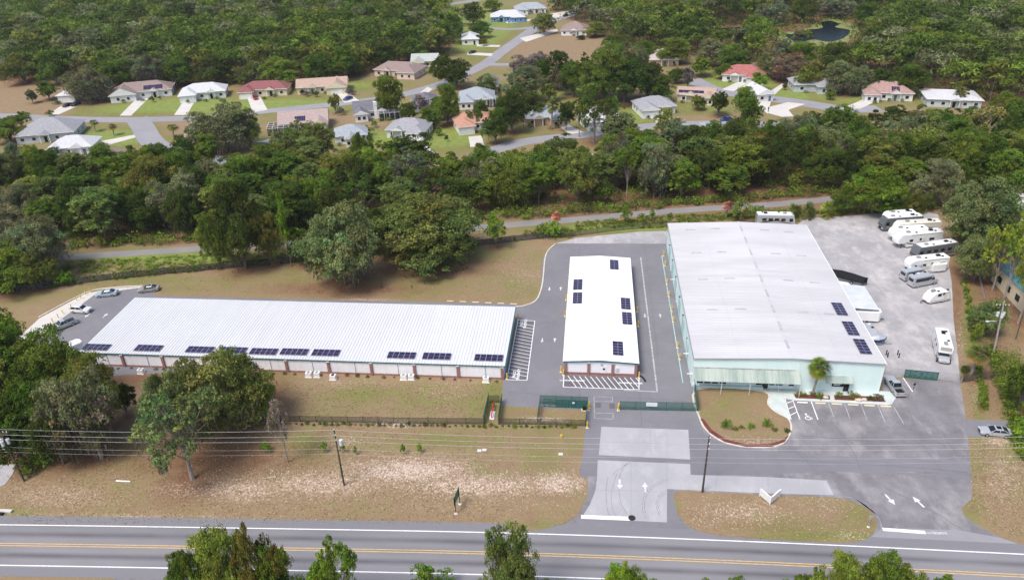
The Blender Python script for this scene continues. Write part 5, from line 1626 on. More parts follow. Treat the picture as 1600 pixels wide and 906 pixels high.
# neighbourhood trees
NT = [('mossy_oak', 140, 103, 158, 70, 'grey-green'), ('mossy_oak', 158, 112, 160, 40, 'grey-green'), ('round_tree', 52, 141, 162, 17, 'grey-green'), ('round_tree', 35, 176, 200, 33, 'deep green'), ('mossy_oak', 355, 164, 236, 92, 'grey-green'), ('oak', 330, 180, 238, 50, 'dusty green'), ('oak', 392, 172, 232, 44, 'dusty green'),
      ('oak', 482, 194, 262, 96, 'dusty green'), ('mossy_oak', 450, 205, 262, 50, 'grey-green'), ('oak', 612, 117, 182, 46, 'mid green'), ('oak', 704, 85, 137, 68, 'dark green'), ('oak', 700, 132, 196, 46, 'mid green'), ('open_oak', 661, 148, 192, 26, 'purple-grey'), ('round_tree', 640, 160, 190, 26, 'deep green'),
      ('round_tree', 678, 176, 202, 30, 'deep green'), ('round_tree', 752, 158, 186, 24, 'deep green'), ('oak', 850, 21, 54, 38, 'dusty green'), ('oak', 800, 139, 208, 50, 'dark green'), ('oak', 818, 99, 160, 70, 'grey-green'), ('oak', 870, 80, 140, 50, 'dark green'), ('oak', 850, 92, 140, 40, 'deep green'),
      ('cone_tree', 866, 104, 158, 26, 'brownish'), ('cone_tree', 858, 130, 160, 26, 'olive'), ('cone_tree', 914, 82, 118, 18, 'dark green'), ('oak', 945, 72, 158, 84, 'deep green'), ('oak', 975, 88, 160, 88, 'dark green'), ('oak', 1012, 98, 156, 60, 'dark green'), ('mossy_oak', 980, 65, 120, 60, 'grey-green'), ('oak', 930, 100, 158, 60, 'mid green'),
      ('round_tree', 1074, 106, 140, 24, 'purple-grey'), ('round_tree', 1096, 90, 120, 34, 'mid green'), ('round_tree', 1185, 113, 140, 30, 'bright green'), ('tall_oak', 1160, 135, 206, 50, 'mid green'), ('tall_oak', 1168, 150, 214, 34, 'deep green'), ('round_tree', 1090, 151, 172, 26, 'olive'), ('round_tree', 1122, 143, 182, 36, 'dark green'),
      ('open_oak', 928, 143, 224, 58, 'deep green'), ('open_oak', 905, 145, 214, 40, 'deep green'), ('open_oak', 955, 152, 216, 34, 'deep green'), ('palm', 864, 156, 202, 20, 'dusty green'), ('round_tree', 885, 160, 205, 26, 'dark green'), ('round_tree', 525, 147, 178, 18, 'olive'), ('bush', 532, 168, 181, 14, 'purple-grey'), ('mossy_oak', 1312, 98, 148, 62, 'sage grey'),
      ('mossy_oak', 1262, 96, 140, 48, 'olive'), ('mossy_oak', 1228, 82, 128, 60, 'brownish'), ('oak', 1340, 105, 148, 40, 'grey-green'), ('cone_tree', 1495, 128, 164, 28, 'olive'), ('cone_tree', 1226, 130, 141, 9, 'dark green'), ('palm', 151, 188, 206, 13, 'dusty green'), ('palm', 180, 194, 212, 13, 'brownish'), ('palm', 274, 195, 215, 18, 'dusty green'),
      ('oak', 290, 215, 284, 74, 'dark green'), ('oak', 256, 225, 286, 50, 'deep green'), ('tall_oak', 215, 228, 290, 40, 'dusty green'), ('oak', 18, 185, 222, 50, 'mid green'), ('round_tree', 715, 108, 140, 24, 'dark green'), ('bush', 548, 138, 149, 17, 'purple-grey'), ('bush', 587, 188, 200, 12, 'bright green'), ('bush', 574, 196, 212, 20, 'mid green'),
      ('round_tree', 686, 199, 212, 15, 'bright green'), ('bush', 697, 211, 222, 8, 'dark green'), ('round_tree', 788, 150, 196, 30, 'deep green'), ('oak', 775, 170, 225, 40, 'deep green'), ('mossy_oak', 830, 84, 128, 60, 'purple-grey'), ('oak', 752, 33, 60, 36, 'deep green'), ('oak', 740, 5, 40, 40, 'dark green'), ('oak', 770, 0, 18, 30, 'mid green'),
      ('round_tree', 750, 52, 68, 16, 'mid green'), ('round_tree', 756, 60, 72, 12, 'olive'), ('open_oak', 460, 110, 134, 16, 'olive'), ('tall_oak', 540, 70, 126, 36, 'mid green'), ('oak', 908, 55, 62, 14, 'maroon' if False else 'dark green'), ('oak', 1055, 106, 130, 36, 'dark green'), ('oak', 1140, 70, 110, 50, 'mid green'), ('round_tree', 320, 232, 262, 30, 'mid green'),
      ('bush', 80, 172, 182, 12, 'deep green'), ('oak', 690, 150, 186, 40, 'deep green'), ('round_tree', 668, 168, 196, 26, 'mid green'), ('oak', 760, 118, 150, 34, 'dusty green'), ('oak', 742, 168, 200, 30, 'deep green'), ('oak', 830, 145, 190, 44, 'dark green'), ('oak', 895, 96, 150, 50, 'deep green'), ('oak', 1030, 118, 160, 40, 'deep green'),
      ('oak', 1000, 62, 96, 50, 'deep green'), ('oak', 1050, 60, 100, 60, 'mid green'), ('oak', 1110, 62, 104, 56, 'grey-green'), ('oak', 1150, 78, 114, 50, 'deep green'), ('mossy_oak', 1200, 84, 122, 50, 'sage grey'), ('oak', 1130, 100, 124, 30, 'mid green'), ('oak', 1290, 88, 134, 60, 'dark green'), ('oak', 1375, 108, 146, 50, 'dark green'),
      ('oak', 1420, 100, 150, 60, 'deep green'), ('round_tree', 1296, 140, 156, 20, 'mid green'), ('oak', 960, 52, 84, 44, 'deep green'), ('oak', 930, 35, 58, 40, 'olive'), ('oak', 670, 40, 84, 60, 'grey-green'), ('oak', 1250, 65, 112, 46, 'mid green'), ('mossy_oak', 1205, 2, 40, 56, 'grey-green'), ('oak', 1255, -4, 36, 50, 'deep green'), ('mossy_oak', 1305, -6, 28, 60, 'grey-green'), ('oak', 1352, 4, 42, 50, 'deep green'), ('oak', 1180, 24, 62, 46, 'mid green'), ('bush', 1262, 46, 62, 26, 'mid green'), ('round_tree', 1248, 48, 66, 22, 'grey-green'), ('oak', 1362, 30, 74, 46, 'olive'), ('oak', 1160, 40, 84, 44, 'grey-green'), ('oak', 1300, 67, 116, 50, 'deep green'), ('oak', 1218, 62, 108, 40, 'grey-green'), ('oak', 1345, 60, 106, 44, 'deep green'), ('oak', 640, 60, 98, 56, 'deep green'), ('oak', 600, 66, 108, 50, 'dark green'), ('mossy_oak', 550, 80, 118, 50, 'dusty green'), ('oak', 500, 84, 130, 60, 'deep green'),
      ('oak', 440, 92, 136, 56, 'mid green'), ('oak', 398, 96, 134, 50, 'dusty green'), ('oak', 340, 88, 132, 60, 'dark green'), ('oak', 280, 92, 136, 56, 'deep green'), ('mossy_oak', 240, 84, 138, 60, 'grey-green'), ('oak', 190, 92, 140, 56, 'deep green'), ('oak', 40, 84, 130, 60, 'olive'), ('oak', 90, 80, 132, 50, 'deep green'), ('bush', 90, 158, 163, 14, 'deep green'), ('round_tree', 78, 128, 156, 34, 'mid green'), ('bush', 238, 150, 160, 9, 'deep green'), ('bush', 473, 140, 149, 9, 'dark green'), ('bush', 482, 143, 151, 12, 'purple-grey'), ('bush', 495, 142, 152, 10, 'dark green'), ('bush', 1170, 28, 40, 10, 'mid green')]
for a in NT:
    T(*a)


# belt of trees between the trail and the houses, and the front of the far wood
def inside(p, poly):
    c = False; n = len(poly)
    for i in range(n):
        a, b_ = poly[i], poly[i - 1]
        if (a[1] > p[1]) != (b_[1] > p[1]) and p[0] < (b_[0] - a[0]) * (p[1] - a[1]) / (b_[1] - a[1]) + a[0]:
            c = not c
    return c


def scatter(poly, dist, n_try, avoid):
    xs = [p[0] for p in poly]; ys = [p[1] for p in poly]; out = []
    for _ in range(n_try):
        p = (random.uniform(min(xs), max(xs)), random.uniform(min(ys), max(ys)))
        if not inside(p, poly):
            continue
        if any((p[0] - q[0]) ** 2 + (p[1] - q[1]) ** 2 < dist * dist for q in out):
            continue
        if any((p[0] - q[0]) ** 2 + (p[1] - q[1]) ** 2 < q[2] ** 2 for q in avoid):
            continue
        out.append(p)
    return out


random.seed(5)
AV = [(h_.x, h_.y, r_ + 3.0) for h_, r_ in HOUSES] + [(t[3], t[4], 4.0) for t in TREES]
for s_ in ([(190, 232), (250, 230), (285, 241), (330, 250), (360, 256), (400, 262)], [(740, 245), (770, 237), (818, 222)]):
    for p in s_:
        q = G(*p); AV.append((q.x, q.y, 7))
BELT = gp([(-160, 276), (100, 283), (200, 296), (330, 290), (420, 286), (520, 280), (640, 278), (760, 282), (860, 268), (1000, 240), (1180, 234), (1400, 222), (1600, 215), (1800, 210), (1800, 300), (1640, 330), (1590, 320), (1480, 300), (1300, 297), (1060, 312), (860, 328), (700, 342), (480, 365), (345, 369), (95, 380), (-160, 392)])
bt = scatter(BELT, 6.9, 12000, AV)
tones = ['mid green', 'deep green', 'dark green', 'olive', 'grey-green', 'dusty green', 'deep green', 'mid green']
for p in bt:
    k = random.choices(['oak', 'tall_oak', 'mossy_oak', 'open_oak', 'round_tree', 'bare_tree'], [4, 6, 3, 1.2, 1, .5])[0]
    R = random.uniform(4.4, 7.8) if k != 'round_tree' else random.uniform(2.6, 3.6)
    H = random.uniform(9.5, 16.5) if k != 'round_tree' else random.uniform(5, 7.5)
    tree(k, p, R, H, random.choice(tones))
print('belt trees', len(bt), 'total', len(TREES))
WOODL = gp([(-420, 123), (80, 127), (180, 138), (280, 134), (380, 132), (470, 127), (560, 117), (600, 100), (695, 92), (712, 62), (690, 14), (690, -14), (-420, -14)])
WOODR = gp([(860, 16), (880, -14), (2050, -14), (2050, 185), (1600, 178), (1540, 166), (1440, 140), (1340, 118), (1230, 100), (1120, 92), (1060, 84), (1000, 84), (960, 64), (925, 45), (890, 30)])
_q = G(1275, 50)
AV2 = [(h_.x, h_.y, r_ + 3.0) for h_, r_ in HOUSES] + [(t[3], t[4], 4.5) for t in TREES] + [(p[0], p[1], 16) for p in pb[::3]] + [(p[0], p[1], 10) for p in pw[::4]] + [(*G(1150, 47).xy, 18)]
far = []
for poly in (WOODL, WOODR):
    far += scatter(poly, 8.6, 24000, AV2)
far.sort(key=lambda p: p[1] + .0 * abs(p[0]))
def hides_pond(p):
    x, y = PX(p[0], p[1], 0)
    return 1196 < x < 1355 and 26 < y < 108 or (1105 < x < 1195 and 40 < y < 84)


far = [p for p in far if not hides_pond(p)]
vis = [p for p in far if -90 < PX(p[0], p[1], 8)[0] < 1690]
room = max(0, 292 - len([t for t in TREES if True]))
front = set(vis[:room])
for p in vis[:room]:
    k = random.choices(['oak', 'tall_oak', 'mossy_oak'], [5, 4, 2])[0]
    tree(k, p, random.uniform(5, 9), random.uniform(11, 17), random.choice(tones))
print('far', len(far), 'as trees', room, 'total', len(TREES))
FB = []
wood = Crown()
wt = MB()
rw = np.random.default_rng(3)
for p in far:
    if p in front or not (-140 < PX(p[0], p[1], 8)[0] < 1740):
        continue
    R = random.choice([random.uniform(5, 8), random.uniform(7, 11)]); H = random.uniform(8, 13) + R * .65
    base = np.array(TONE[random.choice(tones + ['grey-green', 'dark green', 'deep green'])]) * random.uniform(.78, 1.3)
    for i in range(13):
        a = random.random() * 2 * PI; rr = R * random.uniform(.2, .85) * (1 if i else 0)
        lr = R * random.uniform(.24, .42)
        z = H * (.90 - .45 * (rr / R) ** 2 + random.uniform(-.14, .04)) - lr * .3
        lt = base * (1 + .24 * max(-1.5, random.gauss(0, 1)))
        for j in range(8):
            d = Vector((random.gauss(0, 1), random.gauss(0, 1), abs(random.gauss(0, 1)))).normalized()
            sr = lr * random.uniform(.34, .56)
            FB.append((p[0] + math.cos(a) * rr + d.x * lr, p[1] + math.sin(a) * rr + d.y * lr, z + d.z * lr * .6, sr, sr, sr * .6, *(lt * random.uniform(.82, 1.18))))
    for i in range(14):
        a = random.random() * 2 * PI; rr = R * random.uniform(.55, .95); sr = R * random.uniform(.16, .3)
        FB.append((p[0] + math.cos(a) * rr, p[1] + math.sin(a) * rr, H * random.uniform(.08, .5), sr * 1.4, sr * 1.4, sr, *(base * random.uniform(.7, 1.0))))
    wt.tube((p[0], p[1], 0), (p[0], p[1], H * .6), .16, .1, 4, cap=False)
for poly, n in ((WOODL, 2200), (WOODR, 2600)):
    xs_ = [q[0] for q in poly]; ys_ = [q[1] for q in poly]
    for _ in range(n):
        q = (random.uniform(max(min(xs_), -500), min(max(xs_), 520)), min(ys_) + (max(ys_) - min(ys_)) * random.random() ** 1.8)
        if not inside(q, poly) or any((q[0] - a_[0]) ** 2 + (q[1] - a_[1]) ** 2 < (a_[2] - 2) ** 2 for a_ in AV2[:len(HOUSES)]) or inside(q, pb):
            continue
        r_ = random.uniform(1.6, 3.6); t_ = np.array(TONE[random.choice(['dark green', 'deep green', 'mid green', 'olive'])]) * random.uniform(.7, 1.1)
        for j in range(3):
            FB.append((q[0] + random.gauss(0, r_ * .5), q[1] + random.gauss(0, r_ * .5), r_ * random.uniform(.4, .9), r_, r_, r_ * .7, *t_))
for _ in range(900):
    q = G(random.uniform(1110, 1350), random.uniform(12, 90))
    if inside((q.x, q.y), pw) or any((q.x - a_[0]) ** 2 + (q.y - a_[1]) ** 2 < (a_[2] + 1) ** 2 for a_ in AV2[:len(HOUSES)]):
        continue
    if 1228 < PX(q.x, q.y)[0] < 1328 and 52 < PX(q.x, q.y)[1] < 74:
        continue
    r_ = random.uniform(1.5, 3.2); FB.append((q.x, q.y, r_ * .5, r_, r_, r_ * .6, *(np.array(TONE[random.choice(['dark green', 'deep green', 'mid green', 'olive'])]) * random.uniform(.7, 1.1))))
FB = np.array(FB)
wood.many(FB[:, :3], FB[:, 3:6], 6, .92, FB[:, 6:], rg=rw, shell=.35)
print('wood faces', len(FB) * 13)
fw_ = obj('far_wood', wood.mesh('far_wood', k=3)); fw_['kind'] = 'stuff'; fw_.color = (1, 1, 1, 1)
fw_['label'] = 'dense far-off wood of mixed green crowns beyond the houses'
q = obj('wood_trunk', wt, M_BARK, fw_); q['kind'] = 'stuff'
# undergrowth along the belt
ub = []
random.seed(9)
for _ in range(2600):
    p = BELT[0]
    x = random.uniform(-210, 190); y = random.uniform(150, 240)
    if not inside((x, y), BELT):
        continue
    if any((x - h_.x) ** 2 + (y - h_.y) ** 2 < (r_ + 2) ** 2 for h_, r_ in HOUSES):
        continue
    r_ = random.uniform(1.2, 2.8); hh_ = random.uniform(.6, 4.5)
    ub.append(((x, y, hh_ * .6), (r_, r_, max(r_ * .7, hh_ * .5)), 110, .26, np.array(TONE[random.choice(tones + ['olive', 'dark green'])]) * random.uniform(.7, 1.1)))
for p0, p1, n in (((95, 391), (480, 372), 60), ((480, 372), (800, 345), 60), ((800, 345), (1300, 305), 90)):
    for i in range(n):
        t = (i + random.random()) / n; q = G(p0[0] + (p1[0] - p0[0]) * t, p0[1] + (p1[1] - p0[1]) * t)
        r_ = random.uniform(.9, 2.4)
        ub.append(((q.x, q.y + random.uniform(0, 3.5), r_ * .55), (r_, r_, r_ * .9), 90, .30, np.array(TONE[random.choice(['mid green', 'deep green', 'olive', 'dark green', 'bright green'])]) * random.uniform(.8, 1.2)))
mass('belt_undergrowth', ub)
# vines over the back fence, ground cover between trail and fence
vb = []
FENCE_BACK = gp([(-60, 464), (60, 452), (150, 440), (240, 430), (340, 421), (440, 412), (490, 407), (600, 398), (720, 388), (790, 379), (866, 371)])


def along(pts, step):
    out = []; acc = 0
    for a, c in zip(pts, pts[1:]):
        a, c = Vector(a), Vector(c); L = (c - a).length; t = acc
        while t < L:
            out.append(a.lerp(c, t / L)); t += step
        acc = t - L
    return out


for q in along(FENCE_BACK, .55):
    dens = 1.0 if q.x < -60 else .25
    if random.random() < dens:
        r_ = random.uniform(.5, 1.15)
        vb.append(((q.x, q.y + random.uniform(-.5, .9), random.uniform(.5, 1.3)), (r_, r_ * .7, r_ * .8), 40, .2, np.array(TONE[random.choice(['mid green', 'olive', 'brownish', 'purple-grey', 'deep green'])]) * random.uniform(.7, 1.2)))
for _ in range(700):
    x = random.uniform(100, 500); y = random.uniform(396, 428)
    t = (x - 100) / 400
    if not (409 - 20 * t < y < 437 - 30 * t):
        continue
    q = G(x, y); r_ = random.uniform(.4, .9)
    vb.append(((q.x, q.y, r_ * .2), (r_, r_, r_ * .55), 36, .17, np.array(TONE[random.choice(['mid green', 'bright green', 'bright green', 'yellow-green'])]) * random.uniform(.75, 1.1)))
for _ in range(520):
    x = random.uniform(820, 1250); t = (x - 820) / 430
    y = random.uniform(366 - 30 * t, 352 - 26 * t) if x > 900 else random.uniform(360, 372)
    q = G(x, y); r_ = random.uniform(.35, .9)
    vb.append(((q.x, q.y, r_ * .25), (r_, r_, r_ * .6), 36, .17, np.array(TONE[random.choice(['mid green', 'deep green', 'olive', 'bright green'])]) * random.uniform(.75, 1.1)))
mass('vine_growth', vb)
# hedge along the east ditch
vb = []
for p0, p1, n, rr in (((1548, 540), (1600, 720), 70, 1.3), ((1506, 440), (1540, 640), 60, .7), ((1575, 560), (1640, 700), 70, 2.2), ((1200, 336), (1470, 326), 70, .8), ((1000, 357), (1250, 346), 50, .45)):
    for i in range(n):
        t = (i + random.random()) / n; q = G(p0[0] + (p1[0] - p0[0]) * t, p0[1] + (p1[1] - p0[1]) * t); r_ = rr * random.uniform(.5, 1.2)
        vb.append(((q.x + random.uniform(-.5, .5) * rr, q.y, r_ * .5), (r_, r_, r_ * .8), 80, .2, np.array(TONE[random.choice(['mid green', 'yellow-green', 'bright green', 'deep green'])]) * random.uniform(.7, 1.1)))
for i in range(60):
    q = G(random.uniform(600, 1500), random.uniform(908, 925)); r_ = random.uniform(.4, 1.0)
    vb.append(((q.x, q.y, r_ * .3), (r_, r_, r_ * .6), 60, .15, np.array(TONE['mid green'])))
mass('hedge_growth', vb)

# garden shrubs against the houses
for (h_, r_), ho in zip(HOUSES, [o for o in bpy.data.objects if o.name.startswith('house') and o.parent is None]):
    nm = [l[0] for l in LAND if abs(l[1] - h_.x) < .01 and abs(l[2] - h_.y) < .01]
    if not nm:
        continue
    for k, t in enumerate((-.62, .1, .55)):
        w_ = ho.matrix_basis @ Vector((t * r_ + random.uniform(-.8, .8), random.choice([-1.2, 2.6]) , 0))
        tr = tree('bush', (w_.x, w_.y), random.uniform(.7, 1.3), random.uniform(.9, 1.9), random.choice(['deep green', 'mid green', 'olive', 'bright green']), ['garden shrub on the long-shed side of ', 'middle garden shrub of ', 'garden shrub on the RV-lot side of '][k] + nm[0], 'garden shrubs of the houses', False)
        tr.name = 'garden_shrub'
# dry tufts on the verges
tf = Crown(); rt = np.random.default_rng(12)
def tufts(x0, x1, y0, y1, n, cols, ok):
    P_ = []
    for _ in range(n):
        x, y = random.uniform(x0, x1), random.uniform(y0, y1)
        if ok(x, y):
            q = G(x, y); P_.append((q.x, q.y))
    if not P_:
        return
    P_ = np.array(P_); m = len(P_)
    for k in range(3):
        a = rt.random(m) * 6.28; s_ = .04 + .08 * rt.random(m)
        d = np.stack([np.cos(a) * s_, np.sin(a) * s_, np.zeros(m)], 1)
        c = np.stack([P_[:, 0] + rt.normal(size=m) * .06, P_[:, 1] + rt.normal(size=m) * .06, np.zeros(m)], 1)
        up = np.stack([rt.normal(size=m) * .06, rt.normal(size=m) * .06, .03 + .06 * rt.random(m)], 1)
        tf.v.append(np.stack([c - d, c + d, c + d * .6 + up, c - d * .6 + up], 1).reshape(-1, 3))
        cc = np.array([cols[i] for i in rt.integers(0, len(cols), m)]) * (.8 + .45 * rt.random((m, 1)))
        tf.c.append(np.repeat(cc, 4, 0))
DRYC = [(.36, .27, .16), (.42, .33, .2), (.30, .21, .12), (.22, .20, .08), (.5, .42, .3)]
GRC = [(.17, .18, .06), (.22, .21, .08), (.32, .25, .14)]
tufts(0, 900, 668, 818, 7000, DRYC, lambda x, y: True)
tufts(1060, 1368, 770, 846, 1500, DRYC, lambda x, y: ((x - 1213) / 155) ** 2 + ((y - 808) / 38) ** 2 < .95)
tufts(1515, 1600, 690, 840, 1300, DRYC, lambda x, y: y < 800 + (x - 1515) * .6)
tufts(240, 786, 600, 655, 2500, DRYC + GRC, lambda x, y: True)
tufts(0, 840, 400, 468, 3000, DRYC + GRC, lambda x, y: y > 452 - x * .08 and y < 446 + x * .03)
tufts(1492, 1600, 400, 650, 2000, DRYC + GRC, lambda x, y: x > 1496 + (y - 400) * .05)
tufts(1095, 1230, 615, 690, 1800, DRYC + GRC, lambda x, y: ((x - 1160) / 66) ** 2 + ((y - 645) / 46) ** 2 < .9)
o = obj('grass_tufts', tf.mesh('grass_tufts')); o['kind'] = 'stuff'; o.color = (1, 1, 1, 1)
# tyre marks and slab joints on the concrete entrance
def arc_mark(pts, wd=.11, m=None):
    q = smooth(gp(pts), n=5); L, Rr = ribbon(q, wd); struct('tyre_mark', strip_mesh(L, Rr, .0285), m or MT)
MT = mat('tyre_mark_rubber', (.22, .215, .225), (.34, .33, .34), 2.5, .9)
for pts in ([(964, 740), (959, 755), (955, 775), (957, 795), (963, 806)], [(980, 722), (970, 738), (967, 760), (970, 785), (980, 803)], [(1045, 748), (1020, 762), (1008, 780), (1008, 798), (1014, 810)], [(1038, 748), (1014, 763), (1004, 782), (1005, 800), (1010, 811)],
            [(1042, 766), (1030, 774), (1025, 788), (1030, 803), (1034, 809)], [(1041, 770), (1032, 777), (1028, 788), (1032, 800)], [(950, 745), (947, 765), (948, 790), (952, 806)], [(985, 722), (964, 735), (958, 742)]):
    arc_mark(pts)
for a_, b_ in (((1042, 668), (1042, 717)), ((1016, 667), (1017, 715)), ((986, 720), (986, 806)), ((1042, 723), (1042, 764)), ((936, 690), (1077, 694)), ((1120, 742), (1117, 766)), ((1200, 745), (1200, 770)), ((930, 765), (1042, 768))):
    line_mark('slab_joint', a_, b_, .07, .0265, mat('joint_dark', (.3, .3, .31), rough=.9))
# sealed cracks over the yard
CR = mat('sealed_crack', (.12, .115, .125), (.16, .155, .165), 3, .7)
for pts in ([(850, 540), (905, 541)], [(843, 505), (888, 503)], [(1000, 530), (1060, 535)], [(998, 470), (1040, 474)], [(905, 385), (905, 402)], [(1005, 385), (1010, 402), (1028, 560)], [(790, 612), (880, 618), (990, 622), (1086, 628)], [(905, 608), (905, 655)], [(1000, 608), (1002, 664)],
            [(1300, 660), (1330, 700), (1345, 735)], [(1420, 640), (1440, 690), (1470, 735)], [(1250, 680), (1380, 690), (1505, 692)], [(1380, 760), (1460, 800), (1500, 825)], [(1240, 700), (1275, 735)], [(1180, 715), (1300, 722), (1400, 728), (1512, 738)]):
    q = smooth(gp(pts), n=6); q = [(a_[0] + random.gauss(0, .06), a_[1] + random.gauss(0, .06)) for a_ in q]
    L, Rr = ribbon(q, .09); struct('sealed_crack', strip_mesh(L, Rr, .0255), CR)
label_trees()


# ------------------------------------------------------------------ vehicles
def ring(x, w_, zl, zb, zt=None, r=.12):
    """body cross section, mirrored: sill, side, shoulder, top"""
    return [(x, -w_ * .92, zl), (x, -w_, zl + .18), (x, -w_ * 1.0, (zl + zb) / 2 + .05), (x, -w_ * .94, zb), (x, -w_ * .55, zb + .05), (x, w_ * .55, zb + .05), (x, w_ * .94, zb), (x, w_, (zl + zb) / 2 + .05), (x, w_, zl + .18), (x, w_ * .92, zl)]


WHEEL = {}


def wheels(r, xs, y, rad_, wd=.22, pairs=True):
    k = (rad_, wd)
    if k not in WHEEL:
        a = MB().tube((0, -wd / 2, 0), (0, wd / 2, 0), rad_, n=16).mesh('tyre', M_TYRE)
        b = MB().tube((0, -wd / 2 - .015, 0), (0, wd / 2 + .015, 0), rad_ * .6, n=12).mesh('rim', M_RIM)
        WHEEL[k] = (a, b)
    for x in xs:
        for s_ in (-1, 1):
            q = obj('wheel', WHEEL[k][0], parent=r, loc=(x, s_ * y, rad_)); obj('rim', WHEEL[k][1], parent=q)


def place(front, rear, z=0.0):
    A, B = G(front[0], front[1], z), G(rear[0], rear[1], z)
    c = (A + B) / 2; c.z = 0
    return c, math.atan2(A.y - B.y, A.x - B.x), (A - B).length


def car(label, front, rear, kind='sedan', paint_='silver', L=None, z=.7, roofdark=False, group=None, cat='car', loc=None, rot=None):
    if loc is None:
        c, rot, L0 = place(front, rear, z); L = L or L0
    else:
        c = loc
    P_ = PAINTS[paint_]
    r = thing({'sedan': 'parked_car', 'suv': 'parked_car', 'pickup': 'pickup_truck'}[kind], label, cat, c, rot, group)
    r.rotation_euler = (0, 0, rot)
    s_ = L / {'sedan': 4.8, 'suv': 4.6, 'pickup': 5.8}[kind]
    r.scale = (s_, min(1.1, max(.95, s_)), 1)
    if kind == 'pickup':
        b = MB().loft([ring(2.9, .72, .4, .85), ring(2.75, .92, .35, 1.0), ring(1.9, .98, .32, 1.08), ring(1.1, .99, .32, 1.12), ring(-.75, .99, .32, 1.14), ring(-.8, .99, .32, 1.14)])
        obj('body', b, P_, r)
        bd = MB().box(-2.85, -.8, -.99, -.9, .38, 1.18).box(-2.85, -.8, .9, .99, .38, 1.18).box(-2.85, -2.75, -.897, .897, .45, 1.18)
        obj('bed_side', bd, P_, r)
        obj('bed_floor', MB().box(-2.75, -.8, -.897, .897, .42, .6), M_BLACKP, r)
        gl = [(1.05, .88, 1.12, .88, 1.13), (.35, .90, 1.12, .72, 1.78), (-.65, .90, 1.12, .72, 1.8), (-.85, .90, 1.12, .84, 1.2)]
        rf = (.38, -.62, .70, 1.78, 1.86); wx = (1.85, -1.75); wr = .38
    elif kind == 'suv':
        b = MB().loft([ring(2.3, .68, .35, .75), ring(2.15, .88, .28, .92), ring(1.4, .94, .25, 1.02), ring(.8, .95, .25, 1.06), ring(-1.6, .95, .25, 1.08), ring(-2.2, .90, .28, 1.05), ring(-2.3, .80, .4, .95)])
        obj('body', b, P_, r)
        gl = [(1.0, .86, 1.06, .84, 1.08), (.3, .88, 1.06, .70, 1.6), (-1.6, .88, 1.06, .70, 1.62), (-2.2, .84, 1.04, .78, 1.1)]
        rf = (.33, -1.7, .70, 1.6, 1.68); wx = (1.4, -1.4); wr = .35
    else:
        b = MB().loft([ring(2.4, .64, .35, .62), ring(2.25, .84, .25, .74), ring(1.5, .91, .22, .88), ring(.9, .92, .22, .96), ring(-1.2, .92, .22, 1.0), ring(-2.0, .90, .24, .98), ring(-2.3, .84, .3, .94), ring(-2.4, .72, .4, .8)])
        obj('body', b, P_, r)
        gl = [(1.05, .82, .96, .80, .97), (.25, .86, .98, .64, 1.38), (-1.0, .86, .98, .63, 1.4), (-1.85, .80, .98, .74, 1.02)]
        rf = (.27, -1.0, .65, 1.38, 1.45); wx = (1.45, -1.4); wr = .33
    g = MB().loft([[(x, -wl, zl), (x, -wt, zt), (x, wt, zt), (x, wl, zl)] for x, wl, zl, wt, zt in gl])
    obj('cabin_glass', g, M_GLASS, r)
    x0, x1, wt, z0, z1 = rf
    b = MB().hexa([(x1, -wt - .02, z0 - .02), (x0, -wt - .02, z0 - .02), (x0, wt + .02, z0 - .02), (x1, wt + .02, z0 - .02), (x1 + .1, -wt * .85, z1), (x0 - .12, -wt * .85, z1), (x0 - .12, wt * .85, z1), (x1 + .1, wt * .85, z1)])
    roof = obj('roof', b, P_, r)
    if roofdark:
        obj('sunroof', MB().box(x1 + .3, x0 - .25, -wt * .6, wt * .6, z1 + .002, z1 + .02), M_GLASS, roof)
    # pillars
    b = MB()
    for k in (-1, 1):
        for i, (a_, c_) in enumerate(((0, 1), (3, 2))):
            xa, wa, za = gl[a_][0], gl[a_][3], gl[a_][4]; xb, wb, zb = gl[c_][0], gl[c_][3], gl[c_][4]
            b.tube((xa, k * wa, za), (xb, k * wb, zb), .055, n=4)
        xm = (gl[1][0] + gl[2][0]) / 2
        b.tube((xm, k * (gl[1][1] + .005), gl[1][2]), (xm, k * (gl[1][3] + .01), gl[1][4]), .045, n=4)
    obj('window_pillar', b, P_, r)
    wheels(r, wx, .84 if kind != 'pickup' else .9, wr)
    fx = {'sedan': 2.33, 'suv': 2.22, 'pickup': 2.83}[kind]; bx = {'sedan': -2.39, 'suv': -2.29, 'pickup': -2.86}[kind]
    hz = {'sedan': .62, 'suv': .75, 'pickup': .82}[kind]
    for k in (-1, 1):
        obj('headlight', MB().box(fx - .12, fx + .02, k * .66 - .16, k * .66 + .16, hz, hz + .14), M_HEADL, r)
        obj('tail_light', MB().box(bx - .01, bx + .1, k * .7 - .14, k * .7 + .14, hz + .05, hz + .25), M_TAILL, r)
        obj('mirror', MB().box(.75, .92, k * 1.0 - .09, k * 1.0 + .09, 1.0, 1.14), P_, r)
    obj('grille', MB().box(fx + .03, fx + .08, -.42, .42, .42, hz + .08), M_BLACKP, r)
    return r


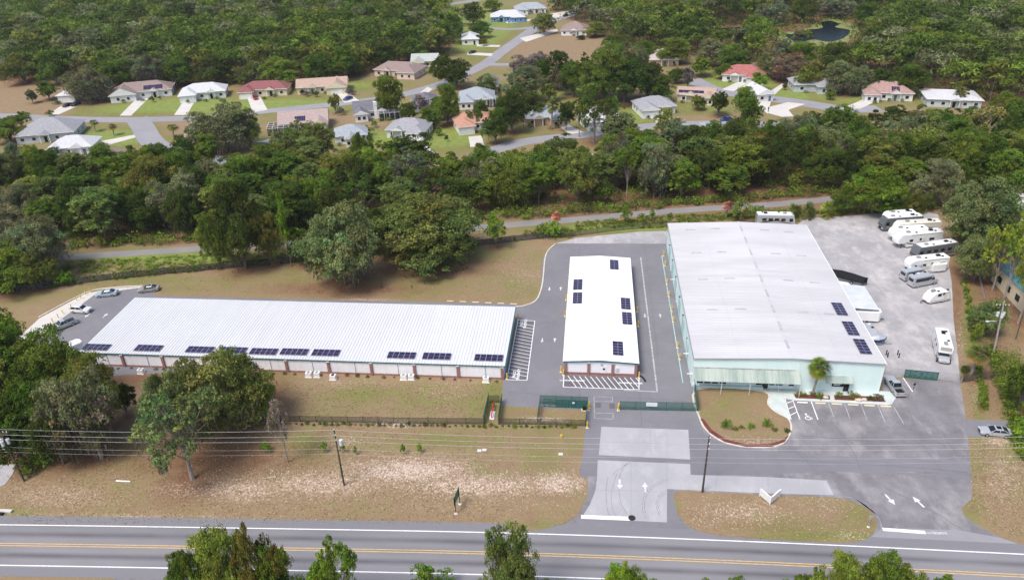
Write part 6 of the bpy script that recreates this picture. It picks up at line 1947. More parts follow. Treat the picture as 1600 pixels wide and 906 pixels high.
PAINTS = {k: paint(k, c) for k, c in dict(silver=(.45, .47, .50), white=(.75, .75, .76), grey=(.16, .17, .18), dark=(.02, .022, .03), blue=(.03, .07, .22), red=(.35, .02, .04), beige=(.45, .42, .36), iceblue=(.42, .50, .56), ivory=(.6, .58, .52), bronze=(.14, .085, .05), champagne=(.34, .32, .30)).items()}
car('silver sedan with dark sunroof parked on the side road beyond the front lot', (1534, 671), (1577, 675), 'sedan', 'silver', 4.8, roofdark=True)
car('silver pickup truck parked by the end wall of the mint warehouse', (1391, 590), (1407, 612), 'pickup', 'silver', 5.5, z=1.0, cat='pickup truck')
car('pale silver sedan parked alone nearest the back eave of the long shed', (218, 452), (246, 449), 'sedan', 'champagne', 4.8, roofdark=True)
car('blue-grey sedan parked by the bend of the west kerb', (151, 459), (182, 456), 'sedan', 'iceblue', 4.9)
car('white and blue compact SUV parked beside the yellow bollards', (142, 484), (111, 482), 'suv', 'white', 4.6)
car('grey pickup truck with an empty black bed beside the west clump of trees', (84, 511), (111, 500), 'pickup', 'silver', 5.6, z=1.0, cat='pickup truck')
for a in ((('front one of two dark cars on the white concrete drive'), (99, 166), (111, 162), 'sedan', 'dark'), ('second dark car on the drive, beside the mossy tree trunk', (112, 165), (125, 160), 'suv', 'dark'), ('red car on the drive of the maroon-roofed house', (400, 156), (398, 149), 'sedan', 'red'),
          ('dark blue car on the drive of the tan gabled house', (539, 155), (548, 152), 'sedan', 'blue'), ('dark blue sedan at the kerb by the sandy verge', (1128, 187), (1142, 185), 'sedan', 'blue'), ('dark car parked on the upper drive of the diagonal road', (732, 83), (744, 80), 'sedan', 'dark'),
          ('dark car at the end of the diagonal road', (880, 25), (887, 23), 'sedan', 'dark'), ('dark car near the low tan house with roof panels', (1108, 141), (1116, 140), 'sedan', 'dark')):
    car(a[0], a[1], a[2], a[3], a[4], 4.8, group=None)
car('white pickup truck on the drive of the wide grey-roofed house', (131, 223), (156, 219), 'pickup', 'white', 5.8, z=1.0, cat='pickup truck')
car('beige pickup truck standing at the kerb before the grey shingle house', (1048, 188), (1069, 187), 'pickup', 'beige', 5.6, z=1.0, cat='pickup truck')


def rrect(x, y0, y1, z0, z1, r=.18):
    return [(x, y0, z0), (x, y0, z1 - r), (x, y0 + r * .3, z1 - r * .3), (x, y0 + r, z1), (x, y1 - r, z1), (x, y1 - r * .3, z1 - r * .3), (x, y1, z1 - r), (x, y1, z0)]


def rv(label, front, rear, kind='coach', base='white', zr=3.4, W=2.5, L=None, stripes=(), ac=2, roof=None, cat='motorhome', wins='side', name=None):
    """front/rear: picture points of the roof centre line ends at height zr"""
    c, rot, L0 = place(front, rear, zr); L = L or L0; h = L / 2; w_ = W / 2
    r = thing(name or {'coach': 'motorhome', 'fifth': 'camping_trailer', 'trailer': 'camping_trailer', 'van': 'camper_van', 'cargo': 'cargo_trailer', 'classc': 'motorhome'}[kind], label, cat, c, rot)
    P_ = {'white': M_PLWHITE, 'cream': M_CREAM}.get(base) or PAINTS[base]
    zb = .45
    if kind == 'coach':
        secs = [(h, .86, 1.2), (h - .05, .4, 2.5), (h - .45, .4, zr - .12), (h - .9, .4, zr), (-h + .1, .4, zr), (-h, .5, zr - .1)]
        b = MB().loft([rrect(h - .02, -w_ * .93, w_ * .93, .5, 1.45), rrect(h - .12, -w_, w_, .42, 2.1), rrect(h - .55, -w_, w_, .4, zr - .1), rrect(h - 1.0, -w_, w_, .4, zr), rrect(-h + .1, -w_, w_, .4, zr), rrect(-h, -w_ * .97, w_ * .97, .5, zr - .1)])
    elif kind == 'fifth':
        b = MB().loft([rrect(h, -w_ * .75, w_ * .75, 1.6, 2.4), rrect(h - .35, -w_ * .95, w_ * .95, 1.5, 3.0), rrect(h - 1.0, -w_, w_, 1.5, zr - .05), rrect(h - 1.5, -w_, w_, 1.5, zr), rrect(h - 2.3, -w_, w_, 1.45, zr), rrect(h - 2.6, -w_, w_, zb, zr), rrect(-h, -w_, w_, zb, zr - .05)])
    elif kind == 'trailer':
        b = MB().loft([rrect(h, -w_ * .8, w_ * .8, .6, 1.0), rrect(h - .4, -w_, w_, .5, 1.7), rrect(h - 1.2, -w_, w_, .45, zr - .25), rrect(h - 1.8, -w_, w_, .45, zr), rrect(-h + 1.4, -w_, w_, .45, zr), rrect(-h + .5, -w_, w_, .5, zr - .4), rrect(-h, -w_ * .9, w_ * .9, .7, zr - 1.1)])
    elif kind == 'van':
        b = MB().loft([rrect(h, -w_ * .8, w_ * .8, .45, 1.0), rrect(h - .3, -w_ * .95, w_ * .95, .4, 1.25), rrect(h - 1.0, -w_, w_, .4, 1.45), rrect(h - 1.7, -w_ * .95, w_ * .95, .4, zr - .15), rrect(h - 2.1, -w_, w_, .4, zr), rrect(-h + .1, -w_, w_, .4, zr), rrect(-h, -w_ * .97, w_ * .97, .45, zr - .12)])
    elif kind == 'classc':
        b = MB().loft([rrect(h - .9, -w_ * .92, w_ * .92, 2.05, 2.5), rrect(h - 1.2, -w_, w_, 2.0, zr - .1), rrect(h - 1.8, -w_, w_, 2.0, zr), rrect(h - 2.4, -w_, w_, 1.95, zr), rrect(h - 2.5, -w_, w_, .5, zr), rrect(-h, -w_, w_, .5, zr)])
    else:
        b = MB().loft([rrect(h, -w_ * .6, w_ * .6, .5, zr - .1, .1), rrect(h - .5, -w_, w_, .45, zr, .1), rrect(-h, -w_, w_, .45, zr, .1)])
    body = obj('body', b, P_, r)
    if roof:
        obj('roof_cover', MB().box(-h + .15, h - 1.05, -w_ + .17, w_ - .17, zr + .002, zr + .03), M_PLWHITE, r)
    zt = zr + .032
    for i in range(ac):
        x = h * .45 - i * (L * .5)
        q = obj('air_conditioner', MB().hexa([(x - .5, -.36, zt), (x + .5, -.36, zt), (x + .5, .36, zt), (x - .5, .36, zt), (x - .38, -.28, zt + .28), (x + .38, -.28, zt + .28), (x + .38, .28, zt + .28), (x - .38, .28, zt + .28)]), M_GREYP if i % 2 == 0 else M_BLACKP, r)
    for i, x in enumerate((h * .15, -h * .35, -h * .7)):
        if kind != 'cargo':
            obj('roof_vent', MB().box(x - .2, x + .2, .35, .75, zt - .03, zt + .12), M_BLACKP if i != 1 else M_PLWHITE, r)
    # glazing, doors and stripes on both flanks, 1-2 cm proud
    for s_ in (-1, 1):
        ya, yb = (w_ + .002, w_ + .018) if s_ > 0 else (-w_ - .018, -w_ - .002)
        def patch(nm, x0, x1, z0, z1, m, par=None, dz=0):
            return obj(nm, MB().hexa([(x0, ya, z0), (x1, ya, z0 + dz), (x1, yb, z0 + dz), (x0, yb, z0), (x0, ya, z1), (x1, ya, z1 + dz), (x1, yb, z1 + dz), (x0, yb, z1)]), m, par or body)
        if kind == 'coach':
            patch('side_window', h - 1.6, h - .7, 1.7, 2.6, M_GLASS); n = 4
            for i in range(n):
                x = h - 2.6 - i * (L - 3.4) / n
                patch('side_window', x - 1.1, x, 1.85, 2.6, M_GLASS)
        elif kind == 'van':
            patch('side_window', -h + .5, h - 2.2, 1.6, 2.3, M_GLASS); patch('side_window', h - 2.1, h - 1.4, 1.45, 2.0, M_GLASS)
        elif kind in ('fifth', 'trailer', 'classc'):
            t0 = h - 3.2 if kind != 'trailer' else h - 2.0
            for i, (wd, zz) in enumerate(((.9, 1.75), (.5, 1.9), (1.3, 1.75))):
                x = t0 - i * (L * .22)
                if x - wd > -h + .3:
                    patch('side_window', x - wd, x, zz, zz + .62, M_GLASS)
            q = patch('entry_door', t0 - L * .3 - .6, t0 - L * .3 + .05, .6, 2.45, M_CREAM if base == 'white' else M_PLWHITE)
            patch('awning_tube', -h + .6, t0 - .2, zr - .38, zr - .26, M_GREYP)
        for (x0, x1, z0, z1, mm, dz) in stripes:
            patch('side_stripe', -h + x0 * L, -h + x1 * L, z0, z1, PAINTS[mm], dz=dz)
    # front and rear glass
    if kind == 'coach':
        obj('windshield', MB().hexa([(h - .10, -w_ * .88, 1.5), (h + .0, -w_ * .88, 1.5), (h + .0, w_ * .88, 1.5), (h - .10, w_ * .88, 1.5), (h - .62, -w_ * .88, 2.85), (h - .46, -w_ * .88, 2.85), (h - .46, w_ * .88, 2.85), (h - .62, w_ * .88, 2.85)]), M_GLASS, body)
        for k in (-1, 1):
            obj('headlight', MB().box(h - .05, h + .03, k * .9 - .2, k * .9 + .2, .75, .95), M_HEADL, body)
        obj('grille', MB().box(h - .03, h + .015, -.5, .5, .65, 1.1), M_BLACKP, body)
    elif kind == 'fifth':
        obj('front_window', MB().hexa([(h - .72, -w_ * .6, 2.65), (h - .58, -w_ * .6, 2.6), (h - .58, w_ * .6, 2.6), (h - .72, w_ * .6, 2.65), (h - 1.1, -w_ * .6, zr - .5), (h - .94, -w_ * .6, zr - .5), (h - .94, w_ * .6, zr - .5), (h - 1.1, w_ * .6, zr - .5)]), M_GLASS, body)
        obj('landing_leg', MB().box(h - 1.6, h - 1.48, -.8, -.68, 0, 1.5).box(h - 1.6, h - 1.48, .68, .8, 0, 1.5), M_BLACKF, r)
    elif kind == 'trailer':
        obj('front_window', MB().hexa([(h - .62, -w_ * .55, 1.5), (h - .44, -w_ * .55, 1.45), (h - .44, w_ * .55, 1.45), (h - .62, w_ * .55, 1.5), (h - 1.15, -w_ * .55, 2.1), (h - 1.0, -w_ * .55, 2.15), (h - 1.0, w_ * .55, 2.15), (h - 1.15, w_ * .55, 2.1)]), M_GLASSB, body)
        obj('tow_hitch', MB().box(h - .1, h + 1.1, -.07, .07, .45, .58).tube((h + .9, 0, 0), (h + .9, 0, .5), .05), M_BLACKF, r)
    elif kind == 'van':
        obj('windshield', MB().hexa([(h - 1.12, -w_ * .8, 1.5), (h - 1.0, -w_ * .8, 1.46), (h - 1.0, w_ * .8, 1.46), (h - 1.12, w_ * .8, 1.5), (h - 1.7, -w_ * .78, zr - .3), (h - 1.56, -w_ * .78, zr - .28), (h - 1.56, w_ * .78, zr - .28), (h - 1.7, w_ * .78, zr - .3)]), M_GLASS, body)
        obj('rear_window', MB().box(-h - .02, -h - .002, -w_ * .7, w_ * .7, 1.5, 2.2), M_GLASS, body)
        for k in (-1, 1):
            obj('tail_light', MB().box(-h - .03, -h - .002, k * .9 - .07, k * .9 + .07, .9, 1.3), M_TAILL, body)
    elif kind == 'classc':
        cb = MB().loft([ring(h, .78, .45, .85), ring(h - .15, .95, .4, 1.05), ring(h - 1.0, 1.0, .38, 1.2), ring(h - 1.25, 1.0, .38, 1.25), ring(h - 2.48, 1.0, .38, 1.28)])
        obj('cab', cb, PAINTS['silver'], r)
        obj('windshield', MB().loft([[(h - 1.1, -.9, 1.22), (h - 1.1, -.9, 1.24), (h - 1.1, .9, 1.24), (h - 1.1, .9, 1.22)], [(h - 1.75, -.88, 1.22), (h - 1.75, -.78, 1.94), (h - 1.75, .78, 1.94), (h - 1.75, .88, 1.22)], [(h - 2.45, -.9, 1.22), (h - 2.45, -.8, 1.94), (h - 2.45, .8, 1.94), (h - 2.45, .9, 1.22)]]), M_GLASS, r)
        obj('front_window', MB().hexa([(h - 1.08, -w_ * .8, 2.6), (h - .9, -w_ * .8, 2.55), (h - .9, w_ * .8, 2.55), (h - 1.08, w_ * .8, 2.6), (h - 1.3, -w_ * .8, zr - .15), (h - 1.16, -w_ * .8, zr - .12), (h - 1.16, w_ * .8, zr - .12), (h - 1.3, w_ * .8, zr - .15)]), PAINTS['champagne'], body)
        for k in (-1, 1):
            obj('headlight', MB().box(h - .06, h + .02, k * .7 - .15, k * .7 + .15, .75, .92), M_HEADL, r)
    wx = {'coach': (h - 1.9, -h + 3.0), 'fifth': (-h + 3.2, -h + 4.1), 'trailer': (-h + 1.9,), 'van': (h - 1.1, -h + 1.4), 'cargo': (-.2,), 'classc': (h - .9, -h + 2.2)}[kind]
    wheels(r, wx, w_ - .12, .42 if kind != 'cargo' else .33)
    if kind == 'cargo':
        obj('tow_hitch', MB().box(h - .1, h + 1.0, -.06, .06, .4, .5), M_BLACKF, r)
        obj('rear_door', MB().box(-h - .03, -h - .002, -w_ * .9, w_ * .9, .55, zr - .15), M_PLWHITE, body)
    return r


rv('dark-sided coach with white roof at the head of the row', (1381, 339), (1437, 335), 'coach', 'grey', 3.6, 2.55, 10.5, [(.02, .9, .7, 1.3, 'champagne', .15)], 2, True)
rv('white trailer tucked behind the first dark-sided coach', (1388, 331.5), (1423, 329), 'fifth', 'white', 3.4, 2.4, 8)
rv('long cream-sided fifth-wheel trailer with dark front window, second in the row', (1398, 347), (1469, 343), 'fifth', 'cream', 3.8, 2.5, 11.5, [(.1, .8, 1.1, 1.2, 'bronze', 0)], 2)
rv('plain white trailer squeezed between the cream and the striped fifth-wheels', (1393, 356.5), (1446, 353), 'fifth', 'white', 3.5, 2.5, 9, (), 1)
rv('white fifth-wheel trailer with big dark nose window and blue-grey swooshes', (1399, 365), (1471, 358), 'fifth', 'white', 3.8, 2.5, 11.8, [(.05, .55, 1.2, 1.35, 'iceblue', .35), (.2, .8, .85, 1.0, 'silver', .3), (.62, .8, 1.0, 1.2, 'dark', .5)], 3)
rv('dark grey and tan coach with white roof standing half under the oak', (1435, 384), (1487, 376), 'coach', 'grey', 3.6, 2.55, 11, [(.0, 1., .55, .8, 'champagne', .12), (.1, .95, 1.0, 1.35, 'bronze', .25), (.55, .98, .85, 1.0, 'ivory', .5)], 2, True)
rv('white motorhome with cream side panels behind the two grey camper vans', (1421, 404), (1477, 398), 'fifth', 'white', 3.5, 2.5, 9.8, [(.1, .6, .8, 1.7, 'ivory', 0)], 2, cat='motorhome', name='motorhome')
rv('further of the two grey camper vans, partly hidden by its twin', (1448, 415), (1414, 421.5), 'van', 'silver', 2.75, 2.0, 6.4, (), 1, cat='camper van')
rv('nearer grey camper van with a full dark side window', (1464, 424), (1426, 431), 'van', 'silver', 2.75, 2.05, 6.8, [(.08, .6, 1.45, 1.6, 'dark', 0)], 1, cat='camper van')
rv('small white enclosed cargo trailer parked behind the camper vans', (1477, 409), (1457, 411), 'cargo', 'white', 2.2, 2.0, 3.7, (), 0, cat='trailer')
rv('small rounded white travel trailer standing alone at the gravel edge', (1449, 456), (1483, 450), 'trailer', 'white', 2.7, 2.2, 5.6, [(.1, .9, .7, .78, 'dark', 0)], 1, cat='travel trailer')
rv('white and silver class C motorhome facing the lot gate', (1482, 552), (1471, 508), 'classc', 'white', 3.3, 2.45, 8.2, [(.1, .9, 1.2, 1.3, 'champagne', 0)], 2)
rv('motorhome with grey swooshes parked behind the far end of the warehouse', (1243, 334), (1183, 333), 'coach', 'silver', 3.5, 2.5, 9.8, [(.0, .95, .55, 1.1, 'grey', 0), (.1, .55, 1.2, 1.5, 'dark', .9), (.5, .93, 1.9, 2.2, 'grey', -1.0)], 2, True)


def boat(label, a, b_, cover, L=7.2, hull='white', top=True):
    c, rot, L0 = place(a, b_, 1.2); h = L / 2
    r = thing('boat', label, 'boat', c, rot)
    def sec(x, w_, z0, z1):
        return [(x, 0, z0), (x, -w_ * .8, z0 + .25), (x, -w_, z1), (x, w_, z1), (x, w_ * .8, z0 + .25)]
    obj('hull', MB().loft([sec(-h, 1.1, .6, 1.45), sec(-h * .2, 1.2, .6, 1.5), sec(h * .5, 1.0, .65, 1.6), sec(h * .85, .45, .85, 1.75), sec(h, .05, 1.3, 1.85)]), PAINTS[hull], r)
    obj('cover', MB().loft([[(x, -w_, z), (x, -w_ * .5, z + k), (x, 0, z + k * 1.15), (x, w_ * .5, z + k), (x, w_, z)] for x, w_, z, k in ((-h, 1.12, 1.4, .25), (-h * .4, 1.22, 1.45, .5), (h * .2, 1.15, 1.5, .6), (h * .7, .75, 1.65, .3), (h * .98, .1, 1.8, .08))]), cover, r)
    obj('trailer_frame', MB().box(-h * .9, h * .6, -.7, -.6, .35, .5).box(-h * .9, h * .6, .6, .7, .35, .5).box(h * .6 + .002, h + 1.2, -.06, .06, .35, .48), M_GREYF, r)
    wheels(r, (-h * .4,), .95, .33)
    if hull == 'dark':
        obj('outboard_motor', MB().box(-h - .5, -h - .02, -.25, .25, .7, 1.9), M_BLACKP, r)
    return r


boat('boat on a trailer under a tight black cover beside the warehouse', (1304, 427), (1338, 435), M_BLACKP, 8.4, 'dark')
boat('small boat with a blue hull poking out beside the warehouse wall', (1377, 529), (1360, 527.5), PAINTS['silver'], 3.9, 'blue')
rv('silver rounded trailer beside the warehouse, nose under its eave', (1365, 518), (1350, 503), 'trailer', 'silver', 2.6, 2.2, 5.0, (), 0, cat='trailer')
rv('white box trailer under the open side of the warehouse awning', (1372, 484), (1337, 482), 'cargo', 'white', 2.6, 2.3, 5.6, (), 0, cat='trailer')
rv('tiny white utility trailer beside the covered boat', (1324, 443), (1310, 442), 'cargo', 'white', 1.6, 1.6, 2.8, (), 0, cat='trailer')
rv('white box truck body half hidden by the west clump of trees', (112, 536), (100, 541), 'cargo', 'white', 2.8, 2.3, 5.0, (), 0, cat='trailer')
# open-sided carport along the east wall
q = G(1318, 452, 3.2); q2 = G(1376, 482, 3.2)
cp = thing('carport', 'pale corrugated lean-to carport along the warehouse wall facing the gravel lot', 'carport', (52.6, 0, 0))
y0_, y1_ = G(1374, 484, 3.2).y, G(1320, 446, 3.2).y
xr_ = G(1372, 480, 3.2).x - 52.6
n_ = 8
for i in range(n_):
    a_, c_ = y0_ + (y1_ - y0_) * i / n_ + .03, y0_ + (y1_ - y0_) * (i + 1) / n_ - .0
    obj('roof_sheet', MB().hexa([(0, a_, 3.5), (xr_, a_, 3.1), (xr_, c_, 3.1), (0, c_, 3.5), (0, a_, 3.56), (xr_, a_, 3.16), (xr_, c_, 3.16), (0, c_, 3.56)]), mat('pale_galvanised_sheet', (.52, .55, .57), (.62, .64, .66), .5, .5), cp)
for yy in (y0_ + .2, (y0_ + y1_) / 2, y1_ - .2):
    obj('carport_post', MB().box(xr_ - .12, xr_ - .02, yy - .05, yy + .05, 0, 3.08), M_GREYF, cp)


# ------------------------------------------------------------------ fences and gates
def fence(name, label, px, H, mpost, mmesh, step, cat='fence', pr=.045, rail=True, world=None, group=None, meshmat=True):
    pts = world or [tuple(G(*p)[:2]) for p in px]
    o0 = pts[0]
    r = thing(name, label, cat, (o0[0], o0[1], 0), 0, group)
    pm_ = MB().tube((0, 0, -.1), (0, 0, H + .08), pr, n=6).mesh('post', mpost)
    for a, c in zip(pts, pts[1:]):
        A = Vector((a[0] - o0[0], a[1] - o0[1])); B = Vector((c[0] - o0[0], c[1] - o0[1])); L = (B - A).length
        n = max(1, round(L / step)); d = (B - A) / L; nn = Vector((-d.y, d.x))
        for i in range(n):
            p = A.lerp(B, i / n); q_ = A.lerp(B, (i + 1) / n)
            obj('post', pm_, parent=r, loc=(p.x, p.y, 0))
            m = MB(); k = nn * .008
            m.hexa([(*(p - k), .05), (*(q_ - k), .05), (*(q_ + k), .05), (*(p + k), .05), (*(p - k), H), (*(q_ - k), H), (*(q_ + k), H), (*(p + k), H)])
            obj('mesh_panel', m, mmesh, r)
            if rail:
                obj('top_rail', MB().tube((p.x, p.y, H), (q_.x, q_.y, H), .028, n=5), mpost, r)
    p = Vector((pts[-1][0] - o0[0], pts[-1][1] - o0[1]))
    obj('post', pm_, parent=r, loc=(p.x, p.y, 0))
    return r


fence('chain_link_fence', 'low black chain-link fence with a row of little shrubs, crossing the front grass', [(225, 655), (370, 657.5), (520, 660), (640, 662), (758, 663)], 1.35, M_BLACKF, M_MESHB, 3.0)
fence('chain_link_fence', 'short black chain-link run between the hydrant pen and the entrance drive', [(779, 663), (845, 663.5), (916, 666)], 1.35, M_BLACKF, M_MESHB, 3.0)
fence('chain_link_fence', 'green fence side of the red pipe pen nearer the long shed', [(764, 628), (756, 663)], 2.0, M_GREENF, M_SLATG, 1.6)
fence('chain_link_fence', 'green fence side of the red pipe pen nearer the entrance drive', [(784, 628), (779, 663)], 2.0, M_GREENF, M_SLATG, 1.6)
fence('pen_gate', 'black gate closing the far end of the red pipe pen', [(765.5, 629), (780, 629)], 1.6, M_BLACKF, M_MESHB, 1.9, 'gate')
fence('chain_link_fence', 'green fence running from the slid-open gate to the low shrub fence', [(844, 634), (840, 660)], 1.9, M_GREENF, M_MESHG, 2.4)
fence('chain_link_fence', 'green fence edging the entrance drive beside the yellow bollards', [(918, 640), (915, 664)], 1.9, M_GREENF, M_MESHG, 2.4)
fence('chain_link_fence', 'green chain-link fence behind the slid-open gate', [(844, 631), (918, 634)], 1.95, M_GREENF, M_MESHG, 3.0)
fence('chain_link_fence', 'green chain-link fence with a white sign closing the yard', [(969, 640), (1089, 642.5)], 1.9, M_GREENF, M_MESHG, 2.9)
fence('chain_link_fence', 'dark green fence from the warehouse corner to the yard fence', [(1084, 606), (1090, 643)], 1.9, M_GREENF, M_SLATG, 2.4)
fence('chain_link_fence', 'long black chain-link fence behind the long shed, overgrown with vines', None, 1.7, M_BLACKF, mat('weathered_fence_mesh', (.08, .075, .07), rough=.8, alpha=.6), 4.5, world=FENCE_BACK)
fence('chain_link_fence', 'dark green chain-link fence behind the pale pad and warehouse', [(868, 371), (880, 372), (960, 361), (1042, 354)], 1.5, M_BLACKF, M_MESHB, 4.5)
fence('chain_link_fence', 'galvanised fence between the warehouse corner and the lot gate', [(1381, 585), (1411, 590)], 1.9, M_GREYF, M_MESHGR, 3.0)
fence('chain_link_fence', 'galvanised fence between the lot gate and the fan palm', [(1463, 594), (1504, 597)], 1.9, M_GREYF, M_MESHGR, 3.0)
fence('chain_link_fence', 'fence across the dirt strip beside the stout fan palm', [(1504, 597), (1530, 594), (1568, 590)], 1.6, M_BLACKF, mat('dusty_mesh', (.14, .12, .09), rough=.8, alpha=.3), 3.0)
fence('boundary_wall', 'low grey wall strip running down the dirt between the trees', [(1522, 398), (1537, 470)], .9, M_GREYP, mat('grey_render', (.28, .27, .27), (.36, .35, .34), 1, .9), 3.0, 'wall', rail=False)
fence('red_rail', 'thin dark red rail beside the side road sedan', [(1574, 650), (1590, 690)], .7, M_MULCH, mat('rail_mesh', (.15, .03, .03), rough=.7, alpha=.25), 2.0, 'railing')

# sliding gates: frame with braced tail and dense infill
def slide_gate(label, a, b_, H, n, brace, dy=.15):
    A, B = G(*a), G(*b_); L = (B - A).length; rot = math.atan2(B.y - A.y, B.x - A.x)
    r = thing('sliding_gate', label, 'gate', (A.x, A.y - dy, 0), rot)
    obj('gate_frame', MB().box(0, L, -.04, .04, .08, .18).box(0, L, -.04, .04, H - .1, H), M_GREENF, r)
    for i in range(n + 1):
        x = L * i / n; obj('gate_upright', MB().box(x - .04, x + .04, -.035, .035, .181, H - .101), M_GREENF, r)
    for i in range(n):
        x0, x1 = L * i / n + .04, L * (i + 1) / n - .04
        if i < brace:
            obj('gate_brace', MB().tube((x0, 0, .2), (x1, 0, H - .12), .03, n=4).tube((x0, 0, H - .12), (x1, 0, .2), .03, n=4), M_GREENF, r)
        else:
            obj('gate_infill', MB().box(x0, x1, -.01, .01, .19, H - .11), M_SLATG, r)
    return r


slide_gate('green sliding gate slid open along its fence, two braced bays at its tail', (850, 634.5), (918, 637.5), 1.8, 7, 2)
slide_gate('dark green sliding gate between the front lot and the gravel lot', (1411, 589), (1463, 594), 1.85, 6, 0)
def box_thing(name, label, cat, px, dims, m, extra=None, rot=0., group=None):
    p = G(*px); r = thing(name, label, cat, (p.x, p.y, 0), rot, group)
    b = MB().box(-dims[0] / 2, dims[0] / 2, -dims[1] / 2, dims[1] / 2, 0, dims[2])
    obj('cabinet', b, m, r)
    if extra:
        extra(r)
    return r


p = G(913, 637.5); r = thing('gate_motor', 'black gate motor on a small pale pad at the gate end', 'gate motor', (p.x, p.y - .5, 0)); obj('pad', MB().box(-.5, .5, -.35, .35, 0, .08), M_SLAB, r); obj('motor_housing', MB().loft([rrect(-.35, -.25, .25, .08, .75), rrect(.35, -.25, .25, .08, .75)]), M_BLACKP, r)
p = G(1017.6, 641); r = thing('fence_sign', 'white rectangular sign hung on the green yard fence', 'sign', (p.x, p.y - .08, 0)); obj('board', MB().box(-.95, .95, -.03, 0, 1.0, 1.8), M_SIGN, r)
for k in range(2):
    obj('sign_line', MB().box(-.75 + .1 * k, .7 - .2 * k, -.036, -.031, 1.48 - .26 * k, 1.6 - .26 * k), M_TRANS, r)
p = G(1437.6, 590); r = thing('fence_sign', 'tiny white sign on the dark green lot gate', 'sign', (p.x, p.y - .4, 0)); obj('board', MB().box(-.2, .2, -.03, 0, 1.0, 1.35), M_SIGN, r)
p = G(896, 636); r = thing('fence_sign', 'tiny white sign on the slid-open green gate', 'sign', (p.x, p.y - .4, 0)); obj('board', MB().box(-.2, .2, -.03, 0, 1.1, 1.45), M_SIGN, r)


# ------------------------------------------------------------------ bollards and wheel stops
def bollard(label, px, H=1.05, rr=.11, m=None, pad=True):
    p = G(*px); r = thing('bollard', label, 'bollard', (p.x, p.y, 0), 0, 'bollards')
    obj('bollard_pipe', MB().tube((0, 0, 0), (0, 0, H), rr, n=10), m or M_YEL, r)
    obj('dome_cap', MB().tube((0, 0, H), (0, 0, H + rr * .5), rr * .98, rr * .5, n=10), m or M_YEL, r)
    if pad:
        obj('foot_pad', MB().box(-.22, .22, -.22, .22, .0, .05), M_SLAB, r)
    return r


bl = [((1036.5, 400), 'first yellow bollard at the far end of the teal line'), ((1039, 415), 'second yellow bollard along the teal line'), ((1042, 443.5), 'third yellow bollard along the teal line'), ((1045, 463), 'fourth yellow bollard along the teal line'), ((1049.5, 486), 'fifth yellow bollard along the teal line'),
      ((1052, 503), 'sixth yellow bollard along the teal line'), ((1058.5, 543), 'seventh yellow bollard along the teal line'), ((1062, 561), 'last yellow bollard near the warehouse end of the teal line'),
      ((876.5, 581), 'outer yellow bollard at the corner by the hatched loading zone'), ((880.5, 586), 'inner yellow bollard at the corner by the hatched loading zone'), ((998.5, 590), 'yellow bollard at the warehouse-side corner of the loading zone'),
      ((883, 494), 'yellow bollard midway along the alley wall of the narrow building'), ((884.5, 469), 'yellow bollard by the paired alley solar arrays'), ((887, 466.5), 'second yellow bollard by the paired alley solar arrays'), ((995.5, 487), 'yellow bollard beside the narrow building facing the teal line'), ((997, 510), 'yellow bollard nearest the paired arrays facing the teal line'),
      ((809.5, 499), 'yellow bollard at the far corner of the striped zone'), ((792, 592), 'yellow bollard at the front corner of the long building'), ((919, 640.5), 'yellow bollard at the open side of the gate'), ((920.5, 637), 'second yellow bollard behind the one at the gate'), ((966, 641), 'front yellow bollard at the fence end'), ((967, 638.5), 'rear yellow bollard at the fence end'),
      ((917.5, 668), 'yellow bollard at the foot of the entrance drive fence')]
for p_, l_ in bl:
    bollard(l_, p_, 1.3, .13)
for i, (x, y) in enumerate(((141, 457), (134.5, 461.5), (127, 467), (120, 470), (112, 482), (99, 491), (91.5, 497.5), (83, 504))):
    bollard(['topmost', 'second', 'third', 'fourth', 'fifth', 'sixth', 'seventh', 'last'][i] + ' yellow bollard down the pale west kerb strip', (x, y), 1.2, .09)
for p_, l_ in (((1384.4, 554.5), 'rear black bollard of the pair near the warehouse corner'), ((1386.5, 558), 'front black bollard of the pair near the warehouse corner'), ((1402, 554.5), 'rear black bollard of the pair further into the gravel lot'), ((1404, 559), 'front black bollard of the pair further into the gravel lot')):
    bollard(l_, p_, 1.1, .1, M_BLACKP, False)
for i, (x, y) in enumerate(((1253.8, 628.7), (1282, 629.8), (1307.5, 631), (1333, 632.3), (1358.6, 633.5), (1384.3, 634.8))):
    p = G(x, y); b = MB().hexa([(-.9, -.12, 0), (.9, -.12, 0), (.9, .12, 0), (-.9, .12, 0), (-.85, -.07, .13), (.85, -.07, .13), (.85, .07, .13), (-.85, .07, .13)])
    tag(obj('wheel_stop', b, M_SIGN if i == 0 else mat('cream_stop_paint', (.75, .62, .36), (.68, .58, .4), 2, .8), loc=(p.x, p.y, .006), rot=-.02), ['white wheel stop of the wheelchair bay', 'cream wheel stop next to the wheelchair bay', 'third wheel stop, cream, before the mulch bed gap', 'fourth wheel stop, cream, from the wheelchair bay', 'fifth wheel stop, cream, from the wheelchair bay', 'cream wheel stop nearest the silver pickup truck'][i], 'wheel stop', 'wheel stops of the front parking bays')
for i in range(6):
    p = G(703.5 + i * 19.8, 470.4 + i * .9); b = MB().hexa([(-.75, -.1, 0), (.75, -.1, 0), (.75, .1, 0), (-.75, .1, 0), (-.7, -.06, .12), (.7, -.06, .12), (.7, .06, .12), (-.7, .06, .12)])
    tag(obj('wheel_stop', b, mat('cream_stop_paint', (.75, .62, .36)), loc=(p.x, p.y, .006)), ['first', 'second', 'third', 'fourth', 'fifth', 'sixth'][i] + ' cream wheel stop along the grass behind the long shed', 'wheel stop', 'wheel stops behind the long shed')


